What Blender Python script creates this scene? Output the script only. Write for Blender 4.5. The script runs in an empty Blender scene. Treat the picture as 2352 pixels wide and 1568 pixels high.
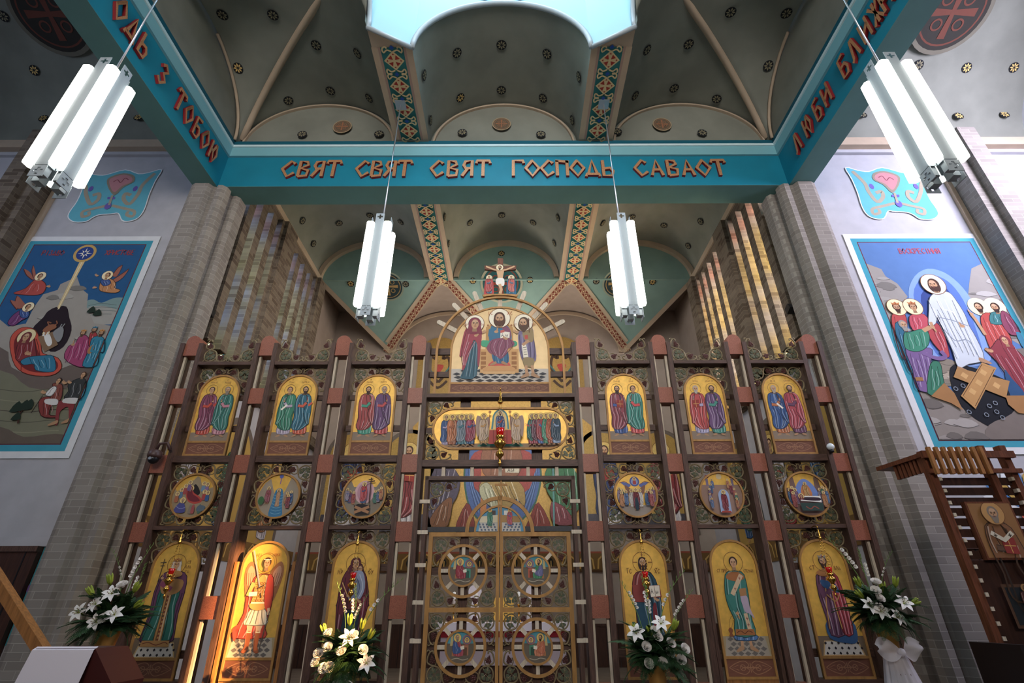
import bpy, bmesh, math, random
from math import sin, cos, pi, radians, sqrt, atan, atan2, hypot, tan
from mathutils import Vector, Matrix
random.seed(7)
C = bpy.context.scene
COL = C.collection
# ------------------------------------------------------------------ camera
FPX = 1159.0; PITCH = radians(28.18); ROLL = radians(0.17); CAM = (.18, 0.0, 1.6)
cam = bpy.data.cameras.new('camera'); cam.sensor_width = 36.0; cam.lens = FPX/2352*36.0
cam.clip_start = .05; cam.clip_end = 200
cob = bpy.data.objects.new('camera', cam); COL.objects.link(cob)
cob.matrix_world = Matrix.Translation(CAM) @ Matrix.Rotation(pi/2+PITCH, 4, 'X') @ Matrix.Rotation(-ROLL, 4, 'Z')
C.camera = cob
C.view_settings.view_transform = 'Standard'; C.view_settings.look = 'None'
C.view_settings.gamma = 1.0; C.view_settings.use_curve_mapping = False
C.view_settings.exposure = 0.0
# ------------------------------------------------------------------ daylight
w = bpy.data.worlds.new('sky'); C.world = w; w.use_nodes = True
wn = w.node_tree.nodes; wn['Background'].inputs[0].default_value = (.42, .62, .95, 1)
wn['Background'].inputs[1].default_value = 2.6
def add_light(name, kind, loc, tgt, energy, color, **kw):
    l = bpy.data.lights.new(name, kind); l.energy = energy; l.color = color
    for k, v in kw.items(): setattr(l, k, v)
    o = bpy.data.objects.new(name, l); COL.objects.link(o); o.location = loc
    o.rotation_euler = (Vector(tgt)-Vector(loc)).to_track_quat('-Z', 'Y').to_euler()
    return o
SUN_DIR = Vector((-.87, .49, -.30)).normalized()
add_light('sun', 'SUN', (20, -8, 12), tuple(Vector((20, -8, 12))+SUN_DIR), 26.0, (1, .56, .22), angle=radians(.6))
# daylight of the lantern and side windows; nave and sanctuary fills are added
add_light('lantern_daylight', 'AREA', (0, 3.4, 15.4), (0, 3.4, 0), 330, (.74, .92, 1), shape='RECTANGLE', size=4.4, size_y=3.6)
add_light('nave_fill', 'AREA', (0, -10.6, 9.2), (0, 8, 9.2), 430, (1, .95, .90), shape='RECTANGLE', size=9, size_y=4, spread=radians(75))  # added fill from behind the camera; the back wall has no window
add_light('north_window_daylight', 'AREA', (-12.3, 3.0, 8.5), (-6, 8, 6), 190, (.62, .74, 1), shape='RECTANGLE', size=3, size_y=4)
add_light('south_window_daylight', 'AREA', (12.3, 4.8, 9.6), (8.5, 8.3, 8.4), 1300, (.80, .79, 1), shape='RECTANGLE', size=3.0, size_y=4)
add_light('sanctuary_fill', 'AREA', (0, 9.3, 9.3), (0, 15, 4.2), 150, (1, .93, .84), shape='RECTANGLE', size=7, size_y=1.2)  # added area fill that brightens the sanctuary walls, no lamp hangs here
add_light('sanctuary_vault_fill', 'AREA', (0, 15.0, 8.3), (0, 12.5, 12), 110, (1, .9, .78), shape='RECTANGLE', size=5, size_y=1.0)  # unseen fill panel added to lift the sanctuary vault
# sky and sun haze outside the two walls of slit windows
add_light('north_sky', 'AREA', (-8.6, 11.0, 8.5), (-6, 11.0, 8.5), 1050, (.55, .74, 1), shape='RECTANGLE', size=4.4, size_y=4.5)
add_light('south_sky', 'AREA', (8.6, 11.0, 8.5), (6, 11.0, 8.5), 3200, (1, .88, .66), shape='RECTANGLE', size=4.4, size_y=4.5)

# ------------------------------------------------------------------ photo geometry (where a sight line meets a real plane)
FW = (0, cos(PITCH), sin(PITCH)); _rt = (1, 0, 0); _up = (0, -sin(PITCH), cos(PITCH))
RT = tuple(cos(ROLL)*a+sin(ROLL)*b for a, b in zip(_rt, _up)); UP = tuple(-sin(ROLL)*a+cos(ROLL)*b for a, b in zip(_rt, _up))
def ray(px, py):
    a = (px-1176)/FPX; b = -(py-784)/FPX
    return tuple(FW[i]+a*RT[i]+b*UP[i] for i in range(3))
def onY(px, py, Y):
    d = ray(px, py); t = (Y-CAM[1])/d[1]; return (CAM[0]+t*d[0], Y, CAM[2]+t*d[2])
def onZ(px, py, Z):
    d = ray(px, py); t = (Z-CAM[2])/d[2]; return (CAM[0]+t*d[0], CAM[1]+t*d[1], Z)
def onX(px, py, X):
    d = ray(px, py); t = (X-CAM[0])/d[0]; return (X, CAM[1]+t*d[1], CAM[2]+t*d[2])
A_L = atan(.06)                                  # the screen leans a little towards the nave
def ico(px, py, dy=0.):
    d = ray(px, py); c = cos(A_L); s = -sin(A_L)
    n = (0, c, -s); p0 = (0, 7.6+dy*c, 1.6-dy*s)
    t = ((p0[1]-CAM[1])*n[1]+(p0[2]-CAM[2])*n[2])/(d[1]*n[1]+d[2]*n[2])
    P = (CAM[0]+t*d[0], CAM[1]+t*d[1], CAM[2]+t*d[2])
    return P[0], (P[1]-p0[1])*s+(P[2]-p0[2])*c
ICO = Matrix.Translation((0, 7.6, 1.6)) @ Matrix.Rotation(A_L, 4, 'X')
WORLD = Matrix.Identity(4)

# ------------------------------------------------------------------ colours and materials
def lin(c):
    if isinstance(c, str):
        c = c.lstrip('#'); c = tuple(int(c[i:i+2], 16)/255 for i in (0, 2, 4))
    return tuple(x/12.92 if x <= .04045 else ((x+.055)/1.055)**2.4 for x in c)
def sh(c, f):
    c = c.lstrip('#'); v = [int(c[i:i+2], 16) for i in (0, 2, 4)]
    if f <= 1: v = [x*f for x in v]
    else: v = [255-(255-x)/f for x in v]
    return '%02x%02x%02x' % tuple(max(0, min(255, int(x))) for x in v)
MATS = {}
def mat(name, col='808080', rough=.6, metal=0., noise=0., nscale=8., bump=0., col2=None, stretch=None, attr=False, spec=.4, emit=None, es=1., nd=4):
    if name in MATS: return MATS[name]
    m = bpy.data.materials.new(name); m.use_nodes = True; nt = m.node_tree; N = nt.nodes; L = nt.links
    b = N['Principled BSDF']; b.inputs['Roughness'].default_value = rough; b.inputs['Metallic'].default_value = metal
    b.inputs['Specular IOR Level'].default_value = spec
    c1 = lin(col); b.inputs['Base Color'].default_value = (*c1, 1)
    src = None
    if attr:
        a = N.new('ShaderNodeAttribute'); a.attribute_name = 'Col'; src = a.outputs['Color']
    if noise or bump or col2:
        tc = N.new('ShaderNodeTexCoord'); mp = N.new('ShaderNodeMapping'); L.new(tc.outputs['Object'], mp.inputs['Vector'])
        if stretch: mp.inputs['Scale'].default_value = stretch
        n = N.new('ShaderNodeTexNoise'); n.inputs['Scale'].default_value = nscale; n.inputs['Detail'].default_value = nd
        L.new(mp.outputs[0], n.inputs['Vector'])
        if src is None:
            r = N.new('ShaderNodeValToRGB'); L.new(n.outputs['Fac'], r.inputs[0])
            lo = lin(col2) if col2 else tuple(x*(1-noise) for x in c1); hi = c1 if col2 else tuple(min(1, x*(1+noise)) for x in c1)
            r.color_ramp.elements[0].position = .35; r.color_ramp.elements[1].position = .65
            r.color_ramp.elements[0].color = (*lo, 1); r.color_ramp.elements[1].color = (*hi, 1); src = r.outputs[0]
        elif noise:
            mr = N.new('ShaderNodeMapRange'); L.new(n.outputs['Fac'], mr.inputs[0]); mr.inputs[3].default_value = 1-noise; mr.inputs[4].default_value = 1+noise
            mx = N.new('ShaderNodeMix'); mx.data_type = 'RGBA'; mx.blend_type = 'MULTIPLY'; mx.inputs[0].default_value = 1
            L.new(src, mx.inputs[6]); L.new(mr.outputs[0], mx.inputs[7]); src = mx.outputs[2]
        if bump:
            bp = N.new('ShaderNodeBump'); bp.inputs['Strength'].default_value = bump; bp.inputs['Distance'].default_value = .01
            L.new(n.outputs['Fac'], bp.inputs['Height']); L.new(bp.outputs[0], b.inputs['Normal'])
    if src: L.new(src, b.inputs['Base Color'])
    if emit:
        b.inputs['Emission Color'].default_value = (*lin(emit), 1); b.inputs['Emission Strength'].default_value = es
    MATS[name] = m; return m
def brick_mat(name, c1, c2, mortar, seed=0):
    m = bpy.data.materials.new(name); m.use_nodes = True; N = m.node_tree.nodes; L = m.node_tree.links
    b = N['Principled BSDF']; b.inputs['Roughness'].default_value = .85; b.inputs['Specular IOR Level'].default_value = .15
    g = N.new('ShaderNodeNewGeometry'); sx = N.new('ShaderNodeSeparateXYZ'); L.new(g.outputs['Position'], sx.inputs[0])
    ad = N.new('ShaderNodeMath'); ad.operation = 'ADD'; L.new(sx.outputs[0], ad.inputs[0]); L.new(sx.outputs[1], ad.inputs[1])
    cb = N.new('ShaderNodeCombineXYZ'); L.new(ad.outputs[0], cb.inputs[0]); L.new(sx.outputs[2], cb.inputs[1])
    t = N.new('ShaderNodeTexBrick'); L.new(cb.outputs[0], t.inputs['Vector'])
    t.inputs['Scale'].default_value = 1.0; t.inputs['Brick Width'].default_value = .34; t.inputs['Row Height'].default_value = .104
    t.inputs['Mortar Size'].default_value = .006; t.inputs['Mortar Smooth'].default_value = .3
    t.inputs['Color1'].default_value = (*lin(c1), 1); t.inputs['Color2'].default_value = (*lin(c2), 1); t.inputs['Mortar'].default_value = (*lin(mortar), 1)
    L.new(t.outputs['Color'], b.inputs['Base Color'])
    bp = N.new('ShaderNodeBump'); bp.inputs['Strength'].default_value = .5; bp.inputs['Distance'].default_value = .008; bp.invert = True
    L.new(t.outputs['Fac'], bp.inputs['Height']); L.new(bp.outputs[0], b.inputs['Normal'])
    MATS[name] = m; return m
M_PAINT = mat('painted_colours', attr=True, rough=.55, noise=.10, nscale=9, spec=.35)
M_MURAL = mat('mural_paint', attr=True, rough=.8, noise=.10, nscale=5, spec=.2)
M_GOLD = mat('gold_leaf', 'ebba58', rough=.42, metal=.3, noise=.10, nscale=11, spec=.5)
M_GOLDF = mat('gilt_frame', 'a87c46', rough=.5, metal=.15, noise=.15, nscale=14, stretch=(1, 1, .3))
M_DWOOD = mat('dark_oak', '523a30', rough=.5, noise=.35, nscale=10, stretch=(9, 9, .7), bump=.15)
M_DWOODH = mat('dark_oak_rail', '523a30', rough=.5, noise=.35, nscale=10, stretch=(.7, 9, 9), bump=.15)
M_CREAM = mat('limed_wood', 'cfc0aa', rough=.55, noise=.12, nscale=12, stretch=(6, 6, .6))
M_GRAN = mat('red_granite', 'ab6a54', rough=.4, col2='7c473a', nscale=160, nd=2)
M_CARVE = mat('painted_carving', attr=True, rough=.45, noise=.25, nscale=30, metal=.15)
M_BRASS = mat('polished_brass', 'd8a650', rough=.22, metal=1., spec=.5)
M_REDGLASS = mat('ruby_glass', 'd01010', rough=.15, spec=.7)
M_CARVPAN = mat('carved_panel', attr=True, rough=.55, noise=.2, nscale=14, stretch=(.6, 6, 6))
M_BRICK = brick_mat('grey_brick', '968e87', '857d77', 'a59d94')
M_BRICKD = brick_mat('brown_brick', '7e7164', '594d42', '857866')
M_WALL = mat('grey_plaster', 'b4b2b6', rough=.9, noise=.05, nscale=3, spec=.1)
M_WALLB = mat('taupe_plaster', 'a2948a', rough=.9, noise=.05, nscale=3, spec=.1)
M_VAULT = mat('sage_vault_plaster', '86877d', rough=.85, noise=.10, nscale=1.3, spec=.15, nd=6)
M_TEALP = mat('teal_plaster', '86a29a', rough=.85, noise=.07, nscale=1.5, spec=.15)
M_CREAMP = mat('cream_plaster_moulding', 'b8a48e', rough=.8, noise=.05, nscale=3)
M_TEAL = mat('teal_beam_paint', '147f98', rough=.55, noise=.05, nscale=2)
M_TEAL2 = mat('pale_teal_paint', '7fb6c0', rough=.55)
M_TEAL3 = mat('white_line_paint', 'cfe6ea', rough=.5)
M_TEAL4 = mat('deep_teal_paint', '0e5c70', rough=.6)
M_SOFF = mat('soffit_sage_paint', '5d8482', rough=.7, noise=.05, nscale=2)
M_FLOOR = mat('floor_stone', '6f6358', rough=.5, noise=.15, nscale=3)
M_LANT = mat('pale_blue_plaster', '9fc3cd', rough=.8)
M_WHITE = mat('white_enamel', 'a9b2b8', rough=.4)
M_TUBE = mat('acrylic_tube_light', 'f4f6f4', rough=.4, emit='fbfcf2', es=5.0)
M_STEEL = mat('steel_rod', 'c8ccd2', rough=.3, metal=.8)
M_BLACK = mat('black_plastic', '18181c', rough=.35)
M_RWOOD = mat('reddish_wood', '6e3f2a', rough=.4, noise=.3, nscale=8, stretch=(6, 6, .6))
M_OWOOD = mat('orange_brown_wood', 'a06c3c', rough=.45, noise=.25, nscale=8, stretch=(5, 5, .6))
M_PANELW = mat('dark_wood_panelling', '3f241a', rough=.5, noise=.3, nscale=6, stretch=(5, 5, .5))
M_LEAF = mat('dark_fern_green', '2c4a28', rough=.6, noise=.3, nscale=20)
M_LEAFL = mat('fresh_bud_green', '9aa83c', rough=.5, noise=.2, nscale=20)
M_PETAL = mat('white_petal', 'efe9e2', rough=.6)
M_CLOTH = mat('white_linen', 'e8dde2', rough=.9)
M_RCLOTH = mat('crimson_cloth', '8a1420', rough=.8)
M_LETG = mat('gilt_letter_face', 'c08a62', rough=.4, metal=.2, noise=.25, nscale=25)
M_LETR = mat('red_letter_edge', '8e1f22', rough=.5)

# ------------------------------------------------------------------ mesh builder
class MB:
    def __init__(s): s.v = []; s.f = []; s.m = []; s.c = []; s.sm = []
    def add(s, vs, fs, m=0, c=(.5, .5, .5), smooth=False):
        o = len(s.v); s.v += [tuple(p) for p in vs]
        for f in fs: s.f.append([i+o for i in f]); s.m.append(m); s.c.append(c); s.sm.append(smooth)
        return s
    def box(s, x0, x1, y0, y1, z0, z1, m=0, c=(.5, .5, .5)):
        vs = [(x0, y0, z0), (x1, y0, z0), (x1, y1, z0), (x0, y1, z0), (x0, y0, z1), (x1, y0, z1), (x1, y1, z1), (x0, y1, z1)]
        return s.add(vs, [(0, 3, 2, 1), (4, 5, 6, 7), (0, 1, 5, 4), (1, 2, 6, 5), (2, 3, 7, 6), (3, 0, 4, 7)], m, c)
    def cbox(s, x, y, z, w, d, h, m=0, c=(.5, .5, .5)): return s.box(x-w/2, x+w/2, y-d/2, y+d/2, z-h/2, z+h/2, m, c)
    def prism(s, pts, y0, y1, m=0, c=(.5, .5, .5), msid=None):     # outline in x,z extruded along y
        n = len(pts); vs = [(p[0], y0, p[1]) for p in pts]+[(p[0], y1, p[1]) for p in pts]
        s.add(vs, [tuple(range(n))], m, c)
        o = len(s.v)-2*n; ms = m if msid is None else msid
        s.f.append([o+n+i for i in reversed(range(n))]); s.m.append(ms); s.c.append(c); s.sm.append(False)
        for i in range(n):
            j = (i+1) % n; s.f.append([o+i, o+n+i, o+n+j, o+j]); s.m.append(ms); s.c.append(c); s.sm.append(False)
        return s
    def zprism(s, pts, z0, z1, m=0, c=(.5, .5, .5)):             # outline in x,y extruded along z
        n = len(pts); vs = [(p[0], p[1], z0) for p in pts]+[(p[0], p[1], z1) for p in pts]
        return s.add(vs, [tuple(reversed(range(n))), tuple(range(n, 2*n))]+[(i, (i+1) % n, n+(i+1) % n, n+i) for i in range(n)], m, c)
    def xprism(s, pts, x0, x1, m=0, c=(.5, .5, .5)):             # outline in y,z extruded along x
        n = len(pts); vs = [(x0, p[0], p[1]) for p in pts]+[(x1, p[0], p[1]) for p in pts]
        return s.add(vs, [tuple(range(n)), tuple(reversed(range(n, 2*n)))]+[(i, n+i, n+(i+1) % n, (i+1) % n) for i in range(n)], m, c)
    def tube(s, path, r, m=0, c=(.5, .5, .5), n=6, closed=False, taper=None):
        P = [Vector(p) for p in path]; N_ = len(P); vs = []; up = None
        for i, p in enumerate(P):
            a = P[(i-1) % N_] if (closed or i > 0) else p; b = P[(i+1) % N_] if (closed or i < N_-1) else p
            t = (b-a); t = t.normalized() if t.length > 1e-9 else Vector((0, 0, 1))
            if up is None: up = t.orthogonal().normalized()
            up = (up-t*up.dot(t)); up = up.normalized() if up.length > 1e-6 else t.orthogonal().normalized()
            sd = t.cross(up); rr = r*(taper[i] if taper else 1)
            for k in range(n):
                an = 2*pi*k/n; vs.append(p+up*(cos(an)*rr)+sd*(sin(an)*rr))
        fs = []
        for i in range(N_ if closed else N_-1):
            j = (i+1) % N_
            for k in range(n): fs.append((i*n+k, i*n+(k+1) % n, j*n+(k+1) % n, j*n+k))
        if not closed: fs += [tuple(reversed(range(n))), tuple((N_-1)*n+k for k in range(n))]
        return s.add(vs, fs, m, c, True)
    def lathe(s, prof, cx=0, cy=0, cz=0, n=16, m=0, c=(.5, .5, .5)):  # prof: (r,z)
        vs = []; fs = []
        for r, z in prof:
            for k in range(n): a = 2*pi*k/n; vs.append((cx+r*cos(a), cy+r*sin(a), cz+z))
        for i in range(len(prof)-1):
            for k in range(n): fs.append((i*n+k, i*n+(k+1) % n, (i+1)*n+(k+1) % n, (i+1)*n+k))
        if prof[0][0] > 1e-4: fs.append(tuple(reversed(range(n))))
        if prof[-1][0] > 1e-4: fs.append(tuple((len(prof)-1)*n+k for k in range(n)))
        return s.add(vs, fs, m, c, True)
    def ball(s, x, y, z, r, m=0, c=(.5, .5, .5), n=8, sz=1.):
        k = n//2; pr = [(max(1e-5, r*sin(pi*i/k)), -r*sz*cos(pi*i/k)) for i in range(k+1)]
        return s.lathe(pr, x, y, z, n, m, c)
    def ring(s, cx, cz, r0, r1, y0, y1, m=0, c=(.5, .5, .5), a0=0, a1=2*pi, n=48):   # flat annulus (r0<r1) in x,z with depth
        full = abs(a1-a0-2*pi) < 1e-6; k = n if full else n+1; vs = []
        for i in range(k):
            a = a0+(a1-a0)*i/n; ca, sa = cos(a), sin(a)
            vs += [(cx+r0*ca, y0, cz+r0*sa), (cx+r1*ca, y0, cz+r1*sa), (cx+r1*ca, y1, cz+r1*sa), (cx+r0*ca, y1, cz+r0*sa)]
        fs = []
        for i in range(n):
            j = (i+1) % k
            for q in range(4): fs.append((i*4+q, i*4+(q+1) % 4, j*4+(q+1) % 4, j*4+q))
        if not full: fs += [(0, 3, 2, 1), (n*4, n*4+1, n*4+2, n*4+3)]
        return s.add(vs, fs, m, c)
    def disc(s, cx, cz, r, y0, y1, m=0, c=(.5, .5, .5), n=48):
        return s.prism([(cx+r*cos(2*pi*i/n), cz+r*sin(2*pi*i/n)) for i in range(n)], y0, y1, m, c)
    def mesh(s, name, mats, off=(0, 0, 0)):
        me = bpy.data.meshes.new(name)
        me.from_pydata([(x-off[0], y-off[1], z-off[2]) for x, y, z in s.v], [], s.f)
        for mm in (mats if isinstance(mats, (list, tuple)) else [mats]): me.materials.append(mm)
        nf = len(me.polygons)
        me.polygons.foreach_set('material_index', s.m[:nf]); me.polygons.foreach_set('use_smooth', s.sm[:nf])
        at = me.color_attributes.new('Col', 'FLOAT_COLOR', 'CORNER'); buf = []
        for p, c in zip(me.polygons, s.c): buf += [c[0], c[1], c[2], 1.0]*p.loop_total
        at.data.foreach_set('color', buf); me.update(); return me
USED = set()
def tag(o, label=None, cat=None, group=None, kind=None):
    if label: o['label'] = label
    if cat: o['category'] = cat
    if group: o['group'] = group
    if kind: o['kind'] = kind
    return o
class Thing:
    """an Empty at the thing's base that parents its parts; meshes are authored in `frame` coordinates"""
    def __init__(s, name, label, cat, at=(0, 0, 0), frame=WORLD, group=None):
        s.at = Vector(at); s.o = bpy.data.objects.new(name, None); COL.objects.link(s.o); s.o.empty_display_size = .1
        s.o.matrix_world = frame @ Matrix.Translation(s.at); tag(s.o, label, cat, group)
    def part(s, name, mb, mats, parent=None, label=None, kind=None):
        o = bpy.data.objects.new(name, mb.mesh(name, mats, s.at)); COL.objects.link(o); o.parent = parent or s.o
        return tag(o, label, kind=kind)
    def place(s, name, me, loc=(0, 0, 0), scale=(1, 1, 1), rot=(0, 0, 0), parent=None, label=None):
        o = bpy.data.objects.new(name, me); COL.objects.link(o); o.parent = parent or s.o
        o.location = Vector(loc)-(s.at if parent is None else Vector((0, 0, 0))); o.scale = scale; o.rotation_euler = rot
        return tag(o, label)
def solo(name, mb, mats, label, cat, at=(0, 0, 0), frame=WORLD, group=None, kind=None):
    o = bpy.data.objects.new(name, mb.mesh(name, mats, at)); COL.objects.link(o)
    o.matrix_world = frame @ Matrix.Translation(at); return tag(o, label, cat, group, kind)
def struct(name, mb, mats):
    o = bpy.data.objects.new(name, mb.mesh(name, mats)); COL.objects.link(o); o['kind'] = 'structure'; return o
def copy_tree(o, parent=None, ps=None):
    c = o.copy(); COL.objects.link(c)
    if parent: c.parent = parent
    for ch in list(o.children): copy_tree(ch, c)
    return c
# ------------------------------------------------------------------ painting on real panels: thin layers of colour, one polygon per brush shape
def tone(c):
    r = lin(c); g = .3*r[0]+.5*r[1]+.2*r[2]; return tuple(x*.84+g*.16*k for x, k in zip(r, (1.12, 1, .86)))
def clip_rect(pts, R):
    for ax, lim, sg in ((0, R[0], 1), (0, R[2], -1), (1, R[1], 1), (1, R[3], -1)):
        out = []
        for i, p in enumerate(pts):
            q = pts[(i+1) % len(pts)]; a, b = (p[ax]-lim)*sg, (q[ax]-lim)*sg
            if a >= 0: out.append(p)
            if (a >= 0) != (b >= 0): t = a/(a-b); out.append((p[0]+(q[0]-p[0])*t, p[1]+(q[1]-p[1])*t))
        pts = out
        if len(pts) < 3: return []
    return pts
class Paint:
    """u,v plane coordinates; put(u,v,d) -> 3D with d towards the viewer"""
    def __init__(s, put, base=.001, step=.00015, mp=None):
        s.b = MB(); s.clip = None; s.put = put; s.d = base; s.step = step; s.mp = mp or (lambda x, y: (x, y))
    def _emit(s, pts, col, m):
        s.d += s.step
        if s.clip: pts = clip_rect(pts, s.clip)
        if len(pts) < 3: return
        vs = [s.put(u, v, s.d) for u, v in pts]
        c = tone(col) if isinstance(col, str) else (.5, .5, .5)
        s.b.add(vs, [tuple(range(len(vs)))], m, c)
    def poly(s, pts, col, m=0): s._emit([s.mp(*p) for p in pts], col, m); return s
    def smooth(s, pts, col, m=0, k=3):
        return s.poly(spline(pts, k, True), col, m)
    def ell(s, x, y, rx, ry=None, col='000000', m=0, n=24, rot=0., a0=0, a1=2*pi):
        ry = rx if ry is None else ry; full = abs(a1-a0-2*pi) < 1e-6
        pts = []
        for i in range(n if full else n+1):
            a = a0+(a1-a0)*i/n; ex, ey = rx*cos(a), ry*sin(a)
            pts.append((x+ex*cos(rot)-ey*sin(rot), y+ex*sin(rot)+ey*cos(rot)))
        return s.poly(pts, col, m)
    def line(s, pts, w, col, m=0, closed=False):
        s.d += s.step
        q = [s.mp(*p) for p in pts]
        if s.clip and not closed: q = [p for p in q if s.clip[0] <= p[0] <= s.clip[2] and s.clip[1] <= p[1] <= s.clip[3]]
        if len(q) < 2: return s
        sc = s.sc(pts[0]) if True else 1; w = w*sc/2; n = len(q); L = []; R = []
        for i, p in enumerate(q):
            a = q[(i-1) % n] if (closed or i > 0) else p; b = q[(i+1) % n] if (closed or i < n-1) else p
            dx, dy = b[0]-a[0], b[1]-a[1]; l = hypot(dx, dy) or 1e-9; nx, ny = -dy/l*w, dx/l*w
            L.append((p[0]+nx, p[1]+ny)); R.append((p[0]-nx, p[1]-ny))
        vs = [s.put(u, v, s.d) for u, v in L+R]; c = tone(col) if isinstance(col, str) else (.5, .5, .5)
        # (u,v) right-handed, faces turned towards the viewer either way
        s.b.add(vs, [(i, (i+1) % n, n+(i+1) % n, n+i) for i in range(n if closed else n-1)], m, c); return s
    def sc(s, p):
        a = s.mp(*p); b = s.mp(p[0]+1, p[1]); return hypot(b[0]-a[0], b[1]-a[1])
    def curve(s, pts, w, col, m=0, k=4): return s.line(spline(pts, k, False), w, col, m)
    def oring(s, x, y, r, w, col, m=0, n=28, ry=None):
        ry = ry or r; return s.line([(x+r*cos(2*pi*i/n), y+ry*sin(2*pi*i/n)) for i in range(n)], w, col, m, True)
    def text(s, t, x, y, h, col, w=.13, up=1, adv=.78, m=0, slant=0.):
        for ch in t:
            if ch != ' ':
                for st in GL.get(ch, []):
                    s.line([(x+(p[0]*.62+slant*p[1])*h, y+up*p[1]*h) for p in st], w*h, col, m)
            x += adv*h*(.6 if ch == ' ' else 1)
        return s
def spline(pts, k=4, closed=False):
    n = len(pts); out = []
    rng = range(n) if closed else range(n-1)
    for i in rng:
        p0 = pts[(i-1) % n] if (closed or i > 0) else pts[i]; p1 = pts[i]; p2 = pts[(i+1) % n]
        p3 = pts[(i+2) % n] if (closed or i+2 < n) else p2
        for j in range(k):
            t = j/k; out.append(tuple(.5*(2*a[1]+(a[2]-a[0])*t+(2*a[0]-5*a[1]+4*a[2]-a[3])*t*t+(-a[0]+3*a[1]-3*a[2]+a[3])*t**3)
                                 for a in zip(p0, p1, p2, p3)))
    if not closed: out.append(tuple(pts[-1]))
    return out
# stroke letters of the angular church hand, x and y in 0..1
GL = {
 'С': [[(.9, .82), (.6, 1), (.05, .5), (.5, 0), (.95, .25)]], 'В': [[(.2, 0), (.2, 1), (.7, .95), (.8, .75), (.3, .52), (.85, .4), (.8, .05), (.2, 0)]],
 'Я': [[(.8, 0), (.8, 1), (.3, .95), (.2, .7), (.35, .5), (.8, .5)], [(.5, .5), (.1, 0)]], 'Т': [[(.5, 0), (.5, 1)], [(0, .82), (.05, 1), (.95, 1), (1, .82)]],
 'Г': [[(.2, 0), (.2, 1), (.9, 1), (.95, .82)]], 'О': [[(.5, 1), (.02, .5), (.5, 0), (.98, .5), (.5, 1), (.02, .5)]],
 'П': [[(.12, 0), (.12, 1)], [(.85, 0), (.85, 1)], [(.0, .98), (1, .9)]], 'Д': [[(.18, .1), (.5, 1), (.82, .1)], [(.02, -.06), (.05, .1), (.95, .1), (.98, -.06)]],
 'Ь': [[(.2, 1), (.2, 0), (.8, 0), (.9, .3), (.7, .5), (.2, .45)]], 'А': [[(.1, 0), (.5, 1), (.9, 0)], [(.2, .38), (.8, .38)]],
 'З': [[(.15, .85), (.4, 1), (.8, .8), (.45, .55), (.85, .3), (.45, 0), (.1, .2)]], 'Б': [[(.85, 1), (.2, .95), (.2, 0), (.75, 0), (.9, .3), (.7, .55), (.2, .5)]],
 'Ю': [[(.08, 0), (.08, 1)], [(.08, .5), (.4, .5)], [(.7, 1), (.4, .5), (.7, 0), (1, .5), (.7, 1)]], 'Л': [[(.0, 0), (.2, .1), (.45, 1), (.6, 1), (.9, 0)]],
 'И': [[(.12, 1), (.12, 0)], [(.88, 1), (.88, 0)], [(.12, .3), (.88, .7)]], 'Ж': [[(.5, 0), (.5, 1)], [(.05, 1), (.5, .5), (.95, 1)], [(.05, 0), (.5, .5), (.95, 0)]],
 'Р': [[(.2, 0), (.2, 1), (.7, 1), (.85, .75), (.7, .5), (.2, .5)]], 'Х': [[(.1, 1), (.9, 0)], [(.9, 1), (.1, 0)]], 'Е': [[(.85, 1), (.2, 1), (.2, 0), (.85, 0)], [(.2, .52), (.7, .52)]],
 'І': [[(.5, 0), (.5, 1)]], 'М': [[(.1, 0), (.15, 1), (.5, .4), (.85, 1), (.9, 0)]], 'Н': [[(.12, 0), (.12, 1)], [(.88, 0), (.88, 1)], [(.12, .5), (.88, .5)]],
 'ω': [[(.1, .7), (.05, .2), (.3, 0), (.5, .4), (.7, 0), (.95, .2), (.9, .7)]], 'Ф': [[(.5, 0), (.5, 1)], [(.5, .85), (.1, .6), (.5, .3), (.9, .6), (.5, .85)]],
 '~': [[(.0, 1.25), (.3, 1.35), (.6, 1.22), (1, 1.35)]], 'У': [[(.1, 1), (.5, .5)], [(.9, 1), (.3, 0)]], 'К': [[(.15, 0), (.15, 1)], [(.9, 1), (.2, .5), (.9, 0)]],
 '1': [[(.5, 0), (.5, 1)]]}
SK = 'c79468'
def folds(P, prof, cols, n=5, w=.008, seed=1, dark=.6, light=1.7):
    """fold lines running down a robe profile [(v, ul, ur), ...]"""
    rnd = random.Random(seed)
    for i in range(n):
        t = (i+.5)/n+rnd.uniform(-.06, .06); a = rnd.randint(0, max(0, len(prof)-3)); pts = []
        for j in range(a, len(prof)):
            v, ul, ur = prof[j]; tt = t+rnd.uniform(-.05, .05); pts.append((ul+(ur-ul)*tt, v))
        if len(pts) > 1: P.curve(pts, w, sh(cols, dark if i % 2 == 0 else light), k=3)
def robe(P, x, y, h, prof, col, seed=1, n=5, edge=True):
    pts = [(x+l*h, y+v*h) for v, l, r in prof]+[(x+r*h, y+v*h) for v, l, r in reversed(prof)]
    if edge: P.line(spline(pts, 2, True), .018*h, sh(col, .5), closed=True)
    P.poly(spline(pts, 2, True), col)
    folds(P, [(y+v*h, x+l*h, x+r*h) for v, l, r in prof], col, n, .0125*h, seed)
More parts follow.
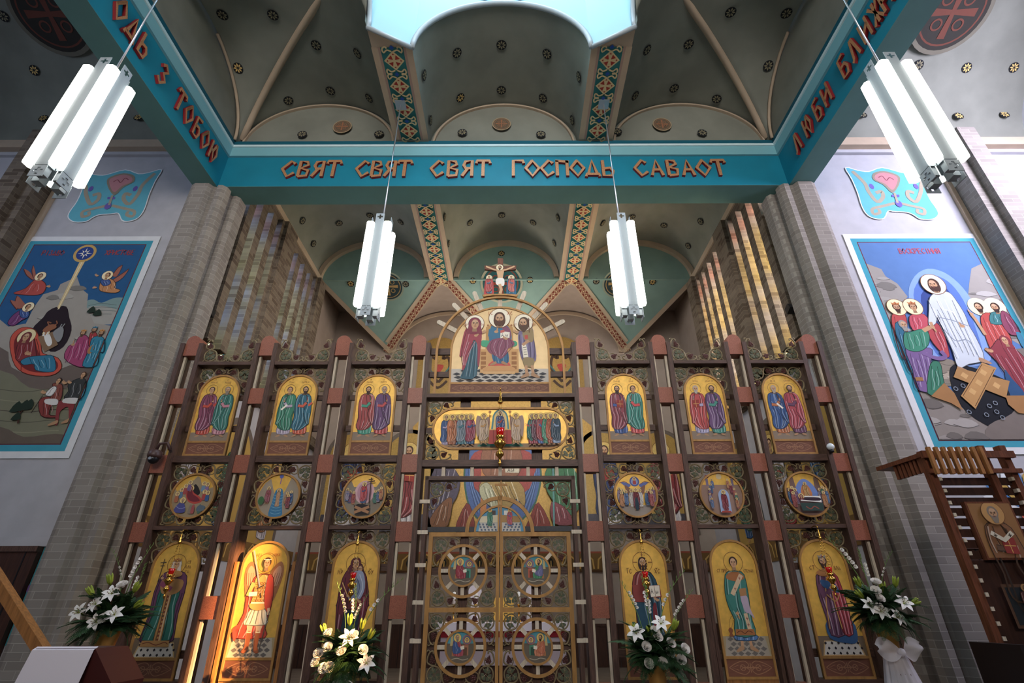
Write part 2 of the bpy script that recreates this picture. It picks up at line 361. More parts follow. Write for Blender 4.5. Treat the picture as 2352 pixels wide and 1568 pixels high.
def head(P, x, y, r, hair='4a2e20', beard=0, skin=SK, halo='gold', face=0, veil=None, crown=None, old=False, hm=0, hr=1.75, longhair=False):
    """y is the centre of the face, r half its height"""
    if halo == 'ring': P.oring(x, y+.1*r, hr*r, .10*r, '8a5a20')
    elif halo: P.ell(x, y+.1*r, hr*r*1.06, None, '7c4a1c', n=28); P.ell(x, y+.1*r, hr*r, None, halo if halo != 'gold' else 'e9cf86', hm, n=28)
    if veil: P.ell(x, y+.05*r, 1.12*r, 1.25*r, sh(veil, .6)); P.ell(x, y+.05*r, 1.05*r, 1.18*r, veil); P.poly([(x-1.0*r, y), (x+1.0*r, y), (x+1.35*r, y-1.9*r), (x-1.35*r, y-1.9*r)], veil)
    else:
        if longhair: P.ell(x, y-.3*r, .95*r, 1.25*r, hair)
        P.ell(x-.08*face*r, y+.22*r, .88*r, .98*r, hair)
    P.poly([(x-.32*r, y-.6*r), (x+.32*r, y-.6*r), (x+.42*r, y-1.5*r), (x-.42*r, y-1.5*r)], sh(skin, .8))
    P.ell(x+.06*face*r, y-.02*r, .64*r, .92*r, skin, n=20)
    P.ell(x+.06*face*r, y+.5*r, .5*r, .3*r, sh(skin, 1.15), n=14)
    if beard:
        P.smooth([(x-.62*r, y-.1*r), (x-.35*r, y-.35*r), (x+.06*face*r, y-.30*r), (x+.40*r, y-.35*r), (x+.66*r, y-.1*r), (x+.45*r, y-(.9+.25*beard)*r), (x+.03*r, y-(1.05+.45*beard)*r), (x-.42*r, y-(.9+.25*beard)*r)], hair)
    e = x+.10*face*r
    for sx in (-1, 1):
        P.line([(e+sx*.14*r, y+.24*r), (e+sx*.44*r, y+.26*r)], .10*r, sh(skin, .35)); P.ell(e+sx*.28*r, y+.08*r, .13*r, .07*r, '2a1a14', n=8)
    P.line([(e, y+.18*r), (e+.05*face*r, y-.22*r), (e-.1*r, y-.24*r)], .08*r, sh(skin, .6)); P.line([(e-.18*r, y-.45*r), (e+.18*r, y-.45*r)], .10*r, '8a3c30')
    if crown:
        P.poly([(x-.75*r, y+.6*r), (x+.75*r, y+.6*r), (x+.9*r, y+1.35*r), (x+.45*r, y+1.1*r), (x, y+1.5*r), (x-.45*r, y+1.1*r), (x-.9*r, y+1.35*r)], crown)
        P.line([(x-.75*r, y+.75*r), (x+.75*r, y+.75*r)], .12*r, sh(crown, .5)); P.ell(x, y+1.0*r, .13*r, None, '8a1c1c', n=10)
def hand(P, x, y, s, dx=1, dy=0., col=SK):
    P.ell(x, y, .5*s, .36*s, col, n=10)
    for k in (-.3, -.1, .1, .3): P.line([(x, y+k*s*.5), (x+dx*s*(1.05-abs(k)), y+k*s*1.2+dy*s)], .17*s, col)
    P.line([(x, y+.1*s), (x+dx*.45*s, y+.62*s)], .17*s, sh(col, .9))
def foot(P, x, y, s, dx=1, col=SK): P.smooth([(x-.3*s*dx, y+.5*s), (x+.2*s*dx, y+.4*s), (x+1.1*s*dx, y-.25*s), (x+.9*s*dx, y-.5*s), (x-.35*s*dx, y-.1*s)], sh(col, .9), k=2)
def saint(P, x, y, h, inner, mantle, hair='4a2e20', beard=0, face=0, seed=1, item=None, mirror=1, hem=.13, halo='ring', skin=SK, feet=True, mant=True, sc=1.):
    """standing draped figure, h from soles to crown"""
    mx = mirror; X = lambda u: x+mx*u*h
    if feet:
        for s_ in (-1, 1): P.line([(x+s_*.045*h, y+.10*h), (x+s_*.06*h, y+.02*h)], .028*h, sh(skin, .85)); foot(P, x+s_*.06*h, y+.015*h, .055*h, s_, skin)
    pr = [(.845, -.04, .04), (.80, -.10, .10), (.62, -.115, .115), (.40, -.10, .105), (.20, -.105, .12), (.055, -.10, .125)]
    robe(P, x, y, h, pr, inner, seed, 8)
    if mant:
        pr = [(.835, -.055, .01), (.80, -.125, .03), (.66, -.155, .06), (.50, -.15, .125), (.36, -.135, .15), (.22, -.155, .13), (hem, -.12, .03)]
        if mx < 0: pr = [(a, -c, -b) for a, b, c in pr]
        robe(P, x, y, h, pr, mantle, seed+1, 9)
        pr = [(.83, .015, .055), (.78, .06, .12), (.62, .075, .15), (.45, .03, .165), (.33, .07, .155), (.24, .12, .16)]
        if mx < 0: pr = [(a, -c, -b) for a, b, c in pr]
        robe(P, x, y, h, pr, mantle, seed+2, 4)
    # forearm across the chest
    P.line([(X(-.10), y+.60*h), (X(.0), y+.585*h), (X(.055), y+.66*h)], .062*h, sh(inner, .62)); P.line([(X(-.10), y+.60*h), (X(.0), y+.59*h), (X(.055), y+.66*h)], .046*h, inner)
    hand(P, X(.07), y+.69*h, .035*h, mx*.3, .9, skin)
    if item == 'scroll': P.line([(X(.0), y+.62*h), (X(.10), y+.52*h)], .035*h, 'efe6d6')
    if item == 'book': P.poly([(X(-.03), y+.70*h), (X(.10), y+.69*h), (X(.10), y+.54*h), (X(-.03), y+.55*h)], '9a2a24'); P.line([(X(.035), y+.69*h), (X(.035), y+.55*h)], .008*h, 'd8a048'); P.line([(X(-.02), y+.62*h), (X(.09), y+.615*h)], .008*h, 'd8a048')
    if item == 'out': P.line([(X(.10), y+.60*h), (X(.17), y+.66*h)], .045*h, inner); hand(P, X(.19), y+.68*h, .035*h, mx, .4, skin)
    head(P, x, y+.92*h, .062*h, hair, beard, skin, halo, face)
def petal8(P, x, y, r, c1='d8b05a', c2='1c1c20'):
    P.ell(x, y, r*1.08, None, c2, n=16)
    for k in range(8):
        a = k*pi/4; P.poly([(x+.18*r*cos(a), y+.18*r*sin(a)), (x+.62*r*cos(a-.3), y+.62*r*sin(a-.3)), (x+r*cos(a), y+r*sin(a)), (x+.62*r*cos(a+.3), y+.62*r*sin(a+.3))], c1)
# ================================================================== THE BUILDING
ZS = 11.13                                          # springing of all the vaults
SG = (-1, 1)
def bayA(x): return 1.5*sqrt(max(0, 1-((abs(x)-4.32)/1.83)**2))
def ceil_z(x, y):
    ax = abs(x)
    if ax <= 1.72: return ZS+1.5*sqrt(max(0, 1-(x/1.72)**2))
    if ax < 2.49: return ZS
    a = bayA(x)
    if y < 8.2:
        if ax >= 4.32: a = max(a, 1.5*sqrt(max(0, 1-((y-6.2)/1.82)**2)))
        if y < 5.35: a = max(a, 1.5*sqrt(max(0, 1-((y-3.4)/1.95)**2)))
    return ZS+a
def sheet(xs, ys, zf, mb, m=0):
    o = len(mb.v); vs = [(x, y, zf(x, y)) for y in ys for x in xs]; nx = len(xs)
    mb.add(vs, [(j*nx+i, (j+1)*nx+i, (j+1)*nx+i+1, j*nx+i+1) for j in range(len(ys)-1) for i in range(nx-1)], m, smooth=True)
fr = lambda a, b, n: [a+(b-a)*i/n for i in range(n+1)]
cosx = lambda c, h, n: [c-h*cos(pi*i/n) for i in range(n+1)]
mb = MB()
sheet(cosx(0, 1.72, 40), [5.9, 8.2, 13.5], ceil_z, mb)
for s in SG:
    xs = [s*x for x in cosx(4.32, 1.83, 44)]
    sheet(xs, fr(8.2, 13.5, 2), lambda x, y: ZS+bayA(x), mb)
    sheet(xs, fr(1.5, 8.18, 90), ceil_z, mb)
    # soffits of the ribs, canted at the lantern
    mb.add([(s*1.72, 5.9, ZS), (s*2.49, 5.5, ZS), (s*2.49, 13.75, ZS), (s*1.72, 13.75, ZS)], [(0, 1, 2, 3)], 2)
    # nave side of the lantern, out of sight above the camera
    mb.box(min(s*2.5, s*6.2), max(s*2.5, s*6.2), -11, 1.5, 12.7, 12.8, 0)
    # aisle ceilings
    sheet([s*6.66, s*9.5, s*12.5], [4.6+3.75*sin(pi/2*i/20) for i in range(21)], lambda x, y: 11.42+2.3*sqrt(max(0, 1-((y-4.6)/3.75)**2)), mb)
    mb.box(min(s*6.66, s*12.5), max(s*6.66, s*12.5), -11, 4.6, 13.72, 13.8, 0)
mb.box(-2.5, 2.5, -11, .9, 12.7, 12.8, 0)
# lunettes that close the front vaults above the beam
def lun(cx, hw, y, m, mb, h=1.5, z0=ZS-.1):
    n = 30; pts = [(cx-hw, z0)]+[(cx-hw*cos(pi*i/n), ZS+h*sin(pi*i/n)) for i in range(n+1)]+[(cx+hw, z0)]
    mb.prism(pts, y, y+.05, m)
lun(0, 1.72, 8.2, 0, mb)
for s in SG: lun(s*4.32, 1.83, 8.2, 0, mb)
ceiling = struct('ceiling', mb, [M_VAULT, M_CREAMP, M_CREAMP])
# teal folded end of the sanctuary ceiling: arch above, V-shaped sail below
VP_Y, VP_Z = 15.9, 9.65
mb = MB()
SAILS = [(0, -2.1, 2.1, 1.72, 0), (-4.15, -6.15, -2.1, 1.83, -4.32), (4.15, 2.1, 6.15, 1.83, 4.32)]
for ax, x0, x1, hw, cx in SAILS:
    lun(cx, hw, 13.5, 0, mb, 1.5, ZS-.02)
    mb.add([(x0, 13.6, ZS), (x1, 13.6, ZS), (ax, VP_Y, VP_Z)], [(0, 2, 1)], 0)
    mb.add([(x0, 13.6, ZS), (x1, 13.6, ZS), (x1, 13.5, ZS), (x0, 13.5, ZS)], [(0, 1, 2, 3)], 0)
struct('wall_sanctuary_arches', mb, [M_TEALP])
# small vaults behind the sails
mb = MB()
def cone(R, P0, P1, h, a0=0., a1=pi, n=16):
    cx = (P0+P1)/2; hw = (P1-P0)/2
    vs = [R]+[(cx-hw*cos(a0+(a1-a0)*i/n), VP_Y, VP_Z+h*sin(a0+(a1-a0)*i/n)) for i in range(n+1)]
    mb.add(vs, [(0, i+1, i+2) for i in range(n)], 0, smooth=True)
for s in SG:
    R = (s*2.1, 13.6, ZS)
    cone(R, *sorted((s*4.15, 0)), 1.75)
    R2 = (s*6.2, 13.5, ZS+.1)
    if s < 0: cone(R2, -8.25, -4.15, 1.75, pi/2, pi)
    else: cone(R2, 4.15, 8.25, 1.75, 0, pi/2)
struct('wall_vault_pockets', mb, [M_WALLB])
# mouldings: arches, sails, groins
mb = MB()
def arcb(cx, hw, y, w, d, mb, h=1.5, n=36, z0=ZS):
    vs = []; fs = []
    for i in range(n+1):
        a = pi*i/n
        for (k, yy) in ((1, y), (1-w/hw, y), (1-w/hw, y+d), (1, y+d)): vs.append((cx-hw*k*cos(a), yy, z0+(h-(hw-hw*k))*sin(a) if k < 1 else z0+h*sin(a)))
    for i in range(n):
        for q in range(4): fs.append((i*4+q, i*4+(q+1) % 4, i*4+4+(q+1) % 4, i*4+4+q))
    mb.add(vs, fs, 0)
arcb(0, 1.70, 13.36, .15, .15, mb); arcb(-4.32, 1.81, 13.36, .15, .15, mb); arcb(4.32, 1.81, 13.36, .15, .15, mb)
arcb(0, 1.66, 8.14, .045, .06, mb, 1.44); arcb(-4.32, 1.77, 8.14, .045, .06, mb, 1.44); arcb(4.32, 1.77, 8.14, .045, .06, mb, 1.44)
for s in SG:
    arcb(s*2.07, 2.0, 15.83, .12, .06, mb, 1.68, z0=VP_Z)
    mb.tube([(s*(6.13-t), 8.17-t, ZS+1.5*sqrt(max(0, 1-((6.13-t-4.32)/1.83)**2))-.02) for t in fr(0, 1.78, 14)]+[(s*(4.3-t), 6.35-t, ZS+1.47) for t in (.3, .8, 1.3)], .075, n=8)
    vs = [(s*6.14, 6.2-1.78*cos(pi*i/24), ZS+1.46*sin(pi*i/24)) for i in range(13, 25)]; mb.tube(vs, .035, n=6)
    # ceiling edge over the sanctuary windows
    mb.box(min(s*5.98, s*6.25), max(s*5.98, s*6.25), 8.5, 13.6, 10.98, ZS+.04)
struct('trim_1', mb, [M_CREAMP])
def strip3(a, b, w, off, mb, m, c=None, inward=None):
    """flat band along a->b lying on the sail, width w towards `inward`"""
    a, b, q = Vector(a), Vector(b), Vector(inward); t = (b-a).normalized(); n = (q-a); n = (n-t*n.dot(t)).normalized()
    nn = t.cross(n); nn = nn if nn.z < 0 else -nn
    vs = [a+nn*off, b+nn*off, b+n*w+nn*off, a+n*w+nn*off]; mb.add(vs, [(0, 1, 2, 3)], m, c or (.5, .5, .5)); return t, n, nn
mb = MB(); mo = MB()
def lattice(a, b, w, inward, mo, off):
    """narrow border of red crosses in cream diamonds"""
    a, b, q = Vector(a), Vector(b), Vector(inward); t = (b-a).normalized(); n = (q-a); n = (n-t*n.dot(t)).normalized(); nn = t.cross(n); nn = nn if nn.z < 0 else -nn
    L = (b-a).length; st = w*.62; k = int(L/st)
    put = lambda u, v, d: a+t*u+n*v+nn*(off+d)
    P = Paint(put, 0, .0006); P.poly([(0, 0), (L, 0), (L, w), (0, w)], 'b49a7e'); P.poly([(0, w*.14), (L, w*.14), (L, w*.86), (0, w*.86)], '7c3226')
    for i in range(k):
        c = (i+.5)*L/k; P.line([(c-st/2, w/2), (c, w*.16), (c+st/2, w/2), (c, w*.84), (c-st/2, w/2)], w*.07, 'd8c09a'); P.line([(c-st*.2, w/2), (c+st*.2, w/2)], w*.07, 'd8c09a'); P.line([(c, w*.34), (c, w*.66)], w*.07, 'd8c09a')
    mo.add(P.b.v, P.b.f, 0); mo.c[-len(P.b.f):] = P.b.c
for ax, x0, x1, hw, cx in SAILS:
    A = (ax, VP_Y, VP_Z); L_ = (x0, 13.6, ZS); R_ = (x1, 13.6, ZS)
    for e, o in ((L_, R_), (R_, L_)):
        inner = abs(e[0]) < 3
        if inner: lattice(e, A, .26, o, mo, .02)
        strip3((e if not inner else tuple(Vector(e)+(Vector(o)-Vector(e)).normalized()*.30)), (A if not inner else tuple(Vector(A)-(Vector(A)-Vector(o)).normalized()*0+Vector((0, -.38, .24)))), .16 if not inner else .10, .025, mb, 0, None, o)
struct('trim_2', mb, [M_CREAMP])
struct('trim_3', mo, [M_MURAL])
# painted bands on the rib soffits
for bi, s in enumerate(SG):
    for (ya, yb) in ((5.85, 8.0), (8.5, 13.7)):
        P = Paint(lambda u, v, d, s=s: (s*2.11+u, v, ZS-.004-d), 0, .0008)
        P.poly([(-.39, ya), (.39, ya), (.39, yb), (-.39, yb)], 'c2a88c'); P.poly([(-.27, ya), (.27, ya), (.27, yb), (-.27, yb)], 'b08f80'); P.poly([(-.22, ya), (.22, ya), (.22, yb), (-.22, yb)], '1f7472')
        n = max(1, round((yb-ya)/.5)); st = (yb-ya)/n
        for i in range(n):
            c = ya+(i+.5)*st
            P.poly([(-.20, c), (0, c-.2), (.20, c), (0, c+.2)], 'd9c08a'); 
            for k in range(4):
                an = pi/4+k*pi/2; q = lambda r, b: (r*cos(an+b), c+r*sin(an+b))
                P.poly([q(.03, 0), q(.125, -.42), q(.125, .42)], 'a52c20'); P.poly([(x_*.155, c+y_*.155) for x_, y_ in ((cos(k*pi/2), sin(k*pi/2)), (cos(k*pi/2+.2)*.8, sin(k*pi/2+.2)*.8), (cos(k*pi/2-.2)*.8, sin(k*pi/2-.2)*.8))], 'a52c20')
            for sx in SG:
                for sy in SG:
                    P.curve([(sx*.02, c+sy*.19), (sx*.10, c+sy*.22), (sx*.17, c+sy*.17), (sx*.19, c+sy*.24), (sx*.13, c+sy*.285), (sx*.10, c+sy*.25)], .03, 'd9c08a')
            P.poly([(-.05, c-st/2), (0, c-st/2-.05), (.05, c-st/2), (0, c-st/2+.05)], '1b4fa0')
        struct('trim_%d' % (4+bi*2+(ya > 8)), P.b, [M_MURAL])
# ---- painted stars and medallions of the vaults
def hit(px, py):
    d = Vector(ray(px, py)); o = Vector(CAM); lo = None
    for i in range(900):
        t = 4+i*.02; p = o+d*t; g = ceil_z(p.x, p.y) if abs(p.x) < 6.15 else 11.42+2.3*sqrt(max(0, 1-(max(0, p.y-4.6)/3.75)**2))
        if p.y > 13.5 and abs(p.x) < 6.2: break
        if p.y > 8.15 and p.z > ZS and not p.y > 8.5 and py < 330: return o+d*((8.17-CAM[1])/d.y), Vector((0, -1, 0))
        if p.z >= g:
            e = .03; f = (lambda x, y: ceil_z(x, y)) if abs(p.x) < 6.15 else (lambda x, y: 11.42+2.3*sqrt(max(0, 1-(max(0, y-4.6)/3.75)**2)))
            n = Vector(((f(p.x+e, p.y)-f(p.x-e, p.y))/(2*e), (f(p.x, p.y+e)-f(p.x, p.y-e))/(2*e), -1)).normalized(); return p, n
    z = o+d*((13.5-CAM[1])/d.y)
    if z.z > ZS: return z, Vector((0, -1, 0))
    # on a sail
    for ax, x0, x1, hw, cx in SAILS:
        a, b, c = Vector((x0, 13.6, ZS)), Vector((x1, 13.6, ZS)), Vector((ax, VP_Y, VP_Z)); n = (b-a).cross(c-a).normalized(); n = n if n.y < 0 else -n
        t = (a-o).dot(n)/d.dot(n); p = o+d*t
        if x0-.1 < p.x < x1+.1: return p, n
    return z, Vector((0, -1, 0))
def onsurf(px, py, draw, mb, lift=.035):
    p, n = hit(px, py); up = Vector((0, 0, 1)) if abs(n.z) < .9 else Vector((0, 1, 0)); r = up.cross(-n).normalized()*-1; u = r.cross(n).normalized()
    if r.x < 0: r = -r
    if u.z < 0 or (abs(u.z) < .05 and u.y < 0): u = -u
    P = Paint(lambda a, b, d: p+r*a+u*b+n*(lift+d), 0, .001); draw(P); mb.add(P.b.v, P.b.f, 0); mb.c[-len(P.b.f):] = P.b.c
stars = [(1052, 119), (1156, 101), (1262, 123), (975, 171), (1336, 177), (1059, 222), (1155, 205), (1252, 224), (989, 275), (1320, 276), (1065, 306), (1245, 311),
 (731, 99), (827, 119), (632, 29), (516, 28), (552, 152), (665, 226), (763, 204), (853, 222), (874, 308), (698, 308), (387, 32), (1585, 102), (1488, 115), (1682, 29), (1810, 32),
 (1767, 154), (1650, 228), (1551, 203), (1460, 220), (1615, 310), (1420, 306), (1080, 510), (1154, 493), (1227, 510), (1021, 497), (1285, 500), (1030, 558), (1276, 558), (852, 491), (923, 507), (780, 509), (720, 556), (695, 503),
 (1453, 498), (1527, 518), (1385, 512), (1612, 510), (1583, 566), (1153, 583), (1087, 643), (1218, 642), (807, 648), (933, 650), (1370, 646), (1499, 648), (878, 718), (1430, 720),
 (85, 155), (105, 268), (323, 267), (15, 30), (2222, 162), (2330, 162), (2308, 272), (2203, 275), (1982, 271), (2112, 155)]
gold_ones = {(552, 152), (1153, 583), (1087, 643), (1218, 642), (807, 648), (1499, 648), (85, 155), (105, 268), (323, 267), (1059, 222), (2222, 162), (2330, 162), (2308, 272), (2203, 275)}
mb = MB()
for q in stars: onsurf(q[0], q[1], lambda P, q=q: petal8(P, 0, 0, .105, 'e2bd6a' if q in gold_ones else '8c8468', '22242a'), mb)
def medal(r, ground, cross, rim):
    def f(P):
        P.ell(0, 0, r*1.12, None, rim, n=32); P.ell(0, 0, r, None, ground, n=32); P.oring(0, 0, r*.86, r*.05, cross)
        for k in range(4):
            a = k*pi/2; P.poly([(r*.06*cos(a+pi/2), r*.06*sin(a+pi/2)), (r*.7*cos(a+.16), r*.7*sin(a+.16)), (r*.7*cos(a-.16), r*.7*sin(a-.16)), (-r*.06*cos(a+pi/2), -r*.06*sin(a+pi/2))], cross)
            a += pi/4; P.oring(r*.45*cos(a), r*.45*sin(a), r*.14, r*.05, cross)
    return f
for q in ((1155, 287), (790, 291), (1523, 290)): onsurf(q[0], q[1], medal(.2, '6a5c4a', 'a06848', 'a89070'), mb)
for q in ((893, 655), (1420, 652)): onsurf(q[0], q[1], medal(.46, '2a3f46', 'b08c50', '8f9a86'), mb)
onsurf(1153, 650, medal(.62, '1d5a5e', '8a3a2c', 'a5a48c'), mb)
for q in ((132, 22), (2180, 30)): onsurf(q[0], q[1], medal(.75, '33302c', '6c3a2e', '6f6a5c'), mb, .2)
o = bpy.data.objects.new('star_pattern', mb.mesh('star_pattern', [M_MURAL])); COL.objects.link(o); o.parent = ceiling
# ---- lantern drum
mb = MB(); n = 30
ell = lambda hw, h, n=30: [(-hw*cos(pi*i/n), ZS+h*sin(pi*i/n)) for i in range(n+1)]
E_ = ell(1.72, 1.5)
mb.add([(x, 5.9, z) for x, z in E_]+[(x, 5.9, 15.5) for x, z in E_], [(i, i+1, n+2+i, n+1+i) for i in range(n)], 0)
for s in SG:
    mb.add([(s*1.72, 5.9, ZS), (s*2.49, 5.5, ZS), (s*2.49, 5.5, 15.5), (s*1.72, 5.9, 15.5)], [(0, 1, 2, 3)], 0)
    yy = [3.4-2.1*cos(pi*i/n) for i in range(n+1)]; zz = [ZS+1.5*sin(pi*i/n) for i in range(n+1)]
    mb.add([(s*2.49, y, z) for y, z in zip(yy, zz)]+[(s*2.49, y, 15.5) for y in yy], [(i, i+1, n+2+i, n+1+i) for i in range(n)], 0)
mb.add([(-2.49, 1.3, ZS+1.4), (2.49, 1.3, ZS+1.4), (2.49, 1.3, 15.5), (-2.49, 1.3, 15.5)], [(0, 1, 2, 3)], 0)
mb.tube([(x, 5.86, z) for x, z in E_], .055, 1, n=6)
for s in SG:
    mb.tube([(s*1.72, 5.86, ZS), (s*2.49, 5.47, ZS)], .045, 1, n=6)
    mb.tube([(s*2.47, 3.4+2.1*cos(pi*i/30), ZS+1.5*sin(pi*i/30)) for i in range(16)], .05, 1, n=6)
P = Paint(lambda u, v, d: (u, 5.88-d, v), 0, .002)
P.smooth([(-.62, 13.35), (-.62, 13.0), (-.35, 12.78), (0, 12.72), (.35, 12.78), (.62, 13.0), (.62, 13.35), (0, 13.6)], '5fb2d6')
P.curve([(-.45, 13.05), (-.3, 12.88), (-.15, 13.0), (0, 12.83), (.15, 13.0), (.3, 12.88), (.45, 13.05)], .035, 'd8dcc0'); P.curve([(-.5, 13.3), (-.2, 13.1), (0, 13.2), (.2, 13.1), (.5, 13.3)], .035, 'd8dcc0')
struct('wall_lantern', mb, [M_LANT, MATS['white_enamel']]); struct('trim_9', P.b, [M_MURAL])
# ---- ring beam with stepped cornice
mb = MB(); ZB = 9.67
mb.box(-6.65, 6.65, 8.0, 8.52, ZB+.004, 10.6, 0)
for s in SG:
    a, b = sorted((s*6.15, s*6.65)); mb.box(a, b, -11, 8.0, ZB+.004, 10.6, 0)
    a, b = sorted((s*6.10, s*6.65)); mb.box(a, b, -11, 7.95, 10.57, 10.83, 1)
    a, b = sorted((s*6.07, s*6.65)); mb.box(a, b, -11, 7.92, 10.83, 10.89, 2)
    a, b = sorted((s*6.17, s*6.65)); mb.box(a, b, -11, 8.05, 10.89, ZS+.02, 3)
    a, b = sorted((s*6.2, s*6.6)); mb.box(a, b, -11, 8.5, ZS, 13.7, 4)
    a, b = sorted((s*6.15, s*6.65)); mb.box(a, b, -11, 7.98, ZB-.002, ZB+.004, 5)
mb.box(-6.65, 6.65, 7.95, 8.52, 10.57, 10.83, 1); mb.box(-6.65, 6.65, 7.92, 8.52, 10.83, 10.89, 2); mb.box(-6.65, 6.65, 8.05, 8.5, 10.89, ZS+.02, 3)
mb.box(-6.65, 6.65, 7.98, 8.525, ZB-.002, ZB+.004, 5); mb.box(-6.65, 6.65, 8.25, 8.5, ZS, 13.0, 4)
struct('trim_10', mb, [M_TEAL, M_TEAL2, M_TEAL3, M_TEAL4, M_VAULT, M_SOFF])
# ---- corner piers of moulded brick
prof = [(6.66, 8.75), (6.66, 7.93), (6.56, 7.87), (6.27, 7.87), (6.21, 7.97), (6.15, 7.99), (6.10, 7.93), (6.0, 7.93), (5.93, 8.0), (5.91, 8.12), (5.98, 8.2), (5.96, 8.26), (5.86, 8.25), (5.80, 8.32), (5.80, 8.58), (6.0, 8.75)]
for s, nm in ((-1, 'left'), (1, 'right')):
    mb = MB(); mb.zprism([(s*x, y) for x, y in prof], 0, ZB-.003, 0); struct('wall_pier_'+nm, mb, [M_BRICK])
# ---- aisle end walls, outer walls, nave shell
for s, nm in ((-1, 'left'), (1, 'right')):
    mb = MB(); a, b = sorted((s*6.6, s*12.6)); mb.box(a, b, 8.3, 8.5, 0, 11.5, 0)
    struct('wall_aisle_'+nm, mb, [M_WALL])
    mb = MB(); a, b = sorted((s*6.66, s*12.5)); mb.box(a, b, 8.16, 8.3, 11.12, 11.36, 0); mb.box(a, b, 8.22, 8.3, 10.93, 11.0, 1)
    a, b = sorted((s*9.87, s*9.98)); mb.box(a, b, 8.24, 8.3, 2.6, 11.12, 0)
    struct('trim_%d' % (11 if s < 0 else 12), mb, [M_CREAMP, M_WALL])
    mb = MB(); a, b = sorted((s*10.0, s*10.8)); mb.box(a, b, 7.9, 8.29, 0, 11.2, 0); a, b = sorted((s*10.2, s*10.6)); mb.box(a, b, 7.75, 7.9, 0, 11.2, 0)
    struct('wall_pilaster_'+nm, mb, [M_BRICKD if s < 0 else M_BRICK])
mb = MB(); mb.box(-12.8, -12.6, -11, 8.5, 0, 13.9, 0); struct('wall_left', mb, [M_WALL])
mb = MB()
WY0, WY1, WZ0, WZ1 = -1.84, -1.38, 6.0, 8.05            # the one clear light the low sun comes through
mb.box(12.6, 12.8, -11, WY0, 0, 13.9); mb.box(12.6, 12.8, WY1, 9, 0, 13.9); mb.box(12.6, 12.8, WY0, WY1, 0, WZ0); mb.box(12.6, 12.8, WY0, WY1, WZ1, 13.9)
struct('wall_right', mb, [M_WALL])
mb = MB(); mb.box(-12.8, 12.8, -11.2, -11, 0, 13.9); struct('wall_back', mb, [M_WALL])
mb = MB(); mb.box(-13, 13, -11.2, 16.2, -.2, 0, 0); mb.box(-6.2, 6.2, 8.0, 15.9, 0, .3, 1); struct('floor', mb, [M_FLOOR, M_FLOOR])
# ---- sanctuary side walls with brick fins and slit windows
def glass_mat():
    m = bpy.data.materials.new('tinted_glass'); m.use_nodes = True; N = m.node_tree.nodes; L = m.node_tree.links; N.clear()
    out = N.new('ShaderNodeOutputMaterial'); g = N.new('ShaderNodeNewGeometry'); sx = N.new('ShaderNodeSeparateXYZ'); L.new(g.outputs['Position'], sx.inputs[0])
    mu = N.new('ShaderNodeMath'); mu.operation = 'MULTIPLY'; mu.inputs[1].default_value = 3.0; L.new(sx.outputs[2], mu.inputs[0])
    fl = N.new('ShaderNodeMath'); fl.operation = 'FLOOR'; L.new(mu.outputs[0], fl.inputs[0])
    ad = N.new('ShaderNodeMath'); ad.operation = 'MULTIPLY_ADD'; ad.inputs[1].default_value = 2.0; L.new(sx.outputs[1], ad.inputs[0]); L.new(fl.outputs[0], ad.inputs[2])
    wn_ = N.new('ShaderNodeTexWhiteNoise'); wn_.noise_dimensions = '1D'; L.new(fl.outputs[0], wn_.inputs['W'])
    r = N.new('ShaderNodeValToRGB'); r.color_ramp.interpolation = 'CONSTANT'; L.new(wn_.outputs['Value'], r.inputs[0])
    cs = [('f8f2dc', 0), ('eef2ff', .3), ('f8d8d8', .58), ('f6efc8', .68), ('dcecf6', .85)]
    while len(r.color_ramp.elements) < len(cs): r.color_ramp.elements.new(.5)
    for e, (c, p) in zip(r.color_ramp.elements, cs): e.position = p; e.color = (*lin(c), 1)
    t = N.new('ShaderNodeBsdfTransparent'); tr = N.new('ShaderNodeBsdfTranslucent'); mx = N.new('ShaderNodeMixShader'); mx.inputs[0].default_value = .55
    L.new(r.outputs[0], t.inputs[0]); L.new(r.outputs[0], tr.inputs[0]); L.new(t.outputs[0], mx.inputs[1]); L.new(tr.outputs[0], mx.inputs[2]); L.new(mx.outputs[0], out.inputs[0]); return m
M_GLASS = glass_mat()
mat('window_frame_teal', '1a6f86', rough=.5)
FINS = [(8.80, 9.04), (9.30, 9.54), (9.80, 10.04)], [(11.45, 11.69), (11.95, 12.19), (12.42, 12.64)]
ZW0, ZW1 = 6.42, 10.6; wi = 1
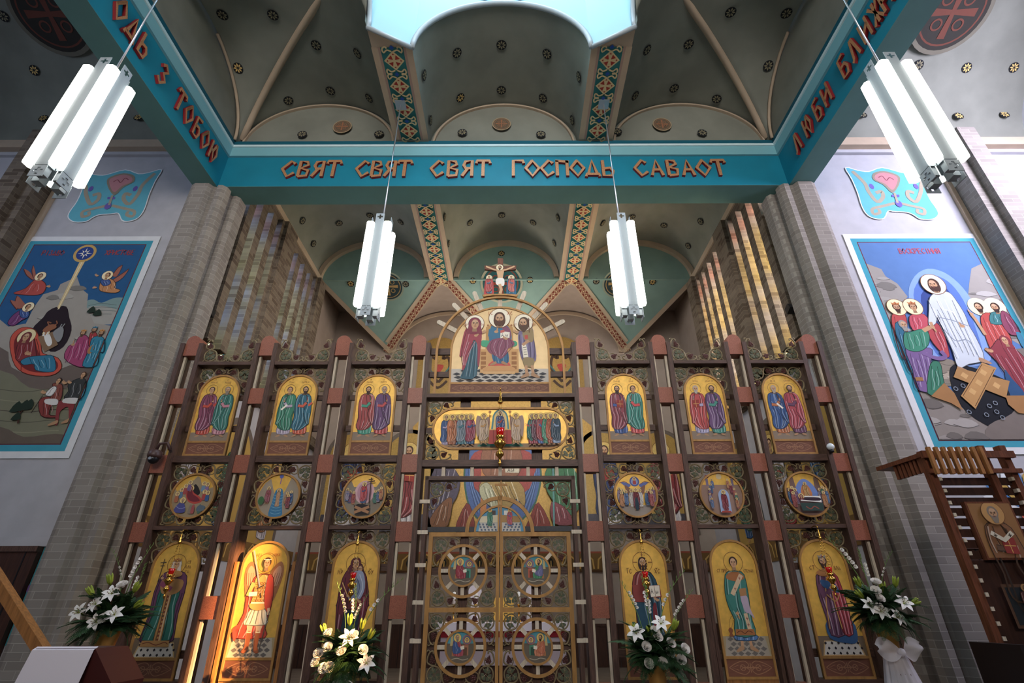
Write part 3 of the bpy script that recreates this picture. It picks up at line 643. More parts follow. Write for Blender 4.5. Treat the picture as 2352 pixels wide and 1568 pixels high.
for s, nm in ((-1, 'left'), (1, 'right')):
    mb = MB(); bx = lambda x0, x1, *a: mb.box(min(s*x0, s*x1), max(s*x0, s*x1), *a)
    bx(6.2, 6.5, 8.5, 15.9, 0, 6.15, 1)                 # plaster below
    bx(6.02, 6.5, 8.5, 15.9, 6.15, ZW0, 0)              # sill course
    bx(6.02, 6.5, 8.5, 13.6, ZW1, 11.2, 0)              # head
    bx(6.2, 6.5, 13.55, 15.9, ZW0, 13.2, 2)             # plain wall beyond the windows
    for grp in FINS:
        for a, b in grp: bx(5.88, 6.20, a, b, ZW0, ZW1, 0)
    for (a, b) in ((10.28, 11.15), (12.86, 13.55)):
        bx(5.78, 6.5, a+.12, b-.12, ZW0, ZW1+.25, 0); bx(5.88, 6.5, a, b, ZW0, ZW1+.2, 0)
    bx(6.2, 6.5, 8.5, 8.56, ZW0, ZW1, 0)
    struct('wall_sanctuary_'+nm, mb, [M_BRICKD, M_WALL, M_WALLB])
    for a, b in ((8.56, 8.80), (9.04, 9.30), (9.54, 9.80), (10.04, 10.28), (11.15, 11.45), (11.69, 11.95), (12.19, 12.42), (12.64, 12.86)):
        mb = MB(); x0 = 6.10; bx = lambda x0, x1, *q: mb.box(min(s*x0, s*x1), max(s*x0, s*x1), *q)
        bx(6.10, 6.112, a, b, ZW0, ZW1, 0); bx(6.08, 6.13, b-.025, b, ZW0, ZW1, 1); bx(6.08, 6.13, a, a+.025, ZW0, ZW1, 1)
        for zz in (7.8, 9.2): bx(6.08, 6.13, a, b, zz, zz+.03, 1)
        struct('window_%d' % wi, mb, [M_GLASS, MATS['window_frame_teal']]); wi += 1
    # fins stand clear to the outside too, so that the panes are the only way in
mb = MB(); mb.box(-6.5, 6.5, 15.9, 16.1, 0, 13.2, 0); mb.box(-6.2, 6.2, 15.8, 15.9, .3, 1.25, 1); mb.box(-6.2, 6.2, 15.78, 15.9, 1.25, 1.31, 1)
for i in range(38): mb.box(-6.2+i*.33, -6.19+i*.33, 15.79, 15.9, .3, 1.25, 2)
struct('wall_sanctuary_back', mb, [M_WALLB, M_PANELW, M_BLACK])
# roof over the sanctuary that keeps the daylight out
mb = MB(); mb.box(-6.5, 6.5, 8.2, 16.1, 13.3, 13.4); mb.box(-12.8, -2.5, -11.2, 8.5, 13.95, 14.05); mb.box(2.5, 12.8, -11.2, 8.5, 13.95, 14.05); mb.box(-2.5, 2.5, -11.2, 1.3, 13.95, 14.05); mb.box(-2.5, 2.5, 5.95, 8.5, 13.95, 14.05)
struct('ceiling_roof', mb, [M_WALLB])
# ---- raised letters on the beams
def letter_mb(ch, h, wst=.13, dep=.05):
    mb = MB()
    for st in GL[ch]:
        P = Paint(lambda u, v, d: (u, 0, v)); P.step = 0; P.line([(p[0]*.66*h, p[1]*h) for p in st], wst*h, '000000')
        for f in P.b.f:
            q = [P.b.v[i] for i in f]; pts = [(a[0], a[2]) for a in q]
            ar = sum(pts[i][0]*pts[(i+1) % 4][1]-pts[(i+1) % 4][0]*pts[i][1] for i in range(4))
            if ar < 0: pts.reverse()
            mb.prism(pts, -dep, 0, 0, msid=1)
    return mb
LMESH = {}
def letter(th, ch, h, loc, rotz, kx=1.):
    if ch not in LMESH: LMESH[ch] = letter_mb(ch, 1.0, .15, .12).mesh('letter', [M_LETG, M_LETR])
    return th.place('letter', LMESH[ch], loc, (h*kx, h, h), (0, 0, rotz))
words = [('СВЯТ', 650, 782, 'first word СВЯТ of raised red and gilt letters on the teal beam, leftmost'), ('СВЯТ', 820, 943, 'second word СВЯТ of raised red and gilt letters on the front beam'), ('СВЯТ', 991, 1126, 'third word СВЯТ in raised letters at the middle of the front beam'),
         ('ГОСПОДЬ', 1175, 1410, 'word ГОСПОДЬ in raised red and gilt letters on the front beam'), ('САВАОТ', 1458, 1667, 'last word САВАОТ in raised red letters at the right of the front beam')]
for t, a, b, lab in words:
    xa, xb = onY(a, 390, 7.98)[0], onY(b, 390, 7.98)[0]; n = len(t); st = (xb-xa)/(n-.15)
    th = Thing('inscription_word', lab, 'lettering', (xa, 7.995, 9.93), WORLD, 'words on the front beam')
    for i, ch in enumerate(t): letter(th, ch, .46, (xa+i*st, 7.995, 9.93), 0)
def side_word(s, chars, lab, grp):
    """chars: (letter, px, py) along the side beam"""
    ys = [onX(px, py, s*6.12)[1] for c, px, py in chars]
    th = Thing('inscription_word', lab, 'lettering', (s*6.145, ys[0], 9.93), WORLD, grp)
    for (c, _, _), y in zip(chars, ys):
        letter(th, c, .46, (s*6.145, y-(-.11 if s > 0 else .11), 9.93), pi/2 if s < 0 else -pi/2, .74)
side_word(-1, [('О', 281, 17), ('Д', 308, 57), ('Ь', 333, 97)], 'raised red letters ОДЬ at the top of the left beam', 'words on the left beam')
side_word(-1, [('З', 378, 163)], 'single raised red letter З on the left beam', 'words on the left beam')
side_word(-1, [('Т', 420, 217), ('О', 437, 255), ('Б', 455, 285), ('О', 473, 315), ('Ю', 491, 342)], 'raised red word ТОБОЮ on the left beam near the corner', 'words on the left beam')
side_word(1, [('Л', 1833, 325), ('Ю', 1858, 290), ('Б', 1881, 255), ('И', 1900, 215)], 'raised red word ЛЮБИ on the right beam near the corner', 'words on the right beam')
side_word(1, [('Б', 1941, 153), ('Л', 1965, 113), ('И', 1993, 73), ('Ж', 2018, 33), ('Н', 2040, 0)], 'raised red letters БЛИЖ at the top of the right beam', 'words on the right beam')
# ---- pendant lights: four enamelled channels in a cross with an acrylic tube in each corner
def cross_plate(mb, x, z, w, y0, y1, m=0):
    """square plate with a Greek cross cut out of it"""
    a = w/2; t = w*.11; r = w*.33
    Z = [-a, -r, -t, t, r, a]
    for i in range(5):
        for j in range(5):
            if (i == 2 and 1 <= j <= 3) or (j == 2 and 1 <= i <= 3): continue
            mb.box(x+Z[i], x+Z[i+1], y0, y1, z+Z[j], z+Z[j+1], m)
def make_lamp(x, y, ztop, label, zc=11.1, L=1.8):
    th = Thing('pendant_light', label, 'lamp', (x, y, ztop-L-.3), WORLD, 'hanging tube lights of the crossing')
    W = .15
    pm = MB(); pm.box(-.012, .012, -.012, .012, 0, 0.001)
    for k in range(4):
        mb = MB(); mb.box(-W/2, W/2, -.175, -.167, .0, L, 0)
        cross_plate(mb, 0, L+W/2, W, -.175, -.167); cross_plate(mb, 0, -W*.62, W*1.1, -.175, -.167)
        mb.box(-W/2, -W/2+.006, -.167, -.08, 0, L); mb.box(W/2-.006, W/2, -.167, -.08, 0, L)
        mb.box(-.05, .05, -.165, -.08, -.12, 0)
        o = th.part('channel', MB(), [M_WHITE]); bpy.data.meshes.remove(o.data) if False else None
        me = mb.mesh('channel', [M_WHITE]); o.data = me; o.location = (0, 0, .3); o.rotation_euler = (0, 0, k*pi/2)
    for sx in SG:
        for sy in SG:
            mb = MB(); mb.zprism([(sx*.150+a*.064, sy*.150+b*.064) for a, b in ((-1, -.6), (-.6, -1), (.6, -1), (1, -.6), (1, .6), (.6, 1), (-.6, 1), (-1, .6))], .02, L-.06)
            me = mb.mesh('tube', [M_TUBE]); o = bpy.data.objects.new('light_tube', me); COL.objects.link(o); o.parent = th.o; o.location = (0, 0, .3)
    mb = MB(); mb.tube([(0, 0, L-.2), (0, 0, zc-(ztop-L))], .012, 0, n=8); me = mb.mesh('rod', [M_STEEL]); o = bpy.data.objects.new('hanging_rod', me); COL.objects.link(o); o.parent = th.o; o.location = (0, 0, .3)
    mb = MB(); d = zc-(ztop-L); mb.box(-.11, .11, -.11, .11, d-.02, d, 0); me = mb.mesh('plate', [M_STEEL]); o = bpy.data.objects.new('ceiling_plate', me); COL.objects.link(o); o.parent = th.o; o.location = (0, 0, .3)
make_lamp(-2.17, 7.07, 7.76, 'white cross-section pendant tube light hanging left of centre before the screen')
make_lamp(2.14, 7.07, 7.76, 'white cross-section pendant tube light hanging right of centre before the screen')
make_lamp(-5.1, 4.22, 7.84, 'large near pendant tube light at the upper left corner of the crossing', 12.3)
make_lamp(5.08, 4.18, 7.84, 'large near pendant tube light at the upper right corner of the crossing', 12.3)
# ================================================================== THE ICON SCREEN
# local frame: x across, y into the sanctuary, z (called s) height above eye level
PX = (1.33, 2.57, 3.80, 5.02); SB = -1.6
BLK = [(2.86, 3.11), (1.81, 2.07), (.87, 1.13), (-.07, .20), (-1.06, -.80)]
BAYS = [(-4.41, 'far left'), (-3.185, 'second from the left'), (-1.95, 'left of the central doors'), (1.95, 'right of the central doors'), (3.185, 'second from the right'), (4.41, 'far right')]
PN = {-5.02: 'dark oak post with red granite blocks, leftmost of the screen beside the brick pier', -3.80: 'dark oak and granite screen post just left of the archangel door', -2.57: 'dark oak and granite screen post just right of the archangel door', -1.33: 'dark oak and granite screen post just left of the central doors',
      1.33: 'dark oak and granite screen post just right of the central doors', 2.57: 'dark oak and granite screen post just left of the green-robed deacon door', 3.80: 'dark oak and granite screen post just right of the green-robed deacon door', 5.02: 'dark oak post with red granite blocks, rightmost of the screen beside the brick pier'}
def capmesh(z0=0, n=14):
    mb = MB(); w = .112; pts = [(-w, 0), (w, 0)]+[(w*cos(pi*i/n), .24+w*1.0*sin(pi*i/n)) for i in range(n+1)]; mb.prism(pts, -.105, .10); return mb
for c in [-x for x in reversed(PX)]+list(PX):
    th = Thing('screen_post', PN[c], 'post', (c, 0, SB), ICO, 'posts of the icon screen')
    for s in SG:
        a, b = sorted((c+s*.115, c+s*.185)); top = 3.88
        th.part('plank', MB().box(a, b, -.13, .13, SB, top), [M_DWOOD])
    cm = capmesh(); cm.v = [(x+c, y, z+3.67) for x, y, z in cm.v]; th.part('granite_cap', cm, [M_GRAN])
    for z0, z1 in BLK: th.part('granite_block', MB().box(c-.114, c+.114, -.105, .10, z0, z1), [M_GRAN])
    zz = [SB]+[q for z0, z1 in reversed(BLK) for q in (z0, z1)]+[3.67]
    for i in range(0, len(zz), 2):
        if zz[i+1]-zz[i] < .05: continue
        for s in SG:
            a, b = sorted((c+s*.078, c+s*.112)); th.part('cream_strip', MB().box(a, b, -.06, -.02, zz[i], zz[i+1]), [M_CREAM])
# ---- vine carving: a ring with three leaves in the corner, a bunch of grapes along each side
CG, CB, CR = lin('565c48'), lin('8a7a5c'), lin('5e3833')
def leafpoly(cx, cy, r, a):
    pts = []
    for k in range(15):
        t = -2.3+4.6*k/14; rr = r*(1.0 if k % 4 == 2 or k == 7 else .62) if k % 2 or k == 7 else r*.45
        rr = r*(.55+.45*abs(cos(2.2*t))); pts.append((cx+rr*cos(a+t), cy+rr*sin(a+t)))
    return pts+[(cx-.35*r*cos(a), cy-.35*r*sin(a))]
vine = MB(); T = lambda pts, r, y=0: [(p[0], y, p[1]) for p in spline(pts, 4)]
vine.tube([(.125+.102*cos(2*pi*i/24), 0, -.125+.102*sin(2*pi*i/24)) for i in range(24)], .011, 0, CB, 6, True)
for q in ([(.215, -.165), (.26, -.03), (.33, -.02), (.395, -.05), (.41, -.09), (.375, -.10)], [(.165, -.215), (.03, -.26), (.02, -.33), (.05, -.395), (.09, -.41), (.10, -.375)]): vine.tube(T(q, 0), .011, 0, CB, 6)
for q in ([(.25, -.06), (.24, -.13), (.29, -.15), (.33, -.13)], [(.06, -.25), (.13, -.24), (.15, -.29), (.13, -.33)], [(.04, -.06), (.02, -.02), (.07, -.015)], [(.17, -.2), (.125, -.14), (.08, -.17)], [(.2, -.08), (.14, -.11)]): vine.tube(T(q, 0), .008, 0, CB, 5)
for q in ([(.40, -.06), (.425, -.02), (.40, -.01)], [(.06, -.40), (.02, -.425), (.01, -.40)]): vine.tube(T(q, 0), .008, 0, CB, 5)
VINE = vine.mesh('vine_carving', [M_CARVE])
lf = MB(); lf.prism(leafpoly(0, 0, .052, .0), -.014, .006, 0, CG); lf.tube([(-.045, -.014, 0), (.045, -.018, 0)], .004, 0, CB, 4); lf.tube([(0, -.015, 0), (.03, -.016, .028)], .003, 0, CB, 4); lf.tube([(0, -.015, 0), (.03, -.016, -.028)], .003, 0, CB, 4)
VLEAF = lf.mesh('vine_leaf', [M_CARVE])
gr = MB()
for j, row in enumerate((3, 4, 3, 2, 1)):
    for i in range(row): gr.ball((i-(row-1)/2)*.022, -.008-.006*(i % 2), .04-j*.020, .0135, 0, CR, 6)
VGRAPE = gr.mesh('grape_bunch', [M_CARVE])
def vine_at(th, x, z, sx, sz, y=-.012, k=1., parent=None):
    v = th.place('vine_carving', VINE, (x, y, z), (sx*k, 1, sz*k), parent=parent)
    for (a, b, r) in ((.09, -.095, 2.4), (.165, -.105, .6), (.11, -.165, -1.8)): th.place('vine_leaf', VLEAF, (a, 0, b), rot=(0, -r, 0), parent=v)
    th.place('grape_bunch', VGRAPE, (.315, -.005, -.095), rot=(0, -.9, 0), parent=v); th.place('grape_bunch', VGRAPE, (.09, -.005, -.31), rot=(0, .25, 0), parent=v)
    return v
for i, (c, nm) in enumerate(BAYS):
    th = Thing('screen_bay', 'oak lattice with carved vines, %s' % (nm if 'of the' in nm else nm+' bay'), 'screen', (c, 0, SB), ICO, 'lattice bays of the icon screen')
    h = .4235; x0, x1 = c-h, c+h
    th.part('rail', MB().box(x0, x1, -.13, .08, 3.50, 3.555), [M_DWOODH]); th.part('rail', MB().box(x0, x1, -.10, .06, 1.965, 2.06), [M_DWOODH]); th.part('rail', MB().box(x0, x1, -.12, .06, 1.03, 1.08), [M_DWOODH])
    th.part('upright_batten', MB().box(c-.065, c+.065, .0, .05, 1.08, 3.50), [M_DWOOD])
    for a, b in ((2.95, 3.03), (2.45, 2.54), (1.44, 1.53)): th.part('cross_batten', MB().box(x0, x1, .0, .05, a, b), [M_DWOODH])
    for s in SG:
        vine_at(th, c+s*h, 3.56, -s, -1, k=.98, y=-.06); vine_at(th, c+s*h, 3.49, -s, 1, k=.98)
        vine_at(th, c+s*h, 1.95, -s, 1, k=.98); vine_at(th, c+s*h, 1.09, -s, -1, k=.98)
        if i not in (1, 4): vine_at(th, c+s*h, 1.02, -s, 1, k=.98)
    if i not in (1, 4):
        th.part('upright_batten', MB().box(c-.065, c+.065, .0, .05, .5, 1.03), [M_DWOOD]); th.part('cross_batten', MB().box(x0, x1, 0, .05, .50, .59), [M_DWOODH]); th.part('cross_batten', MB().box(x0, x1, 0, .05, -.52, -.43), [M_DWOODH])
        th.part('bottom_rail', MB().box(x0, x1, -.08, .06, -.85, -.75), [M_DWOODH]); th.part('dado_board', MB().box(x0, x1, -.02, .03, SB, -.85), [M_PANELW])
# centre: rails only between the two middle posts
th = Thing('screen_bay', 'wide central oak lattice over and around the holy doors', 'screen', (0, 0, SB), ICO)
h = 1.143
th.part('rail', MB().box(-h, h, -.15, .07, 2.94, 3.0), [M_DWOODH]); th.part('rail', MB().box(-h, h, -.12, .06, 1.89, 1.985), [M_DWOODH])
for a, b in ((3.72, 3.83), (3.33, 3.42), (2.40, 2.50)): th.part('cross_batten', MB().box(-h, h, 0, .05, a, b), [M_DWOODH])
for x in (-.55, .55):
    th.part('upright_batten', MB().box(x-.08, x+.08, 0, .05, 1.985, 2.94), [M_DWOOD])
for s in SG:
    vine_at(th, s*h, 2.93, -s, 1, k=.98, y=-.02); vine_at(th, s*h, 1.99, -s, -1, k=.98, y=-.02)
# inner door case with cream spacers
for s in SG:
    a, b = sorted((s*1.035, s*1.085)); th.part('door_case', MB().box(a, b, -.10, .08, SB, 1.755), [M_DWOOD])
    for z in (1.40, .99, .57, .12, -.32): a, b = sorted((s*1.087, s*1.142)); x0, x1 = sorted((s*1.0, s*1.1435)); th.part('cream_spacer', MB().box(x0 if s > 0 else x0, x1, -.105, -.10, z-.025, z+.025).box(a, b, -.10, -.04, z-.025, z+.025), [M_CREAM])
th.part('door_case', MB().box(-1.085, 1.085, -.10, .08, 1.70, 1.755), [M_DWOODH])
for x in (-.83, -.41, 0, .41, .83): th.part('cream_spacer', MB().box(x-.025, x+.025, -.09, -.02, 1.757, 1.888), [M_CREAM])
for s in SG: vine_at(th, s*1.03, 1.695, -s, 1, k=.95, y=-.02)

# ---- icon panels
def arch(cx, w, z0, zt, n=20):
    r = w/2; zs = zt-r; return [(cx-r, z0), (cx+r, z0)]+[(cx+r*cos(pi*i/n), zs+r*sin(pi*i/n)) for i in range(n+1)]
def frame_ring(mb, out, inn, y0, y1, m=0):
    n = len(out); vs = []
    for a, b in zip(out, inn): vs += [(b[0], y0, b[1]), (a[0], y0, a[1]), (a[0], y1, a[1]), (b[0], y1, b[1])]
    mb.add(vs, [(i*4+q, i*4+(q+1) % 4, ((i+1) % n)*4+(q+1) % 4, ((i+1) % n)*4+q) for i in range(n) for q in range(4)], m)
def carved_base(P, x0, x1, z0, z1, ink='a5714c'):
    cx, cz, w, h = (x0+x1)/2, (z0+z1)/2, (x1-x0)/2, (z1-z0)/2
    for s in SG:
        P.curve([(cx+s*w*.9, cz), (cx+s*w*.6, cz+h*.5), (cx+s*w*.25, cz+h*.75), (cx+s*w*.06, cz+h*.3), (cx+s*w*.25, cz-h*.05), (cx+s*w*.4, cz+h*.2)], h*.09, ink)
        P.curve([(cx+s*w*.9, cz), (cx+s*w*.6, cz-h*.5), (cx+s*w*.25, cz-h*.75), (cx+s*w*.06, cz-h*.3), (cx+s*w*.25, cz+h*.05), (cx+s*w*.4, cz-h*.2)], h*.09, ink)
        P.oring(cx+s*w*.33, cz, h*.34, h*.08, ink, n=16); P.line([(cx+s*w*.5, cz+h*.3), (cx+s*w*.78, cz), (cx+s*w*.5, cz-h*.3)], h*.07, ink)
    P.line([(cx, cz-h*.55), (cx, cz+h*.55)], h*.12, ink); P.line([(cx-h*.5, cz), (cx+h*.5, cz)], h*.12, ink)
def put_i(y): return lambda u, v, d: (u, y-d, v)
BROWN = '8d7a68'
def icon_parts(th, cx, w, z0, zt, zgold, zcar0, zcar1, y=-.06, ground=BROWN):
    fw = .028
    th.part('backing_board', MB().prism(arch(cx, w-.01, z0+.005, zt-.005), y+.004, y+.035), [M_DWOOD])
    mb = MB(); frame_ring(mb, arch(cx, w, z0, zt), arch(cx, w-2*fw, z0+fw, zt-fw), y-.02, y+.012)
    mb.box(cx-w/2+fw, cx+w/2-fw, y-.012, y+.01, zcar1, zcar1+.03); th.part('frame', mb, [M_GOLDF])
    mb = MB(); a = arch(cx, w-2*fw, zgold, zt-fw); mb.add([(p[0], y-.002, p[1]) for p in a], [tuple(range(len(a)))], 0); th.part('gold_ground', mb, [M_GOLD])
    P = Paint(put_i(y-.002), .0008); P.poly([(cx-w/2+fw, zcar1+.03), (cx+w/2-fw, zcar1+.03), (cx+w/2-fw, zgold), (cx-w/2+fw, zgold)], ground)
    Q = Paint(put_i(y-.004), .001); Q.poly([(cx-w/2+fw, zcar0), (cx+w/2-fw, zcar0), (cx+w/2-fw, zcar1), (cx-w/2+fw, zcar1)], '7a4732'); carved_base(Q, cx-w/2+fw, cx+w/2-fw, zcar0, zcar1)
    th.part('carved_base', Q.b, [M_CARVPAN]); return P
UP_ = [  # (inner, mantle, hair, beard, item) for the two apostles of each upper icon
 (dict(inner='c8402c', mantle='8a3f5c', hair='4a2c20', beard=0, item='out', seed=3), dict(inner='c88090', mantle='2f7a6e', hair='8a7a6a', beard=1.2, mirror=-1, seed=4), ('МОМІЯ', 'ФИЛИП'), 'young apostle in plum, old one in green'),
 (dict(inner='b3a2b8', mantle='2f8468', hair='5a3524', beard=0, item='scroll', seed=5, mirror=-1), dict(inner='d85a3c', mantle='2a6f86', hair='3c261c', beard=1, item='out', seed=6), ('ТОМА', 'МАТВІЙ'), 'apostle in lilac and green, bearded one in blue'),
 (dict(inner='3a9a80', mantle='a94545', hair='42281c', beard=1.2, seed=7), dict(inner='c84a4c', mantle='6e4a76', hair='9a8878', beard=.8, seed=8), ('МАРКО', 'ПЕТРО'), 'bearded apostle in red, grey one in purple'),
 (dict(inner='3a5a9a', mantle='94404e', hair='3c2820', beard=1.4, item='book', seed=9), dict(inner='d84a4c', mantle='2f8a7c', hair='4a2a1c', beard=0, mirror=-1, seed=10), ('ПАВЛО', 'ІВАН'), 'bearded apostle with red book, young one in green'),
 (dict(inner='a8a0c4', mantle='c24444', hair='b0a498', beard=1.4, seed=11, item='book', mirror=-1), dict(inner='3a8f80', mantle='6e4a78', hair='42281c', beard=1, seed=12), ('ЛУКА', 'АНДРІЙ'), 'white-bearded apostle in lilac and red, dark one in purple'),
 (dict(inner='c06a34', mantle='2c5690', hair='a89a8c', beard=1, seed=13, item='scroll'), dict(inner='6c3a5c', mantle='b23a48', hair='3c241c', beard=.3, seed=14), ('ЯКІВ', 'СИМОН'), 'grey apostle in blue over orange, dark one in crimson')]
GL['Й'] = GL['И']
for (c, nm), (A, B, names, desc) in zip(BAYS, UP_):
    th = Thing('arched_icon', 'gold arched upper icon: '+desc, 'icon', (c, -.06, 2.062), ICO, 'upper row of apostle icons')
    P = icon_parts(th, c, .635, 2.062, 3.35, 2.42, 2.09, 2.26)
    saint(P, c-.125, 2.355, .80, **A); saint(P, c+.125, 2.355, .80, **B)
    for k, s in ((0, -1), (1, 1)):
        P.text('СТ', c+s*.10-.02, 3.245, .022, '8a4a1c', .16); n = len(names[k]); P.text(names[k], c+s*.11-n*.011, 3.205, .026, '8a4a1c', .15)
    th.part('painting', P.b, [M_PAINT])
# ---- roundels of the feasts
def roundel(c, label, draw, r=.318, z=1.49, sky='e6b440'):
    th = Thing('round_icon', label, 'icon', (c, -.07, z-r), ICO, 'middle row of round feast icons')
    mb = MB(); mb.disc(c, z, r-.005, -.075, -.02, 0); th.part('backing_board', mb, [M_DWOOD])
    mb = MB(); mb.ring(c, z, r-.024, r, -.10, -.06); th.part('frame', mb, [M_GOLDF])
    mb = MB(); n = 48; mb.add([(c+(r-.024)*cos(2*pi*i/n), -.0765, z+(r-.024)*sin(2*pi*i/n)) for i in range(n)], [tuple(range(n))]); th.part('gold_ground', mb, [M_GOLD])
    P = Paint(put_i(-.0765), .001, mp=lambda u, v: (c+u*(r-.024), z+v*(r-.024)))
    draw(P); th.part('painting', P.b, [M_PAINT])
def chord(P, y, col, jag=None):
    a = math.asin(max(-1, min(1, y))); pts = [(cos(t), sin(t)) for t in fr(-pi-a, a, 26)]
    if jag: pts += jag
    P.poly(pts, col)
def group(P, spots, h=.5, seed=0):
    cs = ['a84444', '2f5a8c', '3a7a68', '7c4a70', 'c07a44', '9a8aa0', '8a3040', '4a6a9a']
    for k, (x, y) in enumerate(spots):
        saint(P, x, y, h, cs[(k*3+seed) % 8], cs[(k*5+seed+2) % 8], hair=['4a2c20', '9a8a7a', '38241c'][k % 3], beard=(k+seed) % 2, seed=k+seed, halo='e8c87a', mirror=1 if k % 2 else -1, feet=False)
def rocks(P, pts, col='9a8a74', ink='6a5a48'):
    P.poly(pts, col)
    for i in range(0, len(pts)-2, 2): a, b = pts[i], pts[(i+3) % len(pts)]; P.line([a, ((a[0]+b[0])/2, (a[1]+b[1])/2-.05)], .02, ink)
def nativity_r(P):
    chord(P, .35, 'a08c6c', [(.9, .42), (.6, .3), (.5, .55), (.3, .5), (.15, .85), (0, .95), (-.15, .75), (-.4, .6), (-.6, .35), (-.85, .2)])
    P.smooth([(-.15, .15), (-.1, .45), (0, .55), (.2, .35), (.3, .1), (.1, .0)], '241c1c')
    P.smooth([(-.35, .3), (-.15, .4), (.0, .15), (.3, -.02), (.5, -.25), (.2, -.38), (-.15, -.28), (-.35, 0)], 'c03a30'); P.smooth([(-.3, .25), (-.15, .3), (-.02, .08), (.25, -.08), (.38, -.24), (.1, -.28), (-.15, -.2), (-.3, 0)], '7a1f30')
    head(P, -.2, .34, .09, halo='e8c87a', veil='7a1f30')
    for x, y, c in ((-.62, .2, '5a7a9a'), (-.45, .38, 'a84444'), (-.28, .55, '7a5a8a'), (.42, .5, '6a8aa8'), (.6, .45, '8a6a9a'), (.55, .1, 'b03a3a'), (.72, .05, '2f5a90'), (-.75, 0, 'b0603a')):
        P.smooth([(x-.08, y-.28), (x-.06, y+.02), (x+.06, y+.02), (x+.1, y-.28)], c); head(P, x, y+.08, .06, halo='e8c87a')
    P.smooth([(-.72, -.75), (-.6, -.4), (-.42, -.28), (-.25, -.45), (-.2, -.78)], '4a4a8c'); P.curve([(-.65, -.5), (-.45, -.6), (-.2, -.55)], .02, '9a9ad0'); head(P, -.4, -.22, .08, hair='8a7a6a', beard=.8, halo='e8c87a')
    for x, c in ((.05, '8a7a6a'), (.18, 'a84a4a'), (.5, '4a6a5a')): P.smooth([(x-.08, -.8), (x-.05, -.45), (x+.05, -.45), (x+.08, -.8)], c)
    P.smooth([(.35, -.6), (.45, -.45), (.75, -.5), (.7, -.7), (.4, -.72)], '5a6a78')
def baptism_r(P):
    chord(P, -.1, 'a0907c', [(.98, .2), (.7, .75), (.5, .85), (.3, .25), (.12, -.1), (-.12, -.1), (-.3, .3), (-.5, .8), (-.75, .6), (-.98, .1)])
    P.smooth([(-.3, -.98), (-.25, -.3), (-.18, .2), (0, .35), (.2, .2), (.25, -.4), (.32, -.98)], '2a7aa8')
    for k in range(7): P.curve([(-.24, -.8+k*.14), (0, -.86+k*.14), (.26, -.8+k*.14)], .018, '7ab8d0')
    P.ell(0, .92, .1, None, '5a6ac0'); P.line([(0, .85), (0, .55)], .04, '8a5aa0'); saint(P, 0, -.55, .85, SK, 'e0d0c0', beard=.8, halo='e8c87a', mant=False, feet=False)
    saint(P, -.5, -.4, .8, '8a4a3c', 'a04858', beard=1, halo='e8c87a', mirror=-1); group(P, [(.45, -.5), (.65, -.45), (.55, -.62)], .65, 2); P.ell(-.75, -.25, .14, .2, '3a6a3c')
def descent_r(P):
    chord(P, .3, '8c8070', [(.95, .3), (.75, .7), (.55, .4), (-.55, .4), (-.75, .75), (-.95, .3)])
    P.ell(0, .15, .48, .55, 'd8a8b0'); P.ell(0, .15, .36, .45, 'c08a9c')
    group(P, [(-.7, -.4), (-.5, -.45), (-.82, -.3), (.55, -.4), (.72, -.35), (.84, -.25)], .62, 1)
    saint(P, 0, -.42, 1.0, '2f5a90', 'c03a44', beard=.8, halo='e8c87a'); P.line([(.32, -.4), (.3, .82)], .05, '4a2a1c'); P.line([(.12, .6), (.5, .66)], .05, '4a2a1c'); P.line([(.18, .72), (.4, .75)], .04, '4a2a1c')
    P.poly([(-.4, -.5), (-.2, -.42), (.4, -.5), (.35, -.85), (-.3, -.9)], '241c20'); P.line([(-.35, -.55), (.35, -.82)], .13, 'b07a50'); P.line([(.35, -.55), (-.35, -.82)], .13, 'b07a50')
def ascension_r(P):
    chord(P, -.5, '9a8e84'); P.ell(0, .62, .24, None, '4a5a9c'); P.ell(0, .62, .17, None, '8a9ac8'); P.smooth([(-.08, .5), (-.05, .7), (.05, .7), (.08, .5)], 'b03a3a'); head(P, 0, .74, .05, halo='e8c87a')
    for s in SG: P.smooth([(s*.2, .45), (s*.35, .55), (s*.7, .6), (s*.5, .42), (s*.3, .35)], '5a6aa8'); P.curve([(s*.3, .5), (s*.5, .62), (s*.75, .55)], .03, 'a05a3a')
    for s in SG: P.smooth([(s*.12, .15), (s*.25, .3), (s*.5, .45), (s*.42, .1), (s*.25, -.1)], '8a5a44'); saint(P, s*.2, -.6, .85, 'e0dcd8', 'd8d0cc', halo='e8c87a', mirror=s)
    saint(P, 0, -.72, 1.0, '7a2030', '7a2030', halo='e8c87a', mant=True); P.smooth([(-.07, -.68), (-.06, -.2), (.06, -.2), (.08, -.68)], '1c3a4c')
    group(P, [(-.8, -.4), (-.65, -.48), (-.5, -.55), (-.72, -.6), (.5, -.55), (.65, -.48), (.8, -.4), (.7, -.6)], .72, 3)
def pentecost_r(P):
    chord(P, .45, '9a7868', [(.85, .45), (-.85, .45)]); P.ell(0, .85, .14, None, 'd8c090')
    for s in SG: P.line([(s*.62, .4), (s*.62, .75)], .12, '7a6a88'); P.poly([(s*.5, .78), (s*.75, .78), (s*.62, .95)], '8a3a30')
    sp = []
    for k in range(5):
        for s in SG: sp.append((s*(.38+.11*k if k < 3 else .72-.03*k), .22-k*.23))
    group(P, sp, .5, 5); P.poly([(-.26, -.85)]+[(.26*cos(t), -.1+.3*sin(t)) for t in fr(pi, 0, 10)]+[(.26, -.85)], '9ab0d8')
    saint(P, 0, -.82, .95, '8a2434', '8a2434', halo='e8c87a'); P.poly([(-.25, -.88), (.25, -.88), (.2, -.8), (-.2, -.8)], 'b03a30')
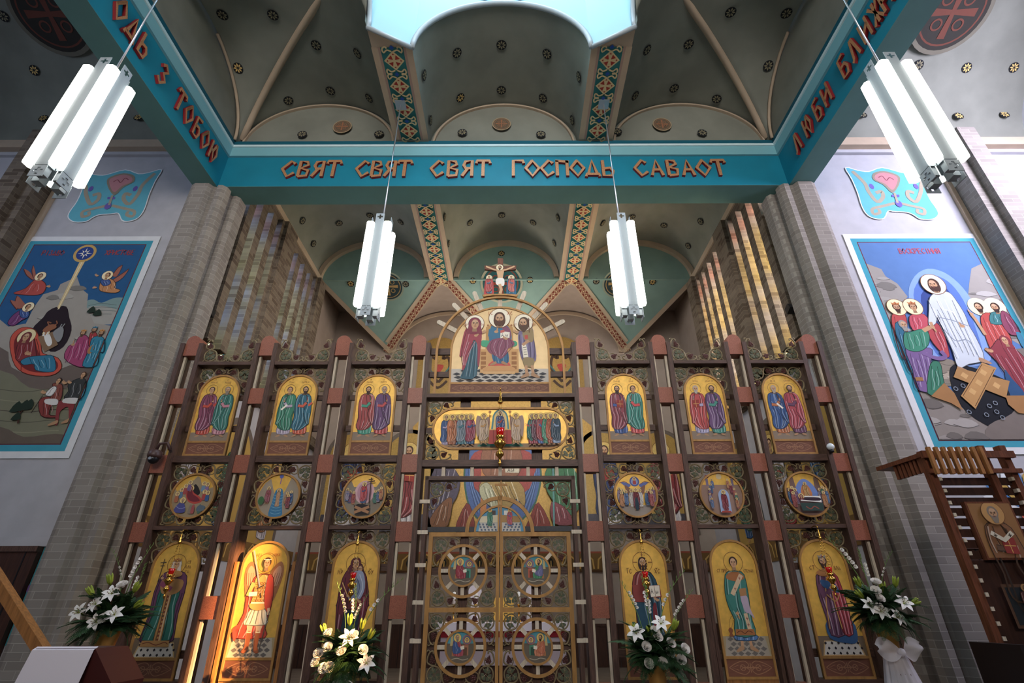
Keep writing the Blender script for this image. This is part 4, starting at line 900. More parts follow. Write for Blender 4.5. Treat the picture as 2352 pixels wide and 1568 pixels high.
def dormition_r(P):
    chord(P, .1, '7a5a50', [(.98, .3), (.75, .3), (.7, .8), (.5, .8), (.45, .2), (-.45, .2), (-.5, .8), (-.7, .8), (-.75, .3), (-.98, .3)])
    P.smooth([(-.5, -.1), (-.45, .35), (-.2, .65), (0, .72), (.2, .65), (.45, .35), (.5, -.1)], '6a8ad0'); P.smooth([(-.25, -.1), (-.2, .3), (0, .5), (.2, .3), (.25, -.1)], 'd07a3c')
    saint(P, 0, -.25, .8, 'b0803c', 'c8924a', beard=.8, halo='e8c87a'); group(P, [(-.82, -.5), (-.7, -.4), (-.58, -.5), (-.72, -.65), (.6, -.5), (.74, -.4), (.84, -.5), (.7, -.65)], .75, 7)
    P.poly([(-.48, -.12), (.5, -.12), (.5, -.42), (-.48, -.34)], 'f0ebe6'); P.smooth([(-.4, -.18), (.42, -.2), (.42, -.34), (-.38, -.30)], '3a2434'); head(P, -.42, -.14, .08, halo='e8c87a', veil='7a2030')
    P.poly([(-.55, -.45), (.55, -.45), (.5, -.8), (-.5, -.8)], '2f4a44'); P.curve([(-.3, -.6), (-.1, -.72), (.1, -.6), (.3, -.72)], .05, '9a4a3a'); P.ell(0, 1, 0.01, None, '000000')
R_ = [('round gold icon of the Nativity with a figure on a crimson bed', nativity_r), ('round gold icon of the Baptism with a figure in a blue river', baptism_r), ('round gold icon of the Descent with a tall dark cross', descent_r),
      ('round gold icon of the Ascension with a small blue circle held by two angels', ascension_r), ('round gold icon of Pentecost with figures seated in a horseshoe', pentecost_r), ('round gold icon of the Dormition with a white bier before a blue almond, far right', dormition_r)]
for (c, nm), (lab, f) in zip(BAYS, R_): roundel(c, lab, f)
# ---- lower row: tall single saints
LW, LZ0, LZT, LG = .65, -.75, .885, -.28
def checker(P, c, z0, z1, w0, w1, c1='b8ab98', c2='6c6460'):
    P.poly([(c-w0, z0), (c+w0, z0), (c+w1, z1), (c-w1, z1)], c1)
    for j in range(4):
        for i in range(-3, 4):
            za, zb = z0+(z1-z0)*j/4, z0+(z1-z0)*(j+1)/4; W = lambda z: w0+(w1-w0)*(z-z0)/(z1-z0)
            zm = (za+zb)/2; x = (i+(j % 2)*.5)/3.2
            if abs(x)*1.0 > .86: continue
            P.poly([(c+(x-.15)*W(zm), zm), (c+x*W(za), za), (c+(x+.15)*W(zm), zm), (c+x*W(zb), zb)], c2)
def rug(P, c, z0, z1, w0, w1):
    P.poly([(c-w0, z0), (c+w0, z0), (c+w1, z1), (c-w1, z1)], 'c8a468'); P.poly([(c-w0*.93, z0+.012), (c+w0*.93, z0+.012), (c+w1*.93, z1-.012), (c-w1*.93, z1-.012)], 'd8d0c0')
    for j in range(3):
        for i in range(6):
            z = z0+(z1-z0)*(j+.5)/3; x = (i-2.5+(j % 2)*.4)/3*w0*.93
            P.poly([(c+x-.018, z), (c+x, z-.018), (c+x+.018, z), (c+x, z+.018)], '2a2428')
lab6 = ['tall arched icon of a crowned woman saint holding a cross, far left bay', 'narrow door with a red-cloaked archangel holding a sword, lit orange by the sun', 'tall arched icon of a mother in maroon holding a child',
        'tall arched icon of Christ in a blue mantle with an open book', 'narrow deacon door with a young deacon saint in green vestments swinging a censer', 'tall arched icon of a crowned bearded king in crimson, far right bay']
def low_icon(i):
    c = BAYS[i][0]; door = i in (1, 4)
    th = Thing('deacon_door' if door else 'arched_icon', lab6[i], 'door' if door else 'icon', (c, -.06, SB if door else LZ0), ICO, 'lower row of tall icons')
    if door:
        P = icon_parts(th, c, LW, LZ0, LZT, LG, -.72, -.53, ground='a8946c')
        mb = MB(); mb.box(c-LW/2, c+LW/2, -.07, -.03, SB+.12, LZ0-.001, 0); th.part('lower_panel', mb, [M_OWOOD])
        Q = Paint(put_i(-.072), .001); Q.poly([(c-.29, -1.3), (c+.29, -1.3), (c+.29, -.79), (c-.29, -.79)], '3a2a20')
        for k in range(20): Q.line([(c-.29+k*.0305, -1.3), (c-.29+k*.0305, -.79)], .008, '9a7444')
        for k in range(16): Q.line([(c-.29, -1.3+k*.034), (c+.29, -1.3+k*.034)], .008, '9a7444')
        th.part('fretwork', Q.b, [M_CARVPAN])
        for s in SG: a, b = sorted((c+s*.372, c+s*.415)); th.part('door_stile', MB().box(a, b, -.10, .02, SB+.02, .62), [M_OWOOD if i == 1 else M_DWOOD])  # archangel door stiles: the sun's orange is put into the wood colour
        th.part('door_rail', MB().box(c-.372, c+.372, -.02, .02, .50, .58), [M_DWOODH]); th.part('door_rail', MB().box(c-.372, c+.372, -.02, .02, -.54, -.45), [M_DWOODH])
    else: P = icon_parts(th, c, LW, LZ0, LZT, LG, -.72, -.53, ground='7a6650')
    return th, c, P
def fin(th, P): th.part('painting', P.b, [M_PAINT])
INK = '7a4214'
# crowned woman saint
th, c, P = low_icon(0); rug(P, c, -.50, -.33, .27, .22)
robe(P, c, -.36, 1.0, [(.86, -.07, .08), (.80, -.16, .18), (.60, -.20, .20), (.35, -.19, .18), (.12, -.22, .20), (.03, -.20, .16)], '6c3a5c', 3, 7)
robe(P, c, -.36, 1.0, [(.66, -.12, .13), (.45, -.13, .12), (.25, -.16, .15), (.06, -.20, .16)], '1f6a5c', 4, 6)
robe(P, c, -.36, 1.0, [(.64, -.035, .035), (.3, -.035, .035), (.04, -.045, .045)], 'b5803c', 5, 2)
for k in range(12): P.ell(c, -.30+k*.045, .014, None, '7a3a24', n=8)
P.poly([(c-.21, -.38), (c+.17, -.38), (c+.16, -.31), (c-.19, -.31)], 'b5803c'); P.curve([(c-.18, -.345), (c-.1, -.33), (c, -.36), (c+.1, -.33), (c+.15, -.35)], .01, '7a3a24')
P.smooth([(c-.13, .40), (c+.14, .40), (c+.15, .28), (c+.05, .22), (c-.1, .24)], 'a8763c'); P.line([(c-.14, .36), (c+.02, .28)], .06, '8a3a5c'); hand(P, c-.14, .42, .045, .1, 1)
head(P, c+.01, .585, .062, halo='ring', veil='d8c8b4', crown='b5762c', hr=2.0); P.ell(c+.01, .47, .11, .045, 'b5803c')
P.line([(c-.185, .37), (c-.17, .66)], .010, '4a3a2c'); P.line([(c-.215, .61), (c-.135, .615)], .010, '4a3a2c'); P.line([(c-.205, .57), (c-.15, .573)], .010, '4a3a2c')
P.text('СТ', c+.15, .60, .035, INK); P.text('ОЛЬ', c+.14, .54, .035, INK); P.text('ГА', c+.15, .48, .035, INK); fin(th, P)
# archangel
th, c, P = low_icon(1); checker(P, c, -.50, -.285, .285, .25)
for s in SG:
    P.smooth([(c+s*.08, .46), (c+s*.14, .58), (c+s*.21, .62), (c+s*.26, .52), (c+s*.24, .34), (c+s*.17, .12), (c+s*.12, .2)], 'a8683c'); P.smooth([(c+s*.12, .48), (c+s*.19, .57), (c+s*.23, .5), (c+s*.2, .33), (c+s*.14, .34)], 'c89070')
    for k in range(4): P.line([(c+s*(.12+.03*k), .22+.04*k), (c+s*(.15+.03*k), .48)], .006, '7a4a2c')
robe(P, c, -.4, 1.0, [(.86, -.05, .06), (.82, -.12, .13), (.6, -.18, .17), (.4, -.17, .16), (.22, -.24, .14), (.12, -.27, .16)], 'c93a28', 2, 9)
for s in SG:
    P.smooth([(c+s*.02-.01, -.1), (c+s*.11, -.08), (c+s*.09, -.2), (c+s*.075-.01, -.36), (c+s*.03-.01, -.36), (c+s*.025, -.2)], 'e0b890'); P.smooth([(c+s*.03, -.22), (c+s*.085, -.22), (c+s*.085, -.38), (c+s*.12, -.44), (c+s*.06, -.45), (c+s*.03, -.38)], 'b05a2c')
    P.line([(c+s*.03, -.22), (c+s*.09, -.22)], .014, 'e8d8b0')
robe(P, c, -.4, 1.0, [(.44, -.09, .10), (.35, -.12, .13), (.27, -.14, .15)], 'e8dcc0', 6, 8)
robe(P, c, -.4, 1.0, [(.85, -.05, .05), (.8, -.10, .10), (.62, -.085, .095), (.46, -.095, .105)], 'd8a048', 7, 2)
for j in range(6):
    for k in range(5): P.oring(c-.07+k*.035, .10+j*.05, .015, .005, 'a06020', n=8)
P.smooth([(c-.1, .12), (c+.11, .12), (c+.11, .06), (c, .03), (c-.1, .06)], 'd8a048'); P.line([(c-.1, .12), (c+.1, .12)], .02, 'f0e0c0')
P.line([(c-.11, .36), (c-.16, .22), (c-.04, .22)], .06, 'd8a048'); P.line([(c-.15, .22), (c-.04, .23)], .05, 'f0dcc8'); hand(P, c, .24, .04, .5, .8)
P.line([(c-.19, .76), (c-.02, .30)], .020, '9a9aa0'); P.line([(c-.05, .29), (c+.03, .33)], .014, '4a3a34'); P.line([(c+.0, .24), (c+.02, .18)], .012, '4a3a34')
P.smooth([(c+.07, .45), (c+.13, .42), (c+.16, .2), (c+.15, .02), (c+.09, .08), (c+.06, .25)], 'c93a28'); P.line([(c+.145, .06), (c+.16, -.02)], .035, 'e0b890'); P.line([(c+.165, .02), (c+.11, -.44)], .010, '6a5a4c')
P.smooth([(c-.2, -.13), (c-.27, -.18), (c-.25, -.28), (c-.22, -.32), (c-.2, -.22)], 'c93a28')
head(P, c+.02, .60, .062, hair='4a2c1c', halo='ring', hr=2.0); P.line([(c-.03, .645), (c+.07, .645)], .008, 'f0e8e0'); P.text('АРХ', c-.15, .69, .035, 'a8541c'); P.text('МИХ', c+.10, .69, .035, 'a8541c'); fin(th, P)
# mother and child
th, c, P = low_icon(2)
P.smooth([(c-.13, -.28), (c-.12, 0), (c-.09, .05), (c+.12, .05), (c+.14, -.28)], '1c3040')
robe(P, c, -.42, 1.0, [(1.0, -.07, .07), (.93, -.11, .10), (.84, -.16, .15), (.66, -.19, .20), (.55, -.19, .21), (.47, -.175, .19)], '6c2434', 5, 7)
robe(P, c, -.42, 1.0, [(.6, -.19, -.08), (.4, -.19, -.10), (.2, -.17, -.12), (.14, -.16, -.13)], '6c2434', 6, 3); robe(P, c, -.42, 1.0, [(.6, .1, .21), (.45, .11, .20), (.3, .12, .16), (.2, .10, .13)], '7a2438', 7, 3)
head(P, c-.01, .59, .065, halo='ring', veil='5c1c2c', face=1, hr=2.0); head(P, c+.06, .525, .042, hair='6a4024', halo='ring', face=-1, hr=1.9)
P.smooth([(c-.03, .48), (c+.10, .49), (c+.15, .30), (c+.10, .16), (c+.02, .08), (c-.05, .15), (c-.06, .3)], '8f9bb8'); P.curve([(c, .45), (c+.08, .3), (c+.02, .14)], .010, '5a6688'); P.curve([(c+.06, .46), (c+.12, .3), (c+.06, .14)], .008, 'c8d0e0')
P.smooth([(c-.02, .12), (c+.1, .16), (c+.08, .06), (c, .04)], '8a2a28'); hand(P, c-.06, .2, .05, 1, .4); hand(P, c+.1, .13, .045, -1, .6); P.line([(c-.16, .36), (c-.07, .2)], .012, 'd8a860'); P.ell(c-.01, .665, .010, None, 'e0b860', n=8)
P.text('МР', c-.24, .46, .05, INK); P.text('~', c-.22, .46, .05, INK); P.text('ОУ', c+.17, .46, .05, INK); P.text('~', c+.18, .46, .05, INK); fin(th, P)
# Christ with book
th, c, P = low_icon(3)
robe(P, c, -.42, 1.0, [(.90, -.05, .06), (.85, -.13, .12), (.65, -.17, .12), (.5, -.14, .12), (.1, -.12, .15)], '8f3430', 2, 6)
robe(P, c, -.42, 1.0, [(.56, -.14, .12), (.4, -.135, .16), (.25, -.13, .18), (.1, -.12, .20), (.0, -.10, .14)], '1d4a60', 3, 8)
robe(P, c, -.42, 1.0, [(.88, .03, .09), (.8, .05, .15), (.6, .06, .19), (.45, .1, .19), (.3, .12, .17)], '1d4a60', 4, 4)
P.smooth([(c+.08, .05), (c+.13, .08), (c+.12, -.3), (c+.07, -.3)], '7a1f2c')
P.line([(c-.13, .32), (c-.12, .14), (c+.0, .15)], .075, '8f3430'); hand(P, c+.01, .19, .05, .2, 1)
P.poly([(c+.05, .31), (c+.20, .32), (c+.21, .17), (c+.07, .17)], '8a2420'); P.poly([(c+.055, .31), (c+.195, .315), (c+.195, .185), (c+.07, .175)], 'e8dcc8'); P.line([(c+.125, .31), (c+.13, .18)], .006, '6a4a3c'); P.text('А', c+.07, .215, .06, '2a2020', .12); P.text('ω', c+.14, .215, .05, '2a2020', .14)
hand(P, c+.15, .14, .05, -1, .5); head(P, c, .59, .066, hair='3c2418', beard=.9, halo='ring', hr=2.0, longhair=True)
for a in (0, pi/2, pi): P.line([(c+.075*cos(a), .6+.075*sin(a)), (c+.13*cos(a), .6+.13*sin(a))], .008, '8a4a20')
P.text('ІС', c-.235, .46, .055, INK); P.text('~', c-.225, .46, .05, INK); P.text('ХС', c+.15, .46, .055, INK); P.text('~', c+.165, .46, .05, INK); fin(th, P)
# young deacon
th, c, P = low_icon(4); checker(P, c, -.50, -.285, .285, .25, 'a89c8c', '6f6862')
for s in SG: P.line([(c+s*.05, -.3), (c+s*.06, -.40)], .035, SK); foot(P, c+s*.065, -.42, .07, s)
robe(P, c, -.4, 1.0, [(.14, -.115, .13), (.08, -.12, .135)], '4a7ab0', 1, 6)
robe(P, c, -.4, 1.0, [(.88, -.05, .05), (.84, -.13, .12), (.62, -.17, .13), (.45, -.15, .12), (.3, -.10, .12), (.13, -.12, .13)], '2f7f74', 2, 8)
P.poly([(c-.12, -.27), (c+.13, -.27), (c+.125, -.20), (c-.115, -.20)], 'a8642c'); P.curve([(c-.1, -.24), (c-.05, -.22), (c, -.25), (c+.05, -.22), (c+.1, -.24)], .008, '5a2a18')
P.smooth([(c-.13, .40), (c-.07, .47), (c+.06, .47), (c+.12, .40), (c, .36)], 'a8642c'); P.line([(c+.08, .44), (c-.08, .20)], .055, 'd8b890'); P.line([(c+.05, -.02), (c+.07, -.2)], .05, 'd8b890')
for x, z in ((-.03, .27), (.05, .4), (.06, -.08), (.065, -.15)): P.line([(c+x-.015, z), (c+x+.015, z)], .006, '8a2a20'); P.line([(c+x, z-.02), (c+x, z+.02)], .006, '8a2a20')
P.smooth([(c+.02, .18), (c+.11, .18), (c+.12, .05), (c+.16, -.08), (c+.10, -.02), (c+.05, 0)], 'b8a4b8'); P.poly([(c+.02, .18), (c+.11, .19), (c+.11, .28), (c+.02, .27)], 'b07a44'); P.line([(c-.14, .2), (c-.08, .02)], .06, '2f7f74'); hand(P, c-.055, -.02, .05, .4, -1)
P.curve([(c-.05, -.06), (c-.12, -.1), (c-.17, -.2)], .004, '8a5a2c'); P.curve([(c-.04, -.06), (c-.15, -.06), (c-.19, -.2)], .004, '8a5a2c'); P.smooth([(c-.21, -.21), (c-.18, -.18), (c-.15, -.21), (c-.165, -.25), (c-.15, -.28), (c-.21, -.28), (c-.195, -.25)], '8a4a24')
head(P, c, .59, .064, hair='3a241c', halo='ring', hr=2.0); P.text('СТ ПРВ', c-.24, .47, .04, INK, adv=.62); P.text('СТЕФАН', c+.12, .47, .035, INK, adv=.62); fin(th, P)
# crowned king
th, c, P = low_icon(5); rug(P, c, -.50, -.33, .27, .22)
P.smooth([(c-.14, -.30), (c-.12, -.1), (c+.2, -.1), (c+.21, -.34), (c+.05, -.36)], '2a5a88')
robe(P, c, -.42, 1.0, [(.88, -.05, .05), (.84, -.13, .10), (.6, -.15, .10), (.35, -.12, .08), (.15, -.11, .06)], '6a3c58', 2, 6)
robe(P, c, -.42, 1.0, [(.88, .0, .08), (.83, .02, .15), (.6, .03, .18), (.35, .04, .19), (.16, .06, .17)], 'a82838', 3, 6)
P.curve([(c-.11, -.2), (c-.08, .1), (c-.02, .35), (c+.02, .42)], .012, 'c89040'); P.curve([(c+.05, -.2), (c+.03, .1), (c+.04, .35)], .012, 'c89040'); P.smooth([(c-.08, .38), (c+.1, .32), (c+.12, .22), (c+.02, .25), (c-.08, .3)], '2a5a88')
P.ell(c, .46, .12, .045, 'b07030'); P.line([(c-.12, .32), (c-.1, .18), (c+.02, .25)], .065, '6a3c58'); hand(P, c+.03, .28, .045, .3, 1); P.curve([(c-.05, .2), (c+.05, .12), (c+.12, .2)], .014, 'b5803c')
head(P, c, .60, .064, hair='3c2418', beard=.7, halo='ring', crown='9a8a78', hr=2.0); P.text('СТ', c-.20, .50, .05, INK); P.text('ВЛД', c+.13, .50, .045, INK, adv=.65); fin(th, P)

# ---- great arched icon over the doors: Christ enthroned between two standing figures
D = lambda x, y: ((x/2.451+860-1149)*.0070-.02, 3.0+(910-(y/2.451+600))*.00778)
th = Thing('arched_icon', 'large arched icon of Christ enthroned between two standing saints, above the central rail', 'icon', (-.02, -.12, 3.0), ICO)
icx = -.015; w = 1.60; y0 = -.115
O = arch(icx, w, 3.0, 4.54, 32); I = arch(icx, w-.06, 3.03, 4.51, 32)
mb = MB(); frame_ring(mb, O, I, y0-.02, y0+.02); mb.box(icx-.77, icx+.77, y0-.012, y0+.01, 3.165, 3.195); th.part('frame', mb, [M_GOLDF]); th.part('backing_board', MB().prism(arch(icx, w-.01, 3.005, 4.535, 32), y0+.004, y0+.04), [M_DWOOD])
mb = MB(); a = arch(icx, w-.06, 3.19, 4.51, 32); mb.add([(p[0], y0-.002, p[1]) for p in a], [tuple(range(len(a)))]); th.part('gold_ground', mb, [mat('pale_gold_ground', 'd6b888', rough=.45, metal=.2, noise=.05)])
Q = Paint(put_i(y0-.004), .001); Q.poly([(icx-.77, 3.03), (icx+.77, 3.03), (icx+.77, 3.165), (icx-.77, 3.165)], '7a4732')
for k in range(3): carved_base(Q, icx-.77+k*.515, icx-.77+(k+1)*.515, 3.03, 3.165)
th.part('carved_base', Q.b, [M_CARVPAN])
P = Paint(put_i(y0-.002), .001, .00012)
P.poly([(icx-.77, 3.195), (icx+.77, 3.195), (icx+.77, 3.42), (icx-.77, 3.42)], 'c8bfb4')
for j in range(4):
    for i in range(-6, 7):
        x = icx+(i+(j % 2)*.5)*.125*(1.25-.08*j); z = 3.222+j*.055
        if abs(x-icx) < .69: P.poly([(x-.062*(1.2-.08*j), z), (x, z-.027), (x+.062*(1.2-.08*j), z), (x, z+.027)], '39383c')
# throne
for pts, cl in (([(628, 395), (650, 385), (770, 385), (785, 400), (785, 540), (628, 540)], 'c8924c'), ([(600, 520), (815, 520), (815, 650), (600, 650)], 'd8a05c'), ([(600, 640), (650, 600), (770, 600), (795, 640), (795, 655), (620, 655)], 'e0ac6c')): P.poly([D(*q) for q in pts], cl)
for k in range(4):
    for x in (618, 790): P.poly([D(x-14, 535+k*26), D(x+14, 535+k*26), D(x+14, 553+k*26), D(x-14, 553+k*26)], 'a86a30')
for x in (640, 660, 755, 775): P.ell(*D(x, 385), .018, None, 'b0703c')
P.smooth([D(610, 470), D(700, 480), D(798, 475), D(798, 505), D(700, 510), D(610, 505)], '3aa87c')
P.smooth([D(650, 600), D(700, 575), D(760, 595), D(765, 620), D(700, 625), D(650, 620)], 'd84a44'); P.poly([D(615, 625), D(645, 612), D(770, 612), D(795, 625), D(795, 640), D(615, 640)], 'd89a58')
# Christ
P.smooth([D(675, 590), D(668, 520), D(745, 520), D(760, 590), D(720, 600)], '2f6a90'); folds(P, [(D(0, 520)[1], D(672, 0)[0], D(750, 0)[0]), (D(0, 560)[1], D(672, 0)[0], D(757, 0)[0]), (D(0, 595)[1], D(675, 0)[0], D(760, 0)[0])], '2f6a90', 5, .008)
P.smooth([D(670, 385), D(740, 385), D(768, 410), D(775, 470), D(740, 490), D(660, 490), D(645, 440), D(655, 400)], '2f7396')
P.smooth([D(715, 380), D(745, 390), D(768, 412), D(770, 460), D(735, 450), D(725, 410)], '8a4a68')
P.smooth([D(640, 500), D(665, 468), D(740, 455), D(785, 475), D(790, 500), D(755, 520), D(750, 545), D(715, 575), D(690, 560), D(650, 540), D(635, 515)], '8f4a64'); folds(P, [(D(0, 470)[1], D(670, 0)[0], D(770, 0)[0]), (D(0, 510)[1], D(650, 0)[0], D(780, 0)[0]), (D(0, 560)[1], D(680, 0)[0], D(735, 0)[0])], '8f4a64', 7, .007)
P.poly([D(712, 428), D(736, 422), D(766, 425), D(764, 458), D(736, 455), D(712, 460)], 'efe6d4'); P.text('А', D(716, 455)[0], D(716, 453)[1], .07, '28222a', .13); P.text('ω', D(742, 452)[0], D(742, 450)[1], .055, '28222a', .15); P.line([D(660, 410), D(652, 440), D(680, 430)], .085, '2f7396'); hand(P, *D(688, 422), .07, .4, .8); hand(P, *D(745, 462), .06, -1, .4)
P.poly([D(712, 415), D(735, 412), D(735, 425), D(712, 430)], 'c85a50'); foot(P, *D(682, 600), .07, -1); foot(P, *D(728, 598), .07, 1)
head(P, *D(706, 347), .105, hair='5a3420', beard=.7, halo='f2e6cc', hr=1.65, longhair=True)
P.text('ІС', D(636, 0)[0], D(0, 325)[1], .065, 'b5602c'); P.text('ХС', D(750, 0)[0], D(0, 325)[1], .065, 'b5602c')
# woman in red, left
P.smooth([D(535, 490), D(580, 490), D(582, 665), D(500, 680), D(495, 665), D(520, 600)], '2f5f70'); folds(P, [(D(0, 490)[1], D(540, 0)[0], D(580, 0)[0]), (D(0, 580)[1], D(525, 0)[0], D(580, 0)[0]), (D(0, 670)[1], D(500, 0)[0], D(580, 0)[0])], '2f5f70', 6, .008)
P.smooth([D(548, 380), D(580, 385), D(605, 430), D(600, 520), D(595, 610), D(585, 600), D(582, 500), D(560, 470), D(540, 540), D(515, 625), D(500, 630), D(505, 560), D(482, 560), D(495, 470), D(510, 410)], 'a53a4c'); folds(P, [(D(0, 400)[1], D(520, 0)[0], D(590, 0)[0]), (D(0, 480)[1], D(500, 0)[0], D(570, 0)[0]), (D(0, 560)[1], D(492, 0)[0], D(530, 0)[0]), (D(0, 610)[1], D(503, 0)[0], D(520, 0)[0])], 'a53a4c', 6, .010)
P.line([D(548, 450), D(600, 432)], .05, 'a53a4c'); hand(P, *D(608, 428), .065, 1, .4); hand(P, *D(572, 445), .06, .8, .5)
head(P, *D(563, 378), .095, halo='f2e6cc', veil='8a2f44', face=1, hr=1.6)
# ascetic, right
P.smooth([D(815, 430), D(850, 400), D(895, 400), D(905, 470), D(915, 560), D(905, 590), D(890, 570), D(860, 600), D(835, 580), D(818, 520)], '7a6a90'); folds(P, [(D(0, 440)[1], D(820, 0)[0], D(900, 0)[0]), (D(0, 520)[1], D(825, 0)[0], D(908, 0)[0]), (D(0, 580)[1], D(840, 0)[0], D(905, 0)[0])], '7a6a90', 7, .009)
P.smooth([D(855, 395), D(895, 405), D(902, 470), D(880, 485), D(850, 470), D(838, 430)], '9c8458'); P.smooth([D(843, 570), D(900, 575), D(895, 615), D(868, 620), D(845, 612)], '9c8458'); P.poly([D(850, 445), D(868, 442), D(870, 465), D(852, 468)], 'c84a3c')
for x in (855, 890): P.line([D(x, 612), D(x+6, 665)], .045, SK); foot(P, *D(x+6, 665), .09, 1 if x > 870 else -1)
P.poly([D(833, 500), D(858, 498), D(870, 565), D(842, 570)], 'f0e6d0')
for k in range(4): P.line([D(840+k*2, 514+k*13), D(858+k*2, 512+k*13)], .008, '4a3a34')
P.line([D(815, 425), D(800, 430)], .04, '8a7aa0'); hand(P, *D(806, 428), .065, -1, .5); P.line([D(838, 500), D(875, 475)], .05, SK)
head(P, *D(845, 375), .095, hair='5a3c28', beard=1.6, halo='f2e6cc', face=-1, hr=1.6, longhair=True); P.line([D(877, 430), D(876, 345)], .012, '6a3a24'); P.line([D(866, 357), D(887, 357)], .012, '6a3a24')
P.text('МР', D(500, 0)[0], D(0, 392)[1], .045, 'b5602c'); P.text('ОУ', D(600, 0)[0], D(0, 390)[1], .04, 'b5602c'); P.text('СТ', D(786, 0)[0], D(0, 392)[1], .04, 'b5602c'); P.text('ІВН', D(890, 0)[0], D(0, 388)[1], .04, 'b5602c', adv=.6)
th.part('painting', P.b, [M_PAINT])
# hoop with rays
mb = MB(); mb.ring(-.015, 3.70, 1.00, 1.035, -.14, -.10, a0=0, a1=pi, n=48); mb.box(-1.05, -1.015, -.14, -.10, 3.0, 3.70); mb.box(.985, 1.02, -.14, -.10, 3.0, 3.70); th.part('halo_hoop', mb, [M_GOLDF], label='thin gilt hoop with wooden rays')
for k, (px, py) in enumerate(((1012, 742), (1046, 703), (1092, 677), (1204, 677), (1252, 703), (1290, 742), (1149, 690))):
    x, z = ico(px, py, -.05); a = atan2(z-3.70, x+.015); R1 = hypot(z-3.70, x+.015)+.02; R0 = .80; hw = .038; q = lambda r, o: (-.015+r*cos(a)-o*sin(a), 3.70+r*sin(a)+o*cos(a))
    pts = [q(R0, -hw), q(R1, -hw)]+[(q(R1+hw*sin(t), -hw*cos(t))) for t in fr(0, pi, 6)[1:-1]]+[q(R1, hw), q(R0, hw)]
    if k == 6: pts = [q(R0, -hw), q(1.02, -hw), q(1.02, hw), q(R0, hw)]
    th.part('ray', MB().prism(pts, -.09, -.05), [M_CREAM])
# crucifix group
th = Thing('crucifix', 'carved painted crucifix with two mourning figures on top of the arch hoop', 'crucifix', (-.02, -.12, 4.735), ICO)
cx = -.02; th.part('cross', MB().prism([(cx-.035, 4.745), (cx+.035, 4.745), (cx+.035, 5.24), (cx+.27, 5.27), (cx+.28, 5.35), (cx+.045, 5.335), (cx+.05, 5.50), (cx-.05, 5.50), (cx-.045, 5.335), (cx-.28, 5.35), (cx-.27, 5.27), (cx-.035, 5.24)], -.14, -.10), [M_RWOOD])
P = Paint(put_i(-.142), .001, .0008); P.line([(cx-.25, 5.33), (cx-.1, 5.26), (cx, 5.24), (cx+.1, 5.26), (cx+.25, 5.33)], .03, 'd8a878'); P.smooth([(cx-.06, 5.26), (cx+.06, 5.26), (cx+.045, 5.1), (cx+.05, 5.0), (cx-.05, 5.0), (cx-.045, 5.12)], 'd8a878')
P.smooth([(cx-.06, 5.08), (cx+.06, 5.08), (cx+.07, 4.95), (cx+.02, 4.93), (cx-.07, 4.97)], 'efe8e0'); P.line([(cx-.01, 4.97), (cx+.02, 4.86), (cx, 4.78)], .05, 'd8a878'); P.line([(cx-.13, 5.43), (cx+.13, 5.43)], .0, 'd8a878'); head(P, cx-.01, 5.30, .035, hair='4a2c1c', beard=.6, halo='f0e0b8', face=-1)
th.part('figure_on_cross', P.b, [M_PAINT])
for s, a, b in ((-1, 'c04848', 'c04848'), (1, '2f6a90', 'd06058')):
    x = cx+s*.19; mb = MB(); mb.prism([(x-.085, 4.765), (x+.085, 4.765), (x+.08, 4.9), (x+.07, 5.03), (x+.05, 5.08), (x-.05, 5.08), (x-.07, 5.03), (x-.08, 4.9)], -.14, -.12, 0, lin(a)); mb.disc(x, 5.10, .055, -.14, -.12, 0, lin('f0e0b8'), 20)
    g = th.part('mourning_figure', mb, [M_PAINT]); P = Paint(put_i(-.142), .001, .0004); saint(P, x, 4.77, .36, '3a7a98' , a if s < 0 else b, halo='f0e0b8', mirror=-s, feet=False)
    o = bpy.data.objects.new('painting', P.b.mesh('painting', [M_PAINT], th.at)); COL.objects.link(o); o.parent = g
th.part('base_scroll', MB().prism([(cx-.28, 4.72), (cx-.12, 4.745), (cx+.12, 4.745), (cx+.28, 4.72), (cx+.30, 4.76), (cx+.1, 4.775), (cx-.1, 4.775), (cx-.30, 4.76)], -.15, -.10), [M_GOLDF])
# ---- the supper panel: long stadium
th = Thing('oblong_icon', 'long round-ended gold icon of the apostles approaching Christ at an altar', 'icon', (0, -.07, 2.14), ICO)
def stad(hw, z0, z1, n=14): r = (z1-z0)/2; zc = (z0+z1)/2; return [(hw-r+r*cos(t), zc+r*sin(t)) for t in fr(-pi/2, pi/2, n)]+[(-hw+r+r*cos(t), zc+r*sin(t)) for t in fr(pi/2, 3*pi/2, n)]
mb = MB(); frame_ring(mb, stad(1.035, 2.14, 2.79), stad(1.005, 2.17, 2.76), -.10, -.05); th.part('frame', mb, [M_GOLDF]); th.part('backing_board', MB().prism(stad(1.03, 2.145, 2.785), -.076, -.03), [M_DWOOD])
mb = MB(); a = stad(1.005, 2.17, 2.76); mb.add([(p[0], -.078, p[1]) for p in a], [tuple(range(len(a)))]); th.part('gold_ground', mb, [M_GOLD])
P = Paint(put_i(-.078), .001); a = stad(1.005, 2.17, 2.76); P.poly([p for p in a if p[1] < 2.24]+[], 'a08468'); P.poly([(-.35, 2.19), (.35, 2.19), (.3, 2.24), (-.3, 2.24)], '4a9a88')
xm = lambda zx: (zx/2.451+860-1148)*.00668
cs = [('b0a4cc', '3a5a90'), ('4a78b0', 'b03a44'), ('b0603a', 'c8703c'), ('a8c0b8', '3a8a78'), ('3a7a88', '7a8a98'), ('2f5a88', 'a83a54')]
